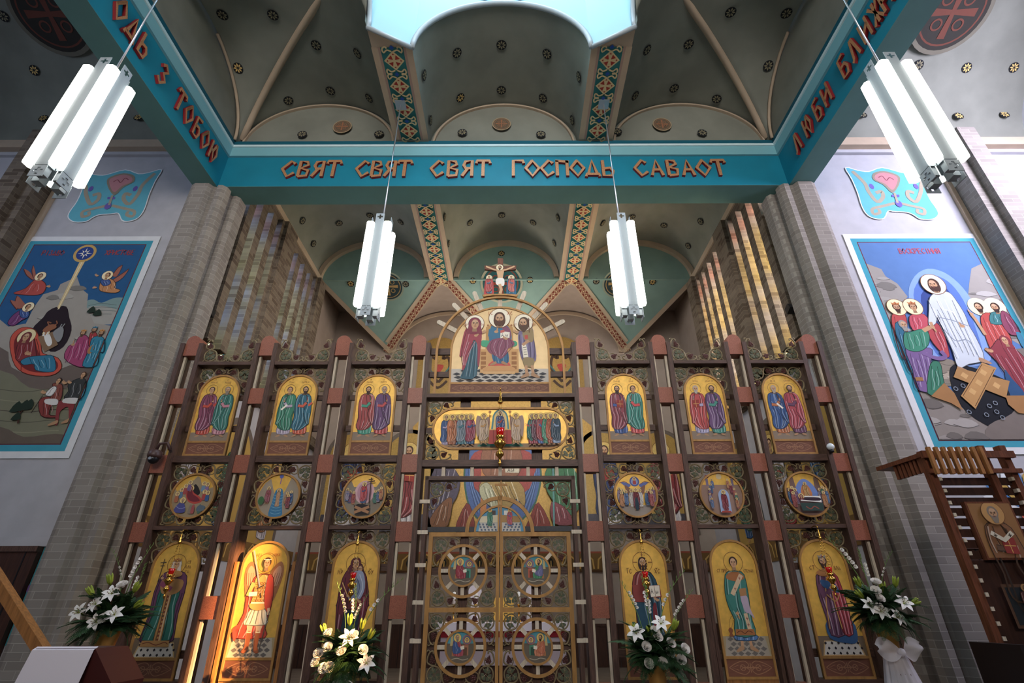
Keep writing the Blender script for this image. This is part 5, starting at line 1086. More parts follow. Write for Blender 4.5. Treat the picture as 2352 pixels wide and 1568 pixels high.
for k, zx in enumerate((402, 465, 437, 515, 490, 540)): saint(P, xm(zx), 2.20, .47, cs[k][0], cs[k][1], hair=['3c2418', '8a7a6a'][k % 2], beard=k % 2, seed=k, halo='e9c25c', mirror=1, item='out' if k == 5 else None)
cs = [('b04050', '2f7a6c'), ('a83a4c', '6a3a4c'), ('4a70b0', 'b03a44'), ('3a8a68', '4a9a78'), ('b05a3a', 'c8603c'), ('8aa0c0', '2f4a5c')]
for k, zx in enumerate((882, 905, 932, 962, 985, 1012)): saint(P, xm(zx), 2.20, .47, cs[k][0], cs[k][1], hair=['8a7a6a', '3c2418'][k % 2], beard=(k+1) % 2, seed=k+9, halo='e9c25c', mirror=-1, item='out' if k == 0 else None)
for zx, s in ((615, 1), (792, -1)):
    x = xm(zx); P.smooth([(x-s*.02, 2.56), (x-s*.10, 2.64), (x-s*.12, 2.5), (x-s*.09, 2.3)], 'a88a7c'); P.smooth([(x+s*.02, 2.56), (x+s*.08, 2.62), (x+s*.09, 2.5), (x+s*.05, 2.35)], 'a88a7c'); saint(P, x, 2.20, .46, 'c8924c', 'c8a888', halo='e9c25c', mirror=s); P.line([(x+s*.07, 2.45), (x+s*.09, 2.68)], .008, '8a4a24'); P.ell(x+s*.09, 2.69, .025, None, 'c08038', n=6)
P.poly([(-.155+.0, 2.25)]+[(.12*cos(t)-.0, 2.58+.15*sin(t)) for t in fr(pi, 0, 12)]+[(.155, 2.25)], '4a8a8c'); P.poly([(-.12, 2.3)]+[(.095*cos(t), 2.58+.125*sin(t)) for t in fr(pi, 0, 12)]+[(.12, 2.3)], 'e9c878')
saint(P, 0, 2.28, .42, 'b8483c', '3a5a90', beard=.8, halo='f0e0b0'); P.poly([(-.175, 2.20), (.175, 2.20), (.16, 2.42), (-.16, 2.42)], 'b03a34')
for k in range(3): P.line([(-.1+k*.1, 2.21), (-.1+k*.1, 2.41)], .008, '7a1f20')
P.line([(-.16, 2.415), (.16, 2.415)], .015, 'd8a858'); th.part('painting', P.b, [M_PAINT])
# ---- holy doors: two leaves
EV = [('a03040', 'a03040', '3a9a80', 'red', 0), ('3a8a5c', '6a6a98', 'c85a3c', 'green', 0), ('b04050', '3a5a90', 'b0704c', 'blue', 0), ('d07a50', 'c86a44', '4a8a6c', 'orange', 1)]
def medallion(th, x, z, k, s):
    r = .335; mb = MB(); mb.ring(x, z, r-.035, r, -.07, -.03, n=48); g = th.part('wheel', mb, [M_GOLDF])
    for q in range(8):
        a = q*pi/4; hw = .024; pt = lambda rr, o: (x+rr*cos(a)-o*sin(a), z+rr*sin(a)+o*cos(a)); th.part('spoke', MB().prism([pt(.2, -hw), pt(r-.037, -hw), pt(r-.037, hw), pt(.2, hw)], -.065, -.045), [M_CREAM])
    mb = MB(); mb.ring(x, z, .175, .20, -.085, -.045, n=40); mb.disc(x, z, .18, -.07, -.045, 0); th.part('medallion_frame', mb, [M_GOLDF])
    P = Paint(put_i(-.0705), .001, mp=lambda u, v: (x+s*u*.175, z+v*.175)); P.ell(0, 0, 1, None, '6a5f50', n=36)
    P.poly([(cos(t), sin(t)) for t in fr(.25, pi-.25, 20)], '3f9cae'); P.poly([(-.75, .1), (-.55, .1), (-.55, .8), (-.7, .68)], 'c8b070'); a, b, d_, nm, cave = EV[k]
    P.poly([(.1, -.5), (.6, -.5), (.6, .15), (.1, .15)], d_); P.poly([(.2, -.5), (.5, -.5), (.5, 0), (.2, 0)], sh(d_, .6)); P.poly([(-.6, -.55), (-.15, -.55), (-.2, -.25), (-.6, -.25)], 'b0703c')
    robe(P, -.25, -.6, 1.5, [(.75, -.12, .1), (.5, -.2, .2), (.35, -.2, .3), (.05, -.12, .3)], a, k, 6); robe(P, -.25, -.6, 1.5, [(.7, -.12, -.02), (.45, -.2, .05), (.3, -.2, .25), (.15, -.15, .1)], b, k+3, 3)
    P.poly([(.0, .05), (.28, .12), (.3, -.1), (.05, -.15)], 'e8ddc8'); head(P, -.22, .6, .16, hair=['8a7a6a', '3c2418'][k % 2], beard=1, halo='e9c25c', face=1, hr=1.7)
    P.ell(.48, .48, .32, None, 'b0605c', n=24); P.ell(.48, .48, .26, None, '5a6a88', n=24); head(P, .48, .45, .12, halo='e9c25c', hr=1.5); P.curve([(-.6, -.75), (-.2, -.68), (.2, -.78), (.6, -.7)], .05, 'b5a890')
    th.part('evangelist_painting', P.b, [M_PAINT], label='small evangelist painting with a %s robe' % nm)
for s, nm in ((-1, 'left'), (1, 'right')):
    th = Thing('holy_door', nm+' leaf of the gilt central holy doors with two spoked medallions', 'door', (s*.5, 0, SB), ICO, 'leaves of the holy doors')
    xa, xb = (-.985, -.006) if s < 0 else (.006, .985); B = lambda x0, x1, z0, z1, y0=-.06, y1=.0: MB().box(min(x0, x1), max(x0, x1), y0, y1, z0, z1)
    fwd = .055
    wl, wr = (fwd, .042) if s < 0 else (.042, fwd)
    th.part('stile', B(xa, xa+wl, SB+.03, .99), [M_GOLDF]); th.part('stile', B(xb-wr, xb, SB+.03, .99), [M_GOLDF])
    for a, b in ((.935, .99), (-.0, .055), (-.87, -.81), (SB+.03, SB+.1)): th.part('door_rail', B(xa+wl, xb-wr, a, b), [M_GOLDF])
    cx = (xa+xb)/2; L_, R2 = xa+wl, xb-wr
    for z0, z1, k in ((.055, .935, 0 if s < 0 else 1), (-.81, -.0, 2 if s < 0 else 3)):
        for xx, sx in ((L_, 1), (R2, -1)): vine_at(th, xx, z1, sx, 1, k=.9, y=-.03); vine_at(th, xx, z0, sx, -1, k=.9, y=-.03)
        zc = .50 if z0 > 0 else -.395
        th.part('upright_batten', B(cx-.065, cx+.065, z0, z1, .0, .03), [M_DWOOD]); th.part('cross_batten', B(L_, R2, zc-.05, zc+.05, .0, .03), [M_DWOODH])
        medallion(th, cx, zc, k, 1 if s < 0 else -1)
    # half arch on top with the painted half lunette
    a0, a1 = (pi/2, pi) if s < 0 else (0, pi/2)
    mb = MB(); mb.ring(0, .99, .435, .485, -.06, 0, a0=a0, a1=a1, n=24); mb.box(*sorted((s*.006, s*.03)), -.06, 0, .99, 1.48); th.part('half_arch', mb, [M_GOLDF])
    mb = MB(); mb.ring(0, .99, .335, .36, -.06, 0, a0=a0, a1=a1, n=24); th.part('lunette_frame', mb, [M_GOLDF])
    P = Paint(put_i(-.04), .001); P.poly([(s*.03, 1.0)]+[(s*.335*cos(t), 1.0+.335*sin(t)) for t in fr(0, pi/2-.09, 14)], '4f9fc8'); P.poly([(s*.03, 1.0), (s*.3, 1.0), (s*.28, 1.12), (s*.03, 1.12)], 'c8c4bc')
    for j in range(3):
        for i in range(5): P.poly([(s*(.04+i*.05+j*.015), 1.01+j*.035), (s*(.065+i*.05+j*.015), 1.01+j*.035), (s*(.07+i*.05+j*.015), 1.035+j*.035), (s*(.045+i*.05+j*.015), 1.035+j*.035)], '5a6a80')
    P.poly([(s*.03, 1.12), (s*.29, 1.12), (s*.27, 1.20), (s*.03, 1.22)], 'ddd2b0' if s < 0 else 'b0864a'); P.poly([(s*.06, 1.22), (s*.12, 1.22), (s*.12, 1.28), (s*.06, 1.28)], 'e8e4d8' if s > 0 else '5a4a44')
    saint(P, s*.14, 1.06, .24, '3a8a70' if s < 0 else '4a70b0', '3a8a70' if s < 0 else 'c04858', halo='e9c25c', mirror=-s); th.part('lunette_painting', P.b, [M_PAINT])
th.part('cross_arms', MB().box(.006, .026, -.07, -.045, 1.48, 1.73).box(-.075, .107, -.07, -.045, 1.62, 1.65), [M_GOLDF], label='small gilt cross on top')
# ================================================================== WALL PAINTINGS
YM = 8.285
def pz(ox, oy, k, Y):
    def f(x, y): p = onY(ox+x/k, oy+y/k, Y); return (p[0], p[2])
    return f
def flat(Y): return lambda u, v, d: (u, Y-d, v)
def S_(P, N, pts, col, k=3): P.smooth([N(*q) for q in pts], col, k=k)
def L_(P, N, pts, w, col): P.curve([N(*q) for q in pts], w, col)
def cloth(P, N, pts, col, n=6, w=.012, seed=1):
    """garment outline in photo coordinates with fold lines running from its top edge to its hem"""
    q = [N(*p) for p in pts]; P.line(spline(q, 3, True), .022, sh(col, .45), closed=True); P.smooth(q, col)
    rnd = random.Random(seed); zs = [p[1] for p in q]; top = [p for p in q if p[1] > max(zs)-(max(zs)-min(zs))*.35]; bot = [p for p in q if p[1] < min(zs)+(max(zs)-min(zs))*.35]
    xa, xb = min(p[0] for p in top), max(p[0] for p in top); xc, xd = min(p[0] for p in bot), max(p[0] for p in bot); z1, z0 = max(zs), min(zs)
    cx = sum(p[0] for p in q)/len(q)
    for i in range(n):
        t = (i+.8)/(n+.6); a = rnd.uniform(.08, .3); b = rnd.uniform(.75, .93)
        X = lambda s: (xa+(xb-xa)*t)*(1-s)+(xc+(xd-xc)*t)*s
        pts2 = [(X(s)*.93+cx*.07+rnd.uniform(-.015, .015), z1+(z0-z1)*s) for s in (a, (a*2+b)/3, (a+2*b)/3, b)]
        P.curve(pts2, w*(1 if i % 2 else .7), sh(col, .55 if i % 2 == 0 else 1.7))
def frame_rect(P, x0, z0, x1, z1, sky):
    P.poly([(x0-.12, z0-.12), (x1+.12, z0-.12), (x1+.12, z1+.12), (x0-.12, z1+.12)], 'dcdde0'); P.poly([(x0, z0), (x1, z0), (x1, z1), (x0, z1)], '1d9cb4')
    P.poly([(x0+.11, z0+.11), (x1-.11, z0+.11), (x1-.11, z1-.09), (x0+.11, z1-.09)], '6a2c34'); P.poly([(x0+.13, z0+.13), (x1-.13, z0+.13), (x1-.13, z1-.11), (x0+.13, z1-.11)], sky)
    P.clip = (x0+.13, z0+.13, x1-.13, z1-.11)
def crag(P, N, pts, col='a49d94', n=7, seed=2):
    q = [N(*p) for p in pts]; P.poly(q, col); rnd = random.Random(seed); xs = [p[0] for p in q]; zs = [p[1] for p in q]
    for i in range(n*4):
        x, z = rnd.uniform(min(xs), max(xs)), rnd.uniform(min(zs), max(zs)); w = rnd.uniform(.10, .22); h = w*rnd.uniform(.3, .6)
        inside = False
        for a in range(len(q)):
            p0, p1 = q[a], q[a-1]
            if (p0[1] > z) != (p1[1] > z) and x < (p1[0]-p0[0])*(z-p0[1])/(p1[1]-p0[1])+p0[0]: inside = not inside
        if not inside: continue
        P.smooth([(x-w, z), (x-w*.3, z+h), (x+w*.6, z+h*.7), (x+w, z-h*.2), (x+w*.2, z-h*.6)], sh(col, rnd.choice((.8, 1.12, 1.3))), k=2); P.curve([(x-w, z), (x, z-h*.6), (x+w, z-h*.2)], .010, sh(col, .55))
# ---- the Nativity, left aisle
N = pz(0, 523, 2.9987, YM); P = Paint(flat(YM), .003, .00007)
x0, z1 = -9.86, N(1065, 75)[1]; x1 = N(1062, 75)[0]; z0 = N(490, 1520)[1]
frame_rect(P, x0, z0, x1, z1, '14598c')
S_(P, N, [(600, 490), (650, 478), (700, 500), (780, 470), (840, 465), (860, 480), (850, 560), (620, 560)], '7d9a98'); S_(P, N, [(600, 540), (700, 520), (800, 545), (840, 560), (820, 640), (600, 640)], 'a8a49c')
for k in range(4): L_(P, N, [(610, 520+k*22), (700, 505+k*24), (830, 520+k*20)], .010, '566a68')
crag(P, N, [(-600, 640), (0, 610), (60, 660), (180, 640), (235, 530), (300, 440), (400, 410), (420, 370), (535, 320), (560, 400), (610, 440), (600, 530), (650, 640), (780, 660), (760, 940), (560, 1040), (-600, 1100)], 'a39b91', 12)
S_(P, N, [(-600, 830), (0, 800), (80, 940), (300, 1010), (480, 930), (800, 930), (780, 1100), (-600, 1100)], '6f6058'); S_(P, N, [(-600, 1000), (0, 960), (200, 1080), (450, 1090), (760, 1040), (560, 1600), (-700, 1600)], '7c7a62')
for k in range(6): L_(P, N, [(-200, 1060+k*75), (150, 1110+k*70), (350, 1090+k*72), (620-k*20, 1100+k*70)], .014, ['5c5a48', '8f8c70', '4f463c'][k % 3])
S_(P, N, [(-300, 1380), (0, 1350), (160, 1420), (380, 1400), (540, 1440), (460, 1560), (-300, 1560)], '6a5c50')
S_(P, N, [(385, 530), (460, 525), (480, 600), (495, 690), (440, 800), (350, 835), (270, 740), (225, 680), (300, 600), (330, 560)], '2a1c24')
P.poly([N(560, 205), N(590, 215), N(410, 545), N(398, 530)], 'd9bd82'); P.line([N(575, 210), N(402, 545)], .012, 'f0e0b8')
a = N(590, 160); P.ell(a[0], a[1], .225, None, 'c8a050', n=32); P.ell(a[0], a[1], .17, None, '1e3f8c', n=32)
for k in range(8): an = k*pi/4; P.poly([(a[0]+.04*cos(an+.4), a[1]+.04*sin(an+.4)), (a[0]+(.15 if k % 2 == 0 else .11)*cos(an), a[1]+(.15 if k % 2 == 0 else .11)*sin(an)), (a[0]+.04*cos(an-.4), a[1]+.04*sin(an-.4))], 'f4ecd0')
P.text('РІЗДВО', N(285, 170)[0], N(285, 172)[1], .125, 'a03a44', .16, adv=.62); P.text('ХРИСТОВЕ', N(725, 170)[0], N(725, 172)[1], .125, 'a03a44', .16, adv=.60)
def angel(hx, hy, body, wings, col, face=1):
    for wpts in wings: S_(P, N, wpts, 'a8604c'); L_(P, N, wpts[:3], .015, '5a2420')
    for bp, cc in body: cloth(P, N, bp, cc, 4, .010)
    a = N(hx, hy); head(P, a[0], a[1], .062, hair='4a2018', halo='f0deb0', face=face, hr=1.7)
angel(283, 318, [([(240, 345), (290, 345), (320, 380), (300, 430), (240, 445), (150, 440), (100, 430), (180, 400)], 'b8443c')], [[(235, 330), (225, 280), (235, 240), (250, 290), (255, 340)], [(235, 345), (190, 310), (168, 265), (215, 290)]], 0)
hand(P, *N(335, 385), .06, 1, -.2)
angel(745, 315, [([(710, 345), (770, 340), (800, 370), (790, 400), (830, 415), (800, 432), (720, 425), (690, 405)], 'c8844c'), ([(700, 350), (750, 340), (765, 370), (720, 385)], '3a5a9a')], [[(780, 310), (820, 260), (850, 245), (810, 320)], [(780, 345), (850, 300), (895, 268), (850, 330), (800, 360)]], 0, -1)
hand(P, *N(675, 315), .06, -1, .5); hand(P, *N(662, 397), .06, -1, 0)
angel(200, 530, [([(150, 550), (205, 555), (190, 600), (150, 620), (100, 655), (60, 640), (90, 590)], '7a3a74'), ([(145, 550), (200, 555), (195, 600), (150, 595)], '3a5a9a')], [[(130, 540), (110, 490), (125, 450), (165, 490), (180, 520)], [(120, 545), (85, 500), (78, 480), (130, 500)]], 0)
# reclining mother
cloth(P, N, [(75, 800), (90, 720), (160, 670), (250, 690), (285, 790), (300, 850), (400, 880), (425, 950), (350, 1000), (200, 990), (110, 930)], 'd04a34', 3, .02); S_(P, N, [(100, 810), (115, 735), (170, 690), (235, 710), (262, 820), (300, 880), (390, 900), (400, 950), (340, 980), (210, 970), (130, 910)], '7a1f24')
cloth(P, N, [(115, 850), (140, 750), (185, 720), (235, 745), (250, 830), (245, 890), (160, 905), (120, 890)], '8a2f34', 6); cloth(P, N, [(150, 900), (200, 875), (300, 865), (370, 870), (385, 960), (330, 975), (250, 960), (240, 920), (170, 925)], '1f7a9a', 6)
a = N(187, 735); head(P, a[0], a[1], .085, halo='e8d39c', veil='7a2c30', face=-1, hr=1.9); hand(P, *N(205, 850), .09, -1, .2)
P.poly([N(265, 735), N(370, 700), N(405, 790), N(310, 840)], '8a6a4c'); S_(P, N, [(310, 720), (345, 715), (365, 775), (340, 800), (318, 770)], 'e0ddd8'); a = N(323, 708); head(P, a[0], a[1], .035, halo='e8d39c', veil='e0ddd8', hr=1.8)
S_(P, N, [(300, 690), (340, 655), (385, 650), (395, 670), (360, 690), (320, 705)], '9a5c3c'); L_(P, N, [(345, 655), (335, 632), (360, 640)], .02, '9a5c3c'); L_(P, N, [(375, 655), (400, 645), (395, 625)], .02, '9a5c3c')
S_(P, N, [(370, 710), (400, 680), (430, 665), (445, 690), (430, 750), (400, 770)], '8e8e90'); L_(P, N, [(430, 675), (450, 650), (452, 645)], .02, '8e8e90'); L_(P, N, [(420, 670), (433, 648)], .02, '8e8e90')
# three kings
cloth(P, N, [(555, 735), (600, 730), (625, 790), (600, 930), (530, 935), (450, 880), (480, 800), (520, 790)], 'a83a6c', 7); cloth(P, N, [(630, 710), (670, 715), (665, 790), (620, 800)], 'b03038', 3); cloth(P, N, [(640, 750), (690, 735), (725, 760), (720, 840), (690, 850), (670, 935), (575, 935), (620, 830)], '1f86a4', 7)
for hx, hy, c_ in ((577, 712, 'd8903c'), (655, 690, '3a8aa8'), (703, 712, 'd8903c')): a = N(hx, hy); head(P, a[0], a[1], .058, hair='5a3a2c', beard=.8, halo=None, crown=c_)
hand(P, *N(510, 790), .07, -.3, 1); P.ell(*N(632, 825), .05, .09, 'b07a3c'); P.line([N(650, 800), N(635, 835), N(680, 845)], .05, '1f86a4')
# shepherds and bush
cloth(P, N, [(320, 1150), (370, 1160), (360, 1200), (340, 1270), (390, 1280), (370, 1290), (290, 1275), (275, 1180)], '8a3430', 4); cloth(P, N, [(370, 1060), (415, 1060), (435, 1080), (420, 1170), (350, 1175), (375, 1110)], '8a4438', 3); cloth(P, N, [(370, 1080), (395, 1090), (360, 1140), (320, 1130)], 'd4d0cc', 2); S_(P, N, [(320, 1165), (400, 1165), (395, 1205), (320, 1195)], 'd4d0cc')
a = N(410, 1040); head(P, a[0], a[1], .055, hair='38241c', halo=None, face=-1); hand(P, *N(310, 1120), .07, -1, .3); L_(P, N, [(300, 1140), (220, 1260)], .015, '3a2a20')
S_(P, N, [(410, 1180), (500, 1190), (520, 1190), (510, 1310), (480, 1310), (475, 1220), (420, 1250), (405, 1330), (385, 1335)], '8a3034'); cloth(P, N, [(480, 1060), (550, 1025), (590, 1030), (600, 1080), (560, 1165), (450, 1160), (480, 1110)], '3a3c3c', 4); S_(P, N, [(455, 1160), (550, 1160), (545, 1195), (440, 1190)], 'd0ccc8')
a = N(580, 1000); head(P, a[0], a[1], .055, hair='5a3a28', halo=None, face=-1); hand(P, *N(455, 1055), .07, -1, .4); hand(P, *N(490, 1052), .06, -1, .4)
for x in (385, 478): foot(P, *N(x, 1330 if x < 400 else 1315), .10, -1)
L_(P, N, [(130, 1330), (140, 1250), (130, 1190)], .03, '4a2c20'); L_(P, N, [(140, 1270), (170, 1230)], .02, '4a2c20')
for x, y in ((125, 1210), (110, 1230), (140, 1225), (180, 1200), (200, 1215), (210, 1195), (120, 1285), (640, 555), (680, 575)): a = N(x, y); P.smooth([(a[0]-.08, a[1]-.05), (a[0], a[1]+.09), (a[0]+.08, a[1]-.04)], '243428')
solo('wall_mural', P.b, [M_MURAL], 'tall wall painting of the Nativity with blue sky and turquoise border, left of the screen', 'mural', (x0, YM, z0), WORLD, None)
# ---- the Descent, right aisle
N = pz(1568, 523, 2.9987, YM); P = Paint(flat(YM), .003, .00007)
x0 = N(1155, 88)[0]; z1 = N(1155, 88)[1]; x1 = N(2012, 100)[0]; z0 = N(1712, 1530)[1]
frame_rect(P, x0, z0, x1, z1, '4a78b4')
crag(P, N, [(1230, 260), (1270, 262), (1370, 300), (1400, 350), (1480, 400), (1550, 490), (1500, 560), (1600, 900), (1400, 900)], '9a948e', 6, 4); crag(P, N, [(1990, 300), (2120, 240), (2400, 560), (2450, 900), (2100, 700), (1965, 500), (1975, 400)], '9a948e', 6, 5)
S_(P, N, [(1555, 470), (1600, 350), (1690, 300), (1800, 325), (1900, 400), (1985, 510), (2060, 680), (2120, 930), (1880, 980), (1720, 920), (1600, 680)], '7ba2dc'); S_(P, N, [(1590, 480), (1630, 380), (1700, 340), (1800, 370), (1880, 440), (1955, 560), (2020, 720), (2060, 930), (1860, 960), (1740, 880), (1640, 680)], '4b74c4'); S_(P, N, [(1640, 520), (1670, 440), (1720, 390), (1800, 420), (1870, 510), (1940, 650), (2000, 930), (1850, 940), (1720, 760)], '2a4690')
P.text('ВОСКРЕСІННЯ', N(1495, 195)[0], N(1495, 195)[1], .13, 'b0445c', .16, adv=.60)
crag(P, N, [(1580, 1000), (1700, 1010), (1850, 930), (1900, 1000), (1800, 1130), (1700, 1150)], 'b0a08c', 4, 6); crag(P, N, [(1600, 1150), (1750, 1140), (1900, 1250), (2240, 1400), (2700, 1300), (2900, 1700), (1600, 1700)], '8e847c', 12, 7)
S_(P, N, [(1840, 980), (1950, 970), (2240, 1080), (2330, 1200), (2240, 1400), (2150, 1410), (1950, 1290), (1850, 1120)], '16181f')
# right hand crowd
S_(P, N, [(2120, 880), (2250, 860), (2900, 900), (2900, 1750), (2150, 1500), (2100, 1380), (2260, 1300), (2300, 1150)], '7c7068')
for hx, hy in ((2035, 565), (2148, 565)): a = N(hx, hy); P.ell(a[0], a[1], .20, None, 'f0e2b0', n=28)
cloth(P, N, [(2050, 640), (2110, 610), (2200, 700), (2260, 800), (2240, 900), (2130, 870), (2080, 760)], 'c0423c', 6); cloth(P, N, [(2120, 610), (2180, 610), (2210, 680), (2120, 680)], '2f7a7c', 3); cloth(P, N, [(2190, 600), (2240, 620), (2320, 740), (2260, 760), (2200, 690)], '8a3a58', 3)
cloth(P, N, [(2170, 790), (2230, 830), (2330, 900), (2500, 1150), (2420, 1280), (2280, 1180), (2210, 1000), (2080, 860), (2120, 850)], '8f2f3c', 8); S_(P, N, [(2210, 1000), (2260, 1060), (2350, 1170), (2250, 1180)], '23507c'); S_(P, N, [(2290, 740), (2400, 800), (2480, 960), (2360, 880)], '2a80a0')
for hx, hy, f in ((2035, 570, -1), (2148, 572, -1)): a = N(hx, hy); head(P, a[0], a[1], .095, hair='3c241c', beard=.5, halo=None, face=f)
a = N(2215, 800); head(P, a[0], a[1], .085, halo=None, veil='8f2f3c', face=-1); hand(P, *N(2115, 870), .10, -1, .3); P.line([N(2080, 760), N(2010, 650), N(1985, 620)], .06, SK); hand(P, *N(1985, 615), .08, -.5, 1)
# left hand crowd
cloth(P, N, [(1440, 620), (1510, 600), (1540, 680), (1530, 900), (1500, 900), (1450, 740)], 'c04040', 4); cloth(P, N, [(1460, 680), (1520, 690), (1560, 900), (1600, 1010), (1550, 1000), (1480, 800)], '1f6a8a', 4); cloth(P, N, [(1560, 630), (1640, 610), (1690, 660), (1660, 730), (1580, 720)], 'c84458', 4); cloth(P, N, [(1690, 680), (1770, 700), (1830, 900), (1780, 880), (1700, 780)], 'b83a44', 4)
for hx, hy in ((1468, 563), (1580, 560)): a = N(hx, hy); head(P, a[0], a[1]-.02, .09, hair='4a2c1c', beard=.6 if hx < 1500 else 0, halo='f0e2b0', crown='c87a3c', hr=2.0)
cloth(P, N, [(1530, 850), (1640, 850), (1710, 860), (1700, 960), (1720, 1080), (1690, 1150), (1600, 1120), (1580, 1000)], '7c5c94', 9); cloth(P, N, [(1700, 960), (1760, 950), (1780, 1040), (1790, 1150), (1680, 1160)], '2c7c60', 5); cloth(P, N, [(1520, 750), (1560, 740), (1650, 720), (1690, 760), (1680, 830), (1620, 870), (1530, 850)], '2f8a6c', 6)
P.line([N(1650, 730), N(1700, 705)], .08, SK); a = N(1515, 690); head(P, a[0], a[1], .09, hair='9a948c', beard=1, halo=None, face=1); foot(P, *N(1790, 1170), .14, 1); L_(P, N, [(1640, 880), (1740, 920), (1800, 910), (1770, 870)], .08, '7c5c94')
# risen figure
cloth(P, N, [(1700, 500), (1760, 465), (1830, 470), (1880, 530), (1935, 620), (1965, 700), (2010, 780), (2065, 925), (1960, 960), (1890, 982), (1850, 860), (1790, 720), (1750, 620), (1735, 680), (1690, 690), (1692, 590)], 'c6cfd8', 12, .016)
L_(P, N, [(1760, 640), (1850, 660), (1960, 700)], .02, '8a96a4'); L_(P, N, [(1790, 720), (1870, 800), (1960, 800), (2040, 930)], .02, '8a96a4'); L_(P, N, [(1740, 500), (1780, 580), (1850, 600), (1900, 680)], .02, 'f0f4f8'); P.line([N(1700, 670), N(1715, 705)], .06, SK); hand(P, *N(1712, 705), .10, .5, -.8); hand(P, *N(1918, 700), .10, -.4, .6)
for x, y in ((1905, 1000), (2055, 940)): foot(P, *N(x, y), .13, 1)
a = N(1722, 415); head(P, a[0], a[1], .125, hair='4a2c20', beard=.6, halo='f6ecc8', hr=1.85, longhair=True, face=-1)
# broken gates and tomb
for q in ([(1560, 1050), (1640, 1050), (1650, 1075), (1570, 1075)], [(1790, 1090), (1860, 1160), (1920, 1280), (1840, 1230), (1700, 1180)], [(2210, 1180), (2500, 1180), (2560, 1330), (2300, 1300), (2230, 1240)]): P.poly([N(*k) for k in q], 'a8743c')
P.poly([N(*q) for q in ((1880, 985), (2240, 1080), (2215, 1195), (1855, 1050))], 'b07f42'); P.poly([N(*q) for q in ((2050, 950), (2150, 990), (2005, 1270), (1905, 1180))], 'bd8a48'); P.line([N(*q) for q in ((2050, 965), (2135, 997), (2003, 1250), (1920, 1178))], .012, '6a4420', closed=True)
for x, y in ((2060, 1020), (2030, 1090), (1985, 1150), (1930, 1040), (2150, 1110)): a = N(x, y); P.poly([(a[0]-.07, a[1]), (a[0], a[1]+.07), (a[0]+.07, a[1]), (a[0], a[1]-.07)], 'd0a05c')
for i, (x, y) in enumerate(((1870, 1130), (1920, 1110), (2100, 1250), (2140, 1230), (2150, 1290), (2080, 1310), (1960, 1290), (2190, 1330))): a = N(x, y); P.oring(a[0], a[1], .035, .012, '8a94a0', n=10)
solo('wall_mural', P.b, [M_MURAL], 'tall wall painting of the risen Christ in white over broken gates, right of the screen', 'mural', (x0, YM, z0), WORLD, None)
# ---- stencilled banners above
for s, lab in ((-1, 'turquoise stencilled banner with a red heart on the left wall above the Nativity painting'), (1, 'turquoise stencilled banner with a red heart on the right wall above the risen Christ')):
    N0 = pz(0, 0, 2.9987, YM); N = (lambda x, y: N0(x, y)) if s < 0 else (lambda x, y: (-N0(x, y)[0]+.0, N0(x, y)[1]))
    P = Paint(flat(YM), .004, .001)
    out = [(610, 1190), (680, 1192), (740, 1190), (870, 1157), (960, 1185), (1040, 1175), (1118, 1157), (1075, 1230), (1030, 1330), (1000, 1420), (960, 1480), (900, 1505), (850, 1500), (825, 1452), (770, 1455), (690, 1460), (640, 1480), (600, 1505), (520, 1508), (480, 1480), (490, 1440), (540, 1370), (580, 1280)]
    P.line(spline([N(*q) for q in out], 3, True), .045, 'e4e8ec', closed=True); P.smooth([N(*q) for q in out], '4eb2c6')
    for sx in (1, -1):
        M_ = lambda x, y: N(778+(x-778)*sx-(0 if sx > 0 else (y-1330)*.42), y)
        L_(P, M_, [(778, 1400), (860, 1420), (930, 1440), (920, 1475), (880, 1465), (890, 1440)], .07, 'a59a86'); L_(P, M_, [(1075, 1180), (990, 1260), (960, 1320), (900, 1390), (860, 1360), (870, 1320), (910, 1330)], .085, 'a59a86'); P.ell(*M_(940, 1285), .05, .08, '6a5ab0', n=14)
    S_(P, N, [(860, 1180), (930, 1195), (930, 1240), (860, 1275), (800, 1330), (760, 1290), (745, 1230), (780, 1200)], '8f8472'); S_(P, N, [(858, 1190), (915, 1205), (915, 1240), (850, 1268), (800, 1310), (772, 1280), (762, 1230), (790, 1208)], 'c07f88'); L_(P, N, [(790, 1240), (820, 1225), (840, 1245), (870, 1215), (895, 1225)], .02, '8a4050')
    P.poly([N(750, 1343), N(803, 1343), N(800, 1358), N(748, 1358)], '6a5ab0'); P.ell(*N(752, 1405), .07, .10, '6a5ab0', n=14); L_(P, N, [(785, 1330), (770, 1370), (760, 1400)], .05, 'a59a86')
    q = N(480, 1508); solo('stencilled_banner', P.b, [M_MURAL], lab, 'wall ornament', (q[0], YM, q[1]))
# ---- apse mosaic behind the holy doors
YA = 15.87; N = pz(784, 1046, 3, YA); P = Paint(flat(YA), .01, .002)
M_MOS = mat('gold_mosaic', attr=True, rough=.4, metal=.25, noise=.35, nscale=26, nd=2)
P.poly([N(*q) for q in ((490, 530), (490, -200), (620, -330), (900, -400), (1300, -400), (1560, -330), (1720, -200), (1720, 530))], 'c0953a')
S_(P, N, [(840, 60), (900, -70), (1100, -130), (1290, -70), (1365, 60), (1370, 200), (1300, 390), (1100, 520), (920, 430), (850, 280)], '2a5a4c'); S_(P, N, [(852, 60), (910, -60), (1100, -118), (1280, -60), (1353, 60), (1358, 200), (1290, 380), (1100, 505), (930, 420), (862, 280)], '3a5a94')
for k in range(10): L_(P, N, [(870+k*5, 40+k*10), (880+k*6, 200), (930+k*10, 400-k*8)], .02, ['22406c', '5a7ab0'][k % 2]); L_(P, N, [(1345-k*5, 40+k*10), (1335-k*6, 200), (1285-k*10, 400-k*8)], .02, ['22406c', '5a7ab0'][k % 2])
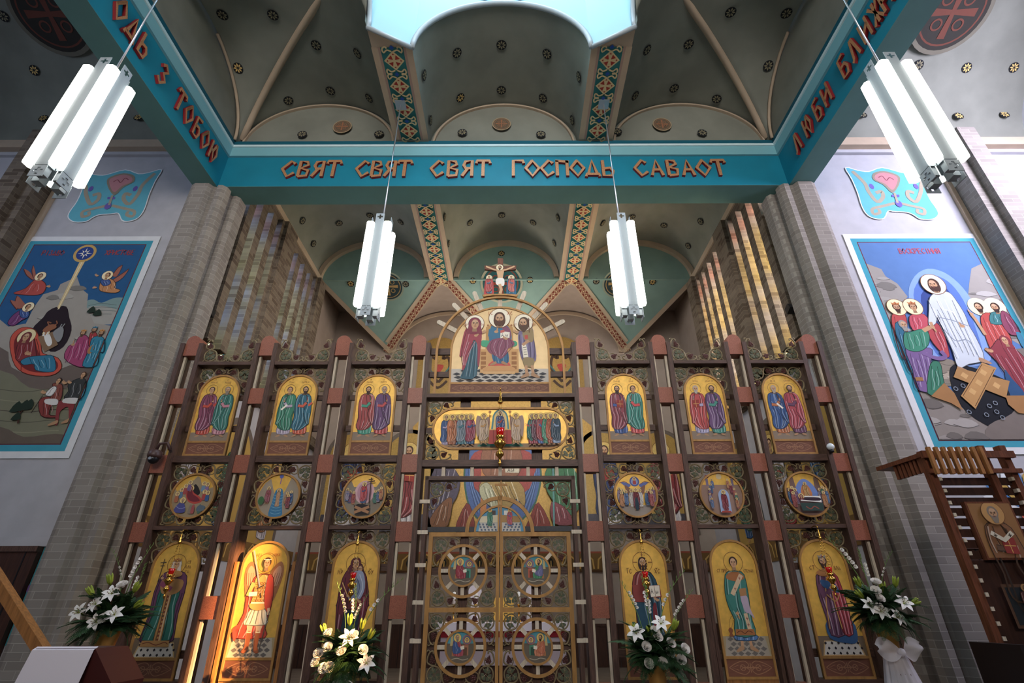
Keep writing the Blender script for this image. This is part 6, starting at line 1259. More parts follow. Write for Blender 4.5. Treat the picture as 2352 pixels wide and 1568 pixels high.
S_(P, N, [(880, 40), (960, -40), (1240, -40), (1335, 40), (1320, 140), (1250, 260), (950, 260), (900, 140)], '8c2f2c'); P.poly([N(960, 60), N(1000, 60), N(990, 500), N(950, 420)], 'b06a2c')
cloth(P, N, [(950, 200), (1000, 160), (1100, 170), (1180, 160), (1250, 230), (1255, 350), (1200, 300), (1150, 360), (1060, 340), (960, 260)], '8f7436', 8, .025); cloth(P, N, [(950, 220), (1000, 190), (1040, 250), (1080, 370), (1020, 350), (960, 290)], '9a9a7c', 5, .02); cloth(P, N, [(1000, -60), (1200, -60), (1240, 60), (1180, 160), (1000, 150), (960, 40)], '7a4a30', 6, .02)
P.poly([N(1122, 88), N(1222, 92), N(1218, 125), N(1125, 122)], 'b0a896'); P.text('Аω', N(1140, 118)[0], N(1140, 118)[1], .14, '2a2420', .14)
for q in ([(860, 330), (905, 430), (900, 520), (778, 522)], [(1350, 330), (1435, 522), (1270, 522), (1290, 440)]): cloth(P, N, q, '7c2a22', 4, .02)
cloth(P, N, [(640, 100), (720, 60), (810, 150), (790, 290), (700, 400), (640, 440), (600, 420), (600, 250)], '4a4258', 8, .025); cloth(P, N, [(690, 330), (760, 300), (730, 480), (640, 500), (610, 440)], '7a4c2c', 5, .02)
cloth(P, N, [(1410, 100), (1520, 60), (1620, 150), (1640, 330), (1570, 420), (1460, 330), (1400, 220)], '2a6a44', 8, .025); cloth(P, N, [(1440, 330), (1540, 380), (1580, 480), (1450, 470)], '7a3440', 5, .02); P.line([N(1450, 60), N(1455, 520)], .05, '4a8a8c'); P.poly([N(490, 495), N(1720, 495), N(1720, 530), N(490, 530)], '3a3c44')
solo('apse_mosaic', P.b, [M_MOS], 'gold mosaic of an enthroned figure in a blue almond, seen behind the central doors', 'mosaic', (0, YA, N(490, 530)[1]))
# gilded ornament flanking the great icon, on the sanctuary wall
for s in SG:
    P = Paint(flat(YA), .01, .002); a = onY(1149+s*140, 835, YA); X, Z = a[0], a[2]
    P.poly([(X-.75, Z-1.2), (X+.75, Z-1.2)]+[(X+.75*cos(t), Z+.35+.7*sin(t)) for t in fr(0, pi, 16)], 'a8843c')
    for sx in SG: P.curve([(X, Z-.7), (X+sx*.35, Z-.2), (X+sx*.3, Z+.25), (X+sx*.12, Z+.2), (X+sx*.2, Z+.5)], .10, '4a3428'); P.curve([(X+sx*.1, Z-.5), (X+sx*.5, Z+.1), (X+sx*.55, Z+.5)], .05, '2f6a70')
    P.smooth([(X, Z-.35), (X-.16, Z-.08), (X, Z-.02), (X+.16, Z-.08)], 'b03a34'); P.curve([(X-.3, Z-.65), (X, Z-.9), (X+.3, Z-.65)], .09, '4a3428')
    solo('gilded_ornament', P.b, [M_MOS], 'gilded wall ornament with a red heart, %s of the large arched icon' % ('left' if s < 0 else 'right'), 'wall ornament', (X, YA, Z-1.2), WORLD, 'gilded wall ornaments')
# saints under arches on the sanctuary walls
k = 0; RB = ['b03a3a', '2f5a90', 'c8c0c8', '3a7a60', 'b0703c', '7a4a70']
for s, wn in ((-1, 'left'), (1, 'right')):
    for yy, pl in ((9.75, 'nearest'), (11.4, 'middle'), (13.5, 'farthest')):
        P = Paint(lambda u, v, d, s=s: (s*(6.19-d), u*-s if False else u, v), .004, .0015); z0_, w_ = 3.0, .72
        P.poly([(yy-w_-.16, z0_), (yy+w_+.16, z0_)]+[(yy+(w_+.16)*cos(t), z0_+1.75+(w_+.16)*sin(t)) for t in fr(0, pi, 20)], '6c6058'); P.poly([(yy-w_, z0_+.1), (yy+w_, z0_+.1)]+[(yy+w_*cos(t), z0_+1.75+w_*sin(t)) for t in fr(0, pi, 20)], 'b48f3c')
        saint(P, yy, z0_+.15, 2.0, RB[k % 6], RB[(k+2) % 6], beard=k % 2, halo='d8b860', seed=k, item='scroll'); solo('painted_niche', P.b, [M_MURAL], 'gold arched saint painting on the %s sanctuary wall, %s the screen' % (wn, {'nearest': 'nearest to', 'middle': 'middle one behind', 'farthest': 'farthest from'}[pl]), 'mural', (s*6.19, yy, z0_), WORLD, 'arched saints on the sanctuary walls'); k += 1
    for X, pl in ((3.1, 'inner'), (4.9, 'outer')):
        P = Paint(flat(YA), .01, .002); X *= s; P.poly([(X-.85, 3.6), (X+.85, 3.6)]+[(X+.85*cos(t), 6.0+.85*sin(t)) for t in fr(0, pi, 20)], '6c6058'); P.poly([(X-.72, 3.7), (X+.72, 3.7)]+[(X+.72*cos(t), 6.0+.72*sin(t)) for t in fr(0, pi, 20)], 'b08c38')
        P.poly([(X-.7, 3.7), (X+.7, 3.7), (X+.7, 4.2), (X-.7, 4.2)], '4a4650'); saint(P, X, 3.8, 2.5, 'c8c4cc', ['2c3c70', '8a2c34'][k % 2], beard=1, halo='d8b860', seed=k, item='book'); k += 1
        solo('painted_niche', P.b, [M_MOS], 'gold arched mosaic of a bishop on the back wall, %s one %s of the apse' % (pl, wn), 'mural', (X, YA, 3.6), WORLD, 'arched bishops on the back wall')
# gilt frieze
P = Paint(flat(15.88), .01, .002); zf = onY(1150, 1290, 15.88)[2]; P.poly([(-6.15, zf-.27), (6.15, zf-.27), (6.15, zf+.27), (-6.15, zf+.27)], '7a5a2c'); P.line([(-6.15, zf+.25), (6.15, zf+.25)], .05, '9a4a34'); P.line([(-6.15, zf-.25), (6.15, zf-.25)], .05, '5a3a20')
for i in range(24):
    x = -5.9+i*.513; P.line([(x-.2, zf-.2), (x-.17, zf+.05), (x, zf+.2), (x+.17, zf+.05), (x+.2, zf-.2)], .045, 'c89c48'); P.smooth([(x, zf+.1), (x+.07, zf-.03), (x, zf-.16), (x-.07, zf-.03)], '2a2a28'); P.line([(x, zf+.02), (x, zf-.2)], .03, 'c89c48')
struct('trim_13', P.b, [M_MURAL])
for s in SG:
    P = Paint(lambda u, v, d, s=s: (s*(6.19-d), u, v), .004, .002); P.poly([(8.8, zf-.27), (15.8, zf-.27), (15.8, zf+.27), (8.8, zf+.27)], '7a5a2c')
    for i in range(13): x = 9.1+i*.513; P.line([(x-.2, zf-.2), (x-.17, zf+.05), (x, zf+.2), (x+.17, zf+.05), (x+.2, zf-.2)], .045, 'c89c48')
    struct('trim_%d' % (14 if s < 0 else 15), P.b, [M_MURAL])
# ---- foot of the aisle walls: timber door, painted border
for s, nm in ((-1, 'left'), (1, 'right')):
    mb = MB(); a, b = sorted((s*6.99, s*12.4)); mb.box(a, b, 8.20, 8.29, 0, 2.42, 0); mb.box(a, b, 8.17, 8.29, 2.42, 2.5, 1)
    for i in range(12): x = s*(7.15+i*.44); mb.box(min(x, x+s*.02), max(x, x+s*.02), 8.195, 8.2, 0, 2.42, 2)
    struct('door_%d' % (1 if s < 0 else 2), mb, [M_PANELW, M_DWOOD, M_BLACK])
    mb = MB(); a, b = sorted((s*6.7, s*12.4)); mb.box(a, b, 8.24, 8.29, 2.5, 2.63, 0); struct('trim_%d' % (16 if s < 0 else 17), mb, [M_WALL])
    P = Paint(flat(YM), .004, .001); X = s*6.80; P.poly([(X-.18, 1.2), (X+.18, 1.2), (X+.18, 2.49), (X-.18, 2.49)], '2a9aa8')
    P.clip = (X-.18, 1.2, X+.18, 2.49); X2 = s*6.70
    for zc in (2.15, 1.68): P.ell(X2, zc, .26, .24, '4a4a6c', n=24); P.ell(X2, zc, .22, .20, 'c2cfa8', n=24); P.ell(X2, zc, .14, .13, '9ab08c', n=20); P.ell(X2, zc, .07, .06, 'c2cfa8', n=16)
    P.poly([(X-.18, 1.88), (X+.18, 1.88), (X+.18, 1.97), (X-.18, 1.97)], '7a5aa0'); solo('painted_border', P.b, [M_MURAL], 'teal painted border with pale green circles at the foot of the %s aisle wall' % nm, 'wall ornament', (X, YM, 1.2))
P = Paint(flat(YM), .004, .001); a = onY(2352, 1150, YM); 
for k in range(9): an = .35+k*.30; P.poly([(a[0], a[2]-.25), (a[0]+.62*cos(an-.13), a[2]-.25+.62*sin(an-.13)), (a[0]+.72*cos(an), a[2]-.25+.72*sin(an)), (a[0]+.62*cos(an+.13), a[2]-.25+.62*sin(an+.13))], ['c8a040', '3a7ab8', 'e0e4e8'][k % 3])
P.ell(a[0], a[2]-.25, .2, None, 'c8503c'); solo('painted_fan', P.b, [M_MURAL], 'painted blue and ochre fan motif at the right edge of the right wall', 'wall ornament', (a[0], YM, a[2]-.25))
# ================================================================== THINGS IN FRONT OF AND BEHIND THE SCREEN
# ---- vigil lamps hanging on chains
def vigil(px, py, ptop, Y, label, big=1.0, zhook=None, grp='hanging vigil lamps'):
    c = onY(px, py, Y); t = onY(px, ptop, Y); x, z = c[0], c[2]; zt = zhook or t[2]
    th = Thing('vigil_lamp', label, 'lamp', (x, Y, z-.26*big), WORLD, grp); k = big
    th.part('lamp_body', MB().lathe([(0.001, -.25*k), (.008*k, -.23*k), (.018*k, -.215*k), (.008*k, -.20*k), (.012*k, -.17*k), (.038*k, -.14*k), (.03*k, -.11*k), (.014*k, -.095*k), (.03*k, -.07*k), (.058*k, -.035*k), (.045*k, -.01*k), (.02*k, .0), (.035*k, .015*k), (.042*k, .035*k), (.03*k, .045*k)], x, Y, z, 18), [M_BRASS])
    th.part('glass_cup', MB().lathe([(.02*k, .04*k), (.033*k, .06*k), (.04*k, .11*k), (.037*k, .112*k), (.03*k, .065*k), (.001, .05*k)], x, Y, z, 16), [M_REDGLASS], label='red glass cup')
    ch = MB(); zc = zt-.10*k
    for q in range(3):
        a = q*2*pi/3+.3; n = 16
        for i in range(n):
            f0, f1 = i/n, (i+.8)/n; P0 = (x+.055*k*cos(a)*(1-f0)+.012*cos(a)*f0, Y+.055*k*sin(a)*(1-f0)+.012*sin(a)*f0, z-.03*k+(zc-z+.03*k)*f0); P1 = (x+.055*k*cos(a)*(1-f1)+.012*cos(a)*f1, Y+.055*k*sin(a)*(1-f1)+.012*sin(a)*f1, z-.03*k+(zc-z+.03*k)*f1); ch.tube([P0, P1], .0035, 0, n=4)
    th.part('chains', ch, [M_BRASS])
    th.part('crown_knob', MB().lathe([(.001, -.06*k), (.02*k, -.05*k), (.026*k, -.03*k), (.012*k, -.01*k), (.016*k, .01*k), (.008*k, .03*k), (.012*k, .05*k), (.001, .09*k)], x, Y, zc, 12), [M_BRASS])
    yw = 7.6-.06*(zt-1.6)-.1
    th.part('wall_hook', MB().tube([(x, Y, zt-.01), (x, Y, zt+.02), (x, (Y+yw)/2, zt+.035), (x, yw, zt+.02)], .007, 0, n=6), [M_BRASS])
vigil(1147, 1010, 893, 7.05, 'large brass vigil lamp hanging on long chains before the central oblong icon', 1.55)
vigil(386, 1322, 1216, 7.28, 'brass vigil lamp with red cup hanging before the crowned woman icon')
vigil(806, 1334, 1222, 7.28, 'brass vigil lamp with red cup hanging before the mother and child icon')
vigil(1480, 1336, 1222, 7.28, 'brass vigil lamp with red cup hanging before the Christ with book icon')
vigil(1905, 1328, 1216, 7.28, 'brass vigil lamp with red cup hanging before the crowned king icon')
# ---- flowers
def petal(mb, c, d, up, L, W, curl, m=0, n=5):
    """one recurved petal from c along d"""
    d = Vector(d).normalized(); up = Vector(up); up = (up-d*up.dot(d)).normalized(); s = d.cross(up); vs = []
    for i in range(n+1):
        t = i/n; w = W*sin(pi*min(.97, .12+.85*t))**.8*(1 if i < n else .12); p = Vector(c)+d*(L*t)+up*(L*(.35*t-curl*t*t*t))
        vs += [p-s*w, p+up*(-.15*w), p+s*w]
    mb.add(vs, [(i*3+k, i*3+k+1, i*3+k+4, i*3+k+3) for i in range(n) for k in (0, 1)], m, smooth=True)
def lily_mesh():
    mb = MB()
    for k in range(6):
        a = k*pi/3; petal(mb, (0, 0, 0), (cos(a)*.9, sin(a)*.9, .35), (0, 0, 1), .085, .021, .55)
    for k in range(6): a = k*pi/3+.4; mb.tube([(0, 0, 0), (.02*cos(a), .02*sin(a), .04)], .0015, 1, n=4); mb.ball(.022*cos(a), .022*sin(a), .042, .0045, 2, n=6)
    mb.lathe([(.004, -.05), (.008, -.01), (.004, .01)], 0, 0, 0, 6, 1); return mb.mesh('lily', [M_PETAL, M_LEAFL, M_RWOOD])
def rose_mesh():
    mb = MB()
    for r, n, t in ((.012, 3, .04), (.022, 5, .038), (.032, 6, .03), (.040, 7, .02)):
        for k in range(n):
            a = k*2*pi/n+r*60; vs = []
            for i in range(4):
                for j in range(4): b = a+(j-1.5)*.55*2/n*2; rr = r*(.5+.5*sin(pi*.5*i/3))*(1.0+.35*(i == 3)); vs.append((rr*cos(b), rr*sin(b), -.02+(t+.02)*i/3-.004*abs(j-1.5)))
            mb.add(vs, [(i*4+j, i*4+j+1, i*4+j+5, i*4+j+4) for i in range(3) for j in range(3)], 0, smooth=True)
    mb.ball(0, 0, .0, .013, 0, n=8); mb.lathe([(.004, -.05), (.012, -.022), (.02, -.015), (.001, 0)], 0, 0, 0, 8, 1); return mb.mesh('rose', [M_PETAL, M_LEAF])
def bud_mesh():
    mb = MB()
    for k in range(5): a = k*1.3; mb.tube([(0, 0, 0), (.012*cos(a), .012*sin(a), .03), (.02*cos(a), .02*sin(a), .075), (.022*cos(a), .022*sin(a), .095)], .010, 0, n=6, taper=[.4, 1, .8, .1])
    return mb.mesh('lily_bud', [M_LEAFL])
def spike_mesh(L=.55, fl=5, seed=1, bend=.25):
    rnd = random.Random(seed); mb = MB(); pth = [(bend*L*(t**2), 0, L*t) for t in fr(0, 1, 10)]; mb.tube(pth, .006, 0, n=5, taper=[1-.08*i for i in range(11)])
    for i in range(14):
        t = .42+.57*i/14; x = bend*L*t*t; s = 1 if i % 2 else -1
        if i < fl*2 and i % 2 == 0:
            for k in range(5): a = k*2*pi/5; petal(mb, (x+s*.012, -.012, L*t*.95), (s*.6+.6*cos(a), -.5, .4+.6*sin(a)), (0, -1, .2), .034, .012, .3, 1)
        else: mb.tube([(x, 0, L*t), (x+s*.012, -.003, L*t+.02), (x+s*.010, 0, L*t+.045)], .007*(1.1-t*.6), 0, n=5, taper=[.5, 1, .1])
    return mb.mesh('gladiolus_spike', [mat('stem_green', '6f8f4a', rough=.5), M_PETAL])
def frond_mesh(L=.34, seed=1, droop=.5):
    rnd = random.Random(seed); mb = MB(); pt = lambda t: (L*t, 0, L*(.25*t-droop*t*t)); mb.tube([pt(t) for t in fr(0, 1, 8)], .0022, 0, n=4)
    for i in range(30):
        t = .06+.92*i/30; p = Vector(pt(t)); l = .085*sin(pi*min(1, .25+.72*t))*rnd.uniform(.8, 1.1)
        for s in SG:
            q = p+Vector((l*.45, s*l, -l*.25)); w = .007
            mb.add([p, p+Vector((w, s*w*.6, 0)), q, p+(q-p)*.5+Vector((-w*.8, 0, .002)), p+(q-p)*.5+Vector((w*1.2, 0, .002))], [(0, 3, 2, 4)], 0)
    return mb.mesh('fern_frond', [M_LEAF])
LILY, ROSE, BUD = lily_mesh(), rose_mesh(), bud_mesh(); SPK = [spike_mesh(.55, 5, 1, .22), spike_mesh(.48, 4, 2, -.10), spike_mesh(.62, 3, 3, .45)]; FRD = [frond_mesh(.36, 1, .45), frond_mesh(.30, 2, .75), frond_mesh(.26, 3, .2)]
def bouquet(label, px, py, Y, k, blooms, spikes, vase='gold', bow=False, seed=1, buds=(), zbot=0.):
    """px,py: photo position of the heart of the arrangement; blooms: (kind, dx, dz) offsets in metres"""
    c = onY(px, py, Y); x, z = c[0], c[2]; rnd = random.Random(seed)
    th = Thing('flower_arrangement', label, 'flowers', (x, Y, 0), WORLD, 'white flower arrangements before the screen')
    zr = z-.20*k; th.part('vase', MB().lathe([(.07*k, zr-.42), (.085*k, zr-.40), (.075*k, zr-.2), (.105*k, zr+.02), (.11*k, zr+.03), (.095*k, zr+.02), (.02, zr-.05)], x, Y, 0, 24), [M_BRASS if False else mat('gilt_pot', 'b88a48', rough=.35, metal=.5)])
    th.part('pedestal', MB().lathe([(.17, .0), (.17, .04), (.05, .08), (.04, zr-.50), (.13, zr-.44), (.13, zr-.421), (.0, zr-.42)], x, Y, 0, 20), [M_DWOOD])
    for i in range(90):
        a = rnd.uniform(0, 2*pi); el = rnd.uniform(-.7, .9); s = k*rnd.uniform(.7, 1.15)
        th.place('fern_frond', FRD[i % 3], (x+.05*cos(a)*k, Y+.05*sin(a)*k, z-.1*k+rnd.uniform(-.05, .1)*k), (s, s, s), (rnd.uniform(-.4, .4), -el, a))
    core = MB()
    for i in range(60):
        a = rnd.uniform(0, 2*pi); r = rnd.uniform(.02, .17)*k; zz = z+rnd.uniform(-.22, .10)*k; d = Vector((cos(a), sin(a)*.8, rnd.uniform(-.3, .9))); petal(core, (x+r*cos(a)*.6, Y+r*sin(a)*.6, zz), d, (0, 0, 1), rnd.uniform(.08, .15)*k, .016*k, .3)
    th.part('leaves', core, [M_LEAF], kind='stuff')
    ME = dict(lily=LILY, rose=ROSE)
    for kind, dx, dz in blooms:
        dy = -sqrt(max(.01, .045*k*k-(dx*dx+dz*dz)*.35)); s = k*(1.12 if kind == 'lily' else .92); tilt = 1.15 if kind == 'lily' else 1.0
        th.place(kind, ME[kind], (x+dx*k, Y+dy, z+dz*k), (s, s, s), (tilt+rnd.uniform(-.15, .15)-dz, dx*1.2, rnd.uniform(-.4, .4)))
    for dx, dz, a in buds: th.place('lily_bud', BUD, (x+dx*k, Y-.12*k, z+dz*k), (k*1.2,)*3, (.3, a, 0))
    for j, (dx, dz, a, s, sz) in enumerate(spikes): th.place('gladiolus_spike', SPK[j % 3], (x+dx*k, Y-.02, z+dz*k), (k*sz*s, k*sz, k*sz), (.05, a, 0))
    if bow:
        M_TUL = mat('white_tulle', 'efeaf0', rough=.9)
        if not M_TUL.get('t'):
            M_TUL['t'] = 1; nt = M_TUL.node_tree; b = nt.nodes['Principled BSDF']; b.inputs['Alpha'].default_value = .55
        mb = MB(); zz = z-.42*k
        for s in SG:
            vs = []; n = 10
            for i in range(n+1):
                t = i/n; w = .11*sin(pi*min(1, .08+t*.8)); 
                for j in range(5): vs.append((x+s*(.02+.21*t), Y-.14-.03*cos(j*1.7+t*4), zz+.05*t+w*(j-2)/2))
            mb.add(vs, [(i*5+j, i*5+j+1, i*5+j+6, i*5+j+5) for i in range(n) for j in range(4)], 0, smooth=True)
        mb.ball(x, Y-.15, zz, .04, 0, n=8)
        n = 26; vs = []
        for i in range(7):
            t = i/6
            for j in range(n+1): a = -1.9+3.8*j/n; r = (.10+.20*t)*(1+.12*sin(j*2.4)); vs.append((x+r*sin(a), Y-.02-r*cos(a)*.8, zz-.01-.85*t))
        mb.add(vs, [(i*(n+1)+j, i*(n+1)+j+1, (i+1)*(n+1)+j+1, (i+1)*(n+1)+j) for i in range(6) for j in range(n)], 0, smooth=True)
        th.part('tulle_bow', mb, [M_TUL], label='white tulle bow and skirt')
bouquet('white lilies in a gilt vase at the lower left, before the left brick pier', 262, 1396, 6.25, 1.1,
        [('lily', -.06, .05), ('lily', .0, -.10), ('lily', .14, -.04), ('lily', -.22, -.02), ('lily', .05, .14), ('rose', .10, .22)], [(.06, .1, .05, 1, .95), (.12, .05, .25, 1, .8), (.0, .15, -.08, -1, .7)], seed=3, bow=True, buds=[(-.05, .22, -.2), (.2, .15, .5), (-.18, .12, -.6), (.25, .02, 1.0)])
bouquet('white roses and lilies before the mother and child icon', 800, 1482, 6.75, 1.15,
        [('rose', -.18, .12), ('rose', -.16, .0), ('rose', -.27, -.12), ('rose', -.18, -.17), ('rose', -.12, -.16), ('rose', -.02, -.03), ('rose', .18, -.02), ('rose', -.25, -.05), ('lily', .03, .08), ('lily', .22, -.13), ('lily', .02, -.28), ('rose', .08, .10)],
        [(-.06, .12, -.10, -1, .85), (.02, .15, .0, 1, .85), (.10, .1, .22, 1, .95), (.0, .1, .12, 1, .7)], seed=5, buds=[(-.22, .1, -.4), (.0, .18, 0), (.2, .06, .5), (.12, .14, .2)])
bouquet('white roses and gladioli before the Christ with book icon', 1496, 1476, 6.75, 1.15,
        [('rose', -.12, -.03), ('rose', .12, .0), ('rose', -.11, -.17), ('rose', .02, -.16), ('rose', .10, -.08), ('rose', .21, -.14), ('rose', -.02, .10), ('rose', .26, -.05), ('rose', .0, .05), ('lily', -.2, .08), ('lily', .05, .16)],
        [(-.10, .12, -.18, -1, .85), (.0, .15, -.02, 1, .95), (.08, .1, .12, 1, .95), (.16, .06, .42, 1, .9), (-.02, .1, -.08, -1, .85)], seed=8, buds=[(-.18, .06, -.4), (.18, .1, .4), (-.05, .04, -.1)])
bouquet('white lilies with a white tulle bow at the lower right', 2012, 1392, 6.25, 1.05,
        [('lily', -.12, -.07), ('lily', .02, -.12), ('lily', .14, .0), ('lily', -.2, -.02), ('rose', -.1, .12), ('rose', -.06, .2), ('rose', -.09, .05)], [(-.08, .12, -.28, -1, 1.1), (-.04, .1, -.12, -1, .9), (.08, .1, .1, 1, .7)], bow=True, seed=11, buds=[(-.2, .15, -.4), (.16, .15, .2), (.25, -.02, 1.0), (.02, .1, 0), (-.2, .05, -.8)])
# ---- white lectern at the lower left with its timber rail
yL = 4.6; P0 = [onY(px, py, yL) for px, py in ((82, 1478), (222, 1480), (196, 1568), (45, 1568))]
th = Thing('lectern', 'small sloping lectern draped with a white cloth at the lower left corner', 'lectern', (P0[0][0]+.3, yL, 0))
xa, xb, zt = P0[0][0], P0[1][0], P0[0][2]
th.part('cloth', MB().add([(xa, yL, zt), (xb, yL, zt), (xb+.0, yL-.04, zt-.02), (xa, yL-.04, zt-.02), (xa, yL-.20, zt-.75), (xb, yL-.20, zt-.75)], [(0, 1, 2, 3), (3, 2, 5, 4)]), [M_CLOTH], label='white linen cloth')
th.part('book_rest', MB().prism([(xa+.02, zt-.012), (xb+.0, zt-.012), (xb+.21, zt-.24), (xb+.21, zt-.27), (xb-.02, zt-.26), (xa+.02, zt-.05)], yL-.03, yL+.35), [mat('dark_mahogany', '4a1e1c', rough=.4)])
th.part('side_panel', MB().box(xb-.1, xb+.18, yL-.0, yL+.3, .05, zt-.27), [M_RWOOD]); th.part('base', MB().box(xa, xb+.22, yL-.1, yL+.36, 0, .05), [M_RWOOD])
th.part('side_cloth', MB().add([(xb+.0, yL-.035, zt-.28), (xb+.20, yL-.035, zt-.27), (xb+.19, yL-.10, zt-.75), (xb+.0, yL-.12, zt-.75)], [(0, 1, 2, 3)]), [M_CLOTH])
a, b = onY(-30, 1290, 5.6), onY(95, 1490, 5.6)
th = Thing('timber_handrail', 'sloping pale timber rail at the lower left edge beside the white lectern', 'railing', (b[0], 5.6, 0))
dx, dz = b[0]-a[0], b[2]-a[2]; l = hypot(dx, dz); nx, nz = -dz/l*.045, dx/l*.045
th.part('rail', MB().prism([(a[0]-nx, a[2]-nz), (b[0]-nx, b[2]-nz), (b[0]+nx, b[2]+nz), (a[0]+nx, a[2]+nz)], 5.55, 5.65), [M_OWOOD]); th.part('newel', MB().box(b[0]-.05, b[0]+.06, 5.52, 5.68, 0, b[2]-.02), [M_RWOOD])
# ---- carved wooden throne with slatted canopy at the right
yT = 6.0; q = lambda px, py, Y=yT: onY(px, py, Y)
th = Thing('bishop_throne', 'tall wooden throne with slatted canopy at the right edge, icon on its back', 'throne', (q(2230, 1400)[0], yT, 0))
xl, xr, ztp = q(2128, 1075)[0], q(2268, 1020)[0], q(2180, 1040)[2]; W = xr-xl
x2, x3 = q(2244, 1030)[0], q(2284, 1012)[0]
for x in (xl, x2, x3): th.part('upright', MB().box(x, x+.075, yT, yT+.09, 0, ztp+(.0 if x == xl else .06)), [M_RWOOD])
for k in range(9): z = ztp-.40-k*.115; th.part('back_slat', MB().box(xl+.076, x3, yT+.05, yT+.075, z, z+.085), [M_PANELW])
for k in range(14): z = ztp-.36-k*.135; th.part('peg', MB().box(xl+.077, xl+.11, yT-.01, yT+.04, z, z+.04), [M_CREAM]); th.part('peg', MB().box(x3-.035, x3-.002, yT-.01, yT+.04, z, z+.04), [M_CREAM])
for k in range(8): x = xl-.0+k*(x2-xl)/8; th.part('canopy_slat', MB().box(x+.012, x+.05, yT-.09, yT-.05, ztp-.30, ztp+.02), [M_OWOOD])
th.part('canopy_beam', MB().box(xl-.04, x3+.1, yT-.05, yT-.005, ztp-.10, ztp-.02), [M_RWOOD]); th.part('canopy_beam', MB().box(xl-.04, x3+.1, yT-.05, yT-.005, ztp-.28, ztp-.23), [M_RWOOD])
zb = ztp-.02; tp = onZ(2004, 1080, zb); tx, ty = tp[0], tp[1]; dx, dy = tx-xl, ty-yT; l = hypot(dx, dy); ux, uy = dx/l, dy/l; vx, vy = -uy, ux
R_ = lambda a, b: (xl+ux*a+vx*b, yT-.05+uy*a+vy*b)
th.part('canopy_board', MB().zprism([R_(0, 0), R_(l, 0), R_(l, -.30), R_(0, -.30)], zb-.05, zb), [M_RWOOD])
for k in range(8): a = .08+k*(l-.3)/8; th.part('canopy_slat', MB().zprism([R_(a, -.02), R_(a+.035, -.02), R_(a+.035, -.06), R_(a, -.06)], zb-.22, zb-.051), [M_RWOOD])
ia, ib = q(2212, 1158, yT-.02), q(2330, 1292, yT-.02); X0, X1, Z1, Z0 = ia[0], ia[0]+.52, ia[2], ib[2]
g = th.part('icon_board', MB().box(X0, X1, yT-.02, yT+.04, Z0, Z1), [M_RWOOD]); P = Paint(flat(yT-.02), .001, .0003); P.poly([(X0+.02, Z0+.02), (X1-.02, Z0+.02), (X1-.02, Z1-.02), (X0+.02, Z1-.02)], '9c6a34')
xc = (X0+X1)/2; P.clip = (X0+.02, Z0+.02, X1-.02, Z1-.02); saint(P, xc, Z0-.55, 1.12, '6a4a34', '8c5a34', beard=1, halo='c8924c', item='book', hair='8a7a6c', mant=True); P.line([(xc-.12, Z0+.28), (xc, Z0+.2), (xc+.12, Z0+.28)], .05, 'd8ceb8'); P.line([(xc, Z0+.2), (xc, Z0)], .05, 'd8ceb8')
for dx in (-.08, .08): P.line([(xc+dx-.02, Z0+.25), (xc+dx+.02, Z0+.25)], .01, '3a2a20'); P.line([(xc+dx, Z0+.23), (xc+dx, Z0+.27)], .01, '3a2a20')
o = bpy.data.objects.new('icon_painting', P.b.mesh('icon_painting', [M_PAINT], th.at)); COL.objects.link(o); o.parent = g
th.part('back_board', MB().box(xl+.07, xr+.5, yT+.045, yT+.07, .3, Z0-.0), [M_PANELW])
ja, jb = q(2292, 1348, yT-.01), q(2392, 1450, yT-.01); P = Paint(flat(yT-.0), .02, .001); P.poly([(ja[0], jb[2]), (ja[0]+.42, jb[2]), (ja[0]+.42, ja[2]), (ja[0], ja[2])], '5a3a24'); P.poly([(ja[0]+.03, jb[2]+.03), (ja[0]+.39, jb[2]+.03), (ja[0]+.39, ja[2]-.03), (ja[0]+.03, ja[2]-.03)], '1c2226'); P.clip = None; saint(P, ja[0]+.21, jb[2]+.04, .36, '7a5a40', '6a3a34', halo='a87c44', feet=False); th.part('lower_painting', P.b, [M_PAINT])
th.part('seat_box', MB().box(xl-.25, xr+.5, yT-.55, yT+.04, 0, .95), [mat('near_black_wood', '1d1210', rough=.5)]); th.part('side_arm', MB().box(xl-.25, xl-.18, yT-.55, yT+.04, .95, 1.32), [MATS['near_black_wood']])
# ---- small fittings
c = ico(352, 1045, -.245); c = ICO @ Vector((c[0], -.245, c[1]))
th = Thing('security_camera', 'dark dome security camera fixed to the left end post of the screen', 'camera', c)
th.part('dome', MB().ball(c.x, c.y, c.z-.02, .075, 0, n=16), [M_BLACK]); th.part('housing', MB().lathe([(.085, 0), (.095, .03), (.09, .09), (.05, .12), (.001, .125)], c.x, c.y, c.z-.01, 20), [mat('brown_metal', '4a3430', rough=.4)]); th.part('lens', MB().disc(c.x-.0, c.z-.03, .022, c.y-.082, c.y-.06, 0, n=16), [M_STEEL])
th.part('bracket', MB().tube([(c.x, c.y, c.z+.11), (c.x+.02, c.y, c.z+.2), (c.x+.12, c.y+.02, c.z+.22), (c.x+.16, c.y+.05, c.z+.12)], .022, 0, n=8), [MATS['brown_metal']])
c = ico(1906, 1030, -.17); c = ICO @ Vector((c[0], -.17, c[1])); th = Thing('globe_bulb', 'round white bulb fixed to the right end post of the screen', 'lamp', c)
th.part('globe', MB().ball(c.x, c.y, c.z, .052, 0, n=20), [mat('opal_glass', 'dfe6ea', rough=.25)]); th.part('holder', MB().lathe([(.03, -.085), (.03, -.045), (.001, -.04)], c.x, c.y, c.z, 12).box(c.x-.012, c.x+.012, c.y, c.y+.05, c.z-.09, c.z-.065), [M_BLACK])
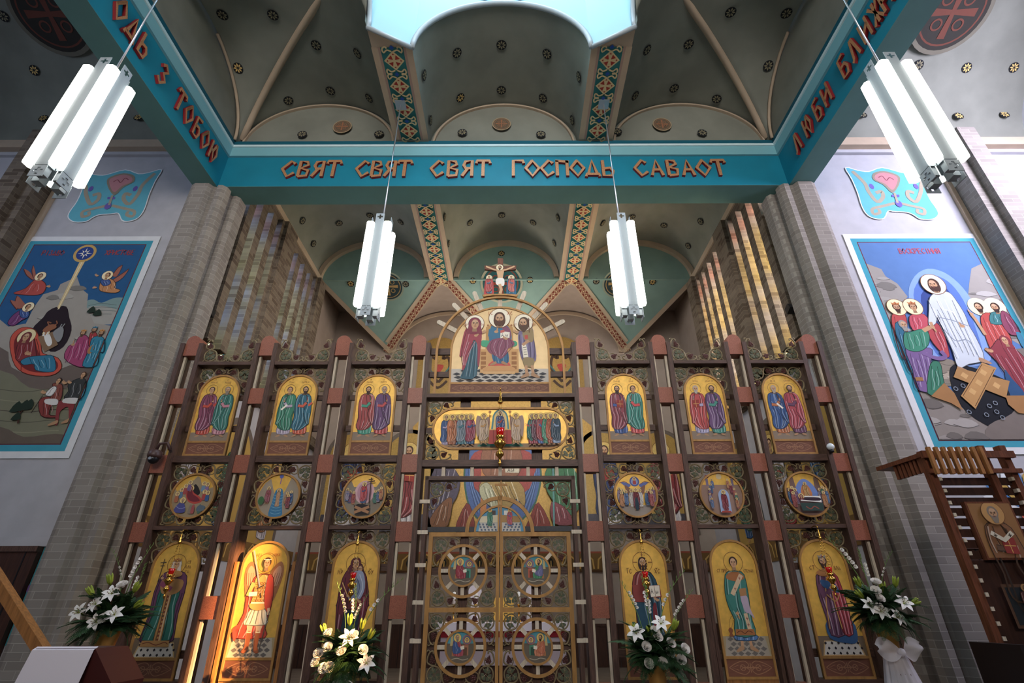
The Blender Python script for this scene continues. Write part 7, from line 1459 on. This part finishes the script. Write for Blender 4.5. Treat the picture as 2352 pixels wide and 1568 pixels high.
for px, s, nm in ((478, -1, 'left'), (1820, 1, 'right')):
    p = onY(px, 712, 8.70); th = Thing('floodlight', 'small black floodlight beside the slit windows on the %s' % nm, 'lamp', p)
    th.part('lamp_head', MB().xprism([(p[1]-.10, p[2]-.03), (p[1]+.06, p[2]-.10), (p[1]+.10, p[2]+.04), (p[1]-.04, p[2]+.09)], p[0]-.10, p[0]+.10), [M_BLACK]); th.part('arm', MB().box(min(p[0], s*5.9), max(p[0], s*5.9), p[1], p[1]+.03, p[2]-.015, p[2]+.015), [M_BLACK])
# ---- altar table seen through the doors
yA = 11.2; za = onY(1150, 1428, yA)[2]
th = Thing('altar_table', 'altar table with white cloth and red band, seen through the central doors', 'table', (0, yA, .3))
th.part('white_cloth', MB().box(-1.25, 1.25, yA-.45, yA+.45, za-.03, za).box(-1.26, 1.26, yA-.46, yA-.45, za-.14, za), [M_CLOTH]); th.part('red_cloth', MB().box(-1.15, 1.15, yA-.44, yA-.42, za-.24, za-.13), [M_RCLOTH]); th.part('front_cloth', MB().box(-1.15, 1.15, yA-.43, yA+.4, .75, za-.2), [mat('grey_white_cloth', 'b8a8ac', rough=.9)]); th.part('plinth', MB().box(-1.1, 1.1, yA-.4, yA+.4, .3, .75), [M_PANELW])
for i, x in enumerate((-.98, -.55, .30, .72)):
    th = Thing('candlestick', 'white candle in a brass holder on the altar behind the central doors', 'candle', (x, yA, za+.001), WORLD, 'altar candles'); th.part('holder', MB().lathe([(.06, .001), (.05, .02), (.012, .05), (.02, .15), (.012, .25), (.04, .30), (.03, .31), (.001, .31)], x, yA, za, 14), [M_BRASS]); th.part('candle', MB().lathe([(.028, .311), (.028, .52), (.004, .525), (.001, .54)], x, yA, za, 12), [M_PETAL])
th = Thing('gospel_stand', 'gilt book stand in the middle of the altar', 'stand', (0, yA-.1, za+.001)); th.part('cover', MB().box(-.2, .2, yA-.1, yA-.04, za+.03, za+.42), [M_GOLD]); th.part('foot', MB().box(-.12, .12, yA-.15, yA+.05, za+.001, za+.03), [M_BRASS])
for x in (-.62, .60):
    th = Thing('veiled_fan', 'round processional fan covered with pale cloth, %s of the altar book' % ('left' if x < 0 else 'right'), 'fan', (x, yA+.75, .3), WORLD, 'veiled fans'); th.part('disc', MB().disc(x, za+.55, .14, yA+.74, yA+.77, 0, n=24), [M_CLOTH]); th.part('veil', MB().lathe([(.17, za-.25), (.13, za+.1), (.05, za+.38), (.001, za+.42)], x, yA+.755, 0, 14), [M_CLOTH]); th.part('staff', MB().tube([(x, yA+.755, .3), (x, yA+.755, za-.26)], .015, 0), [M_BRASS])
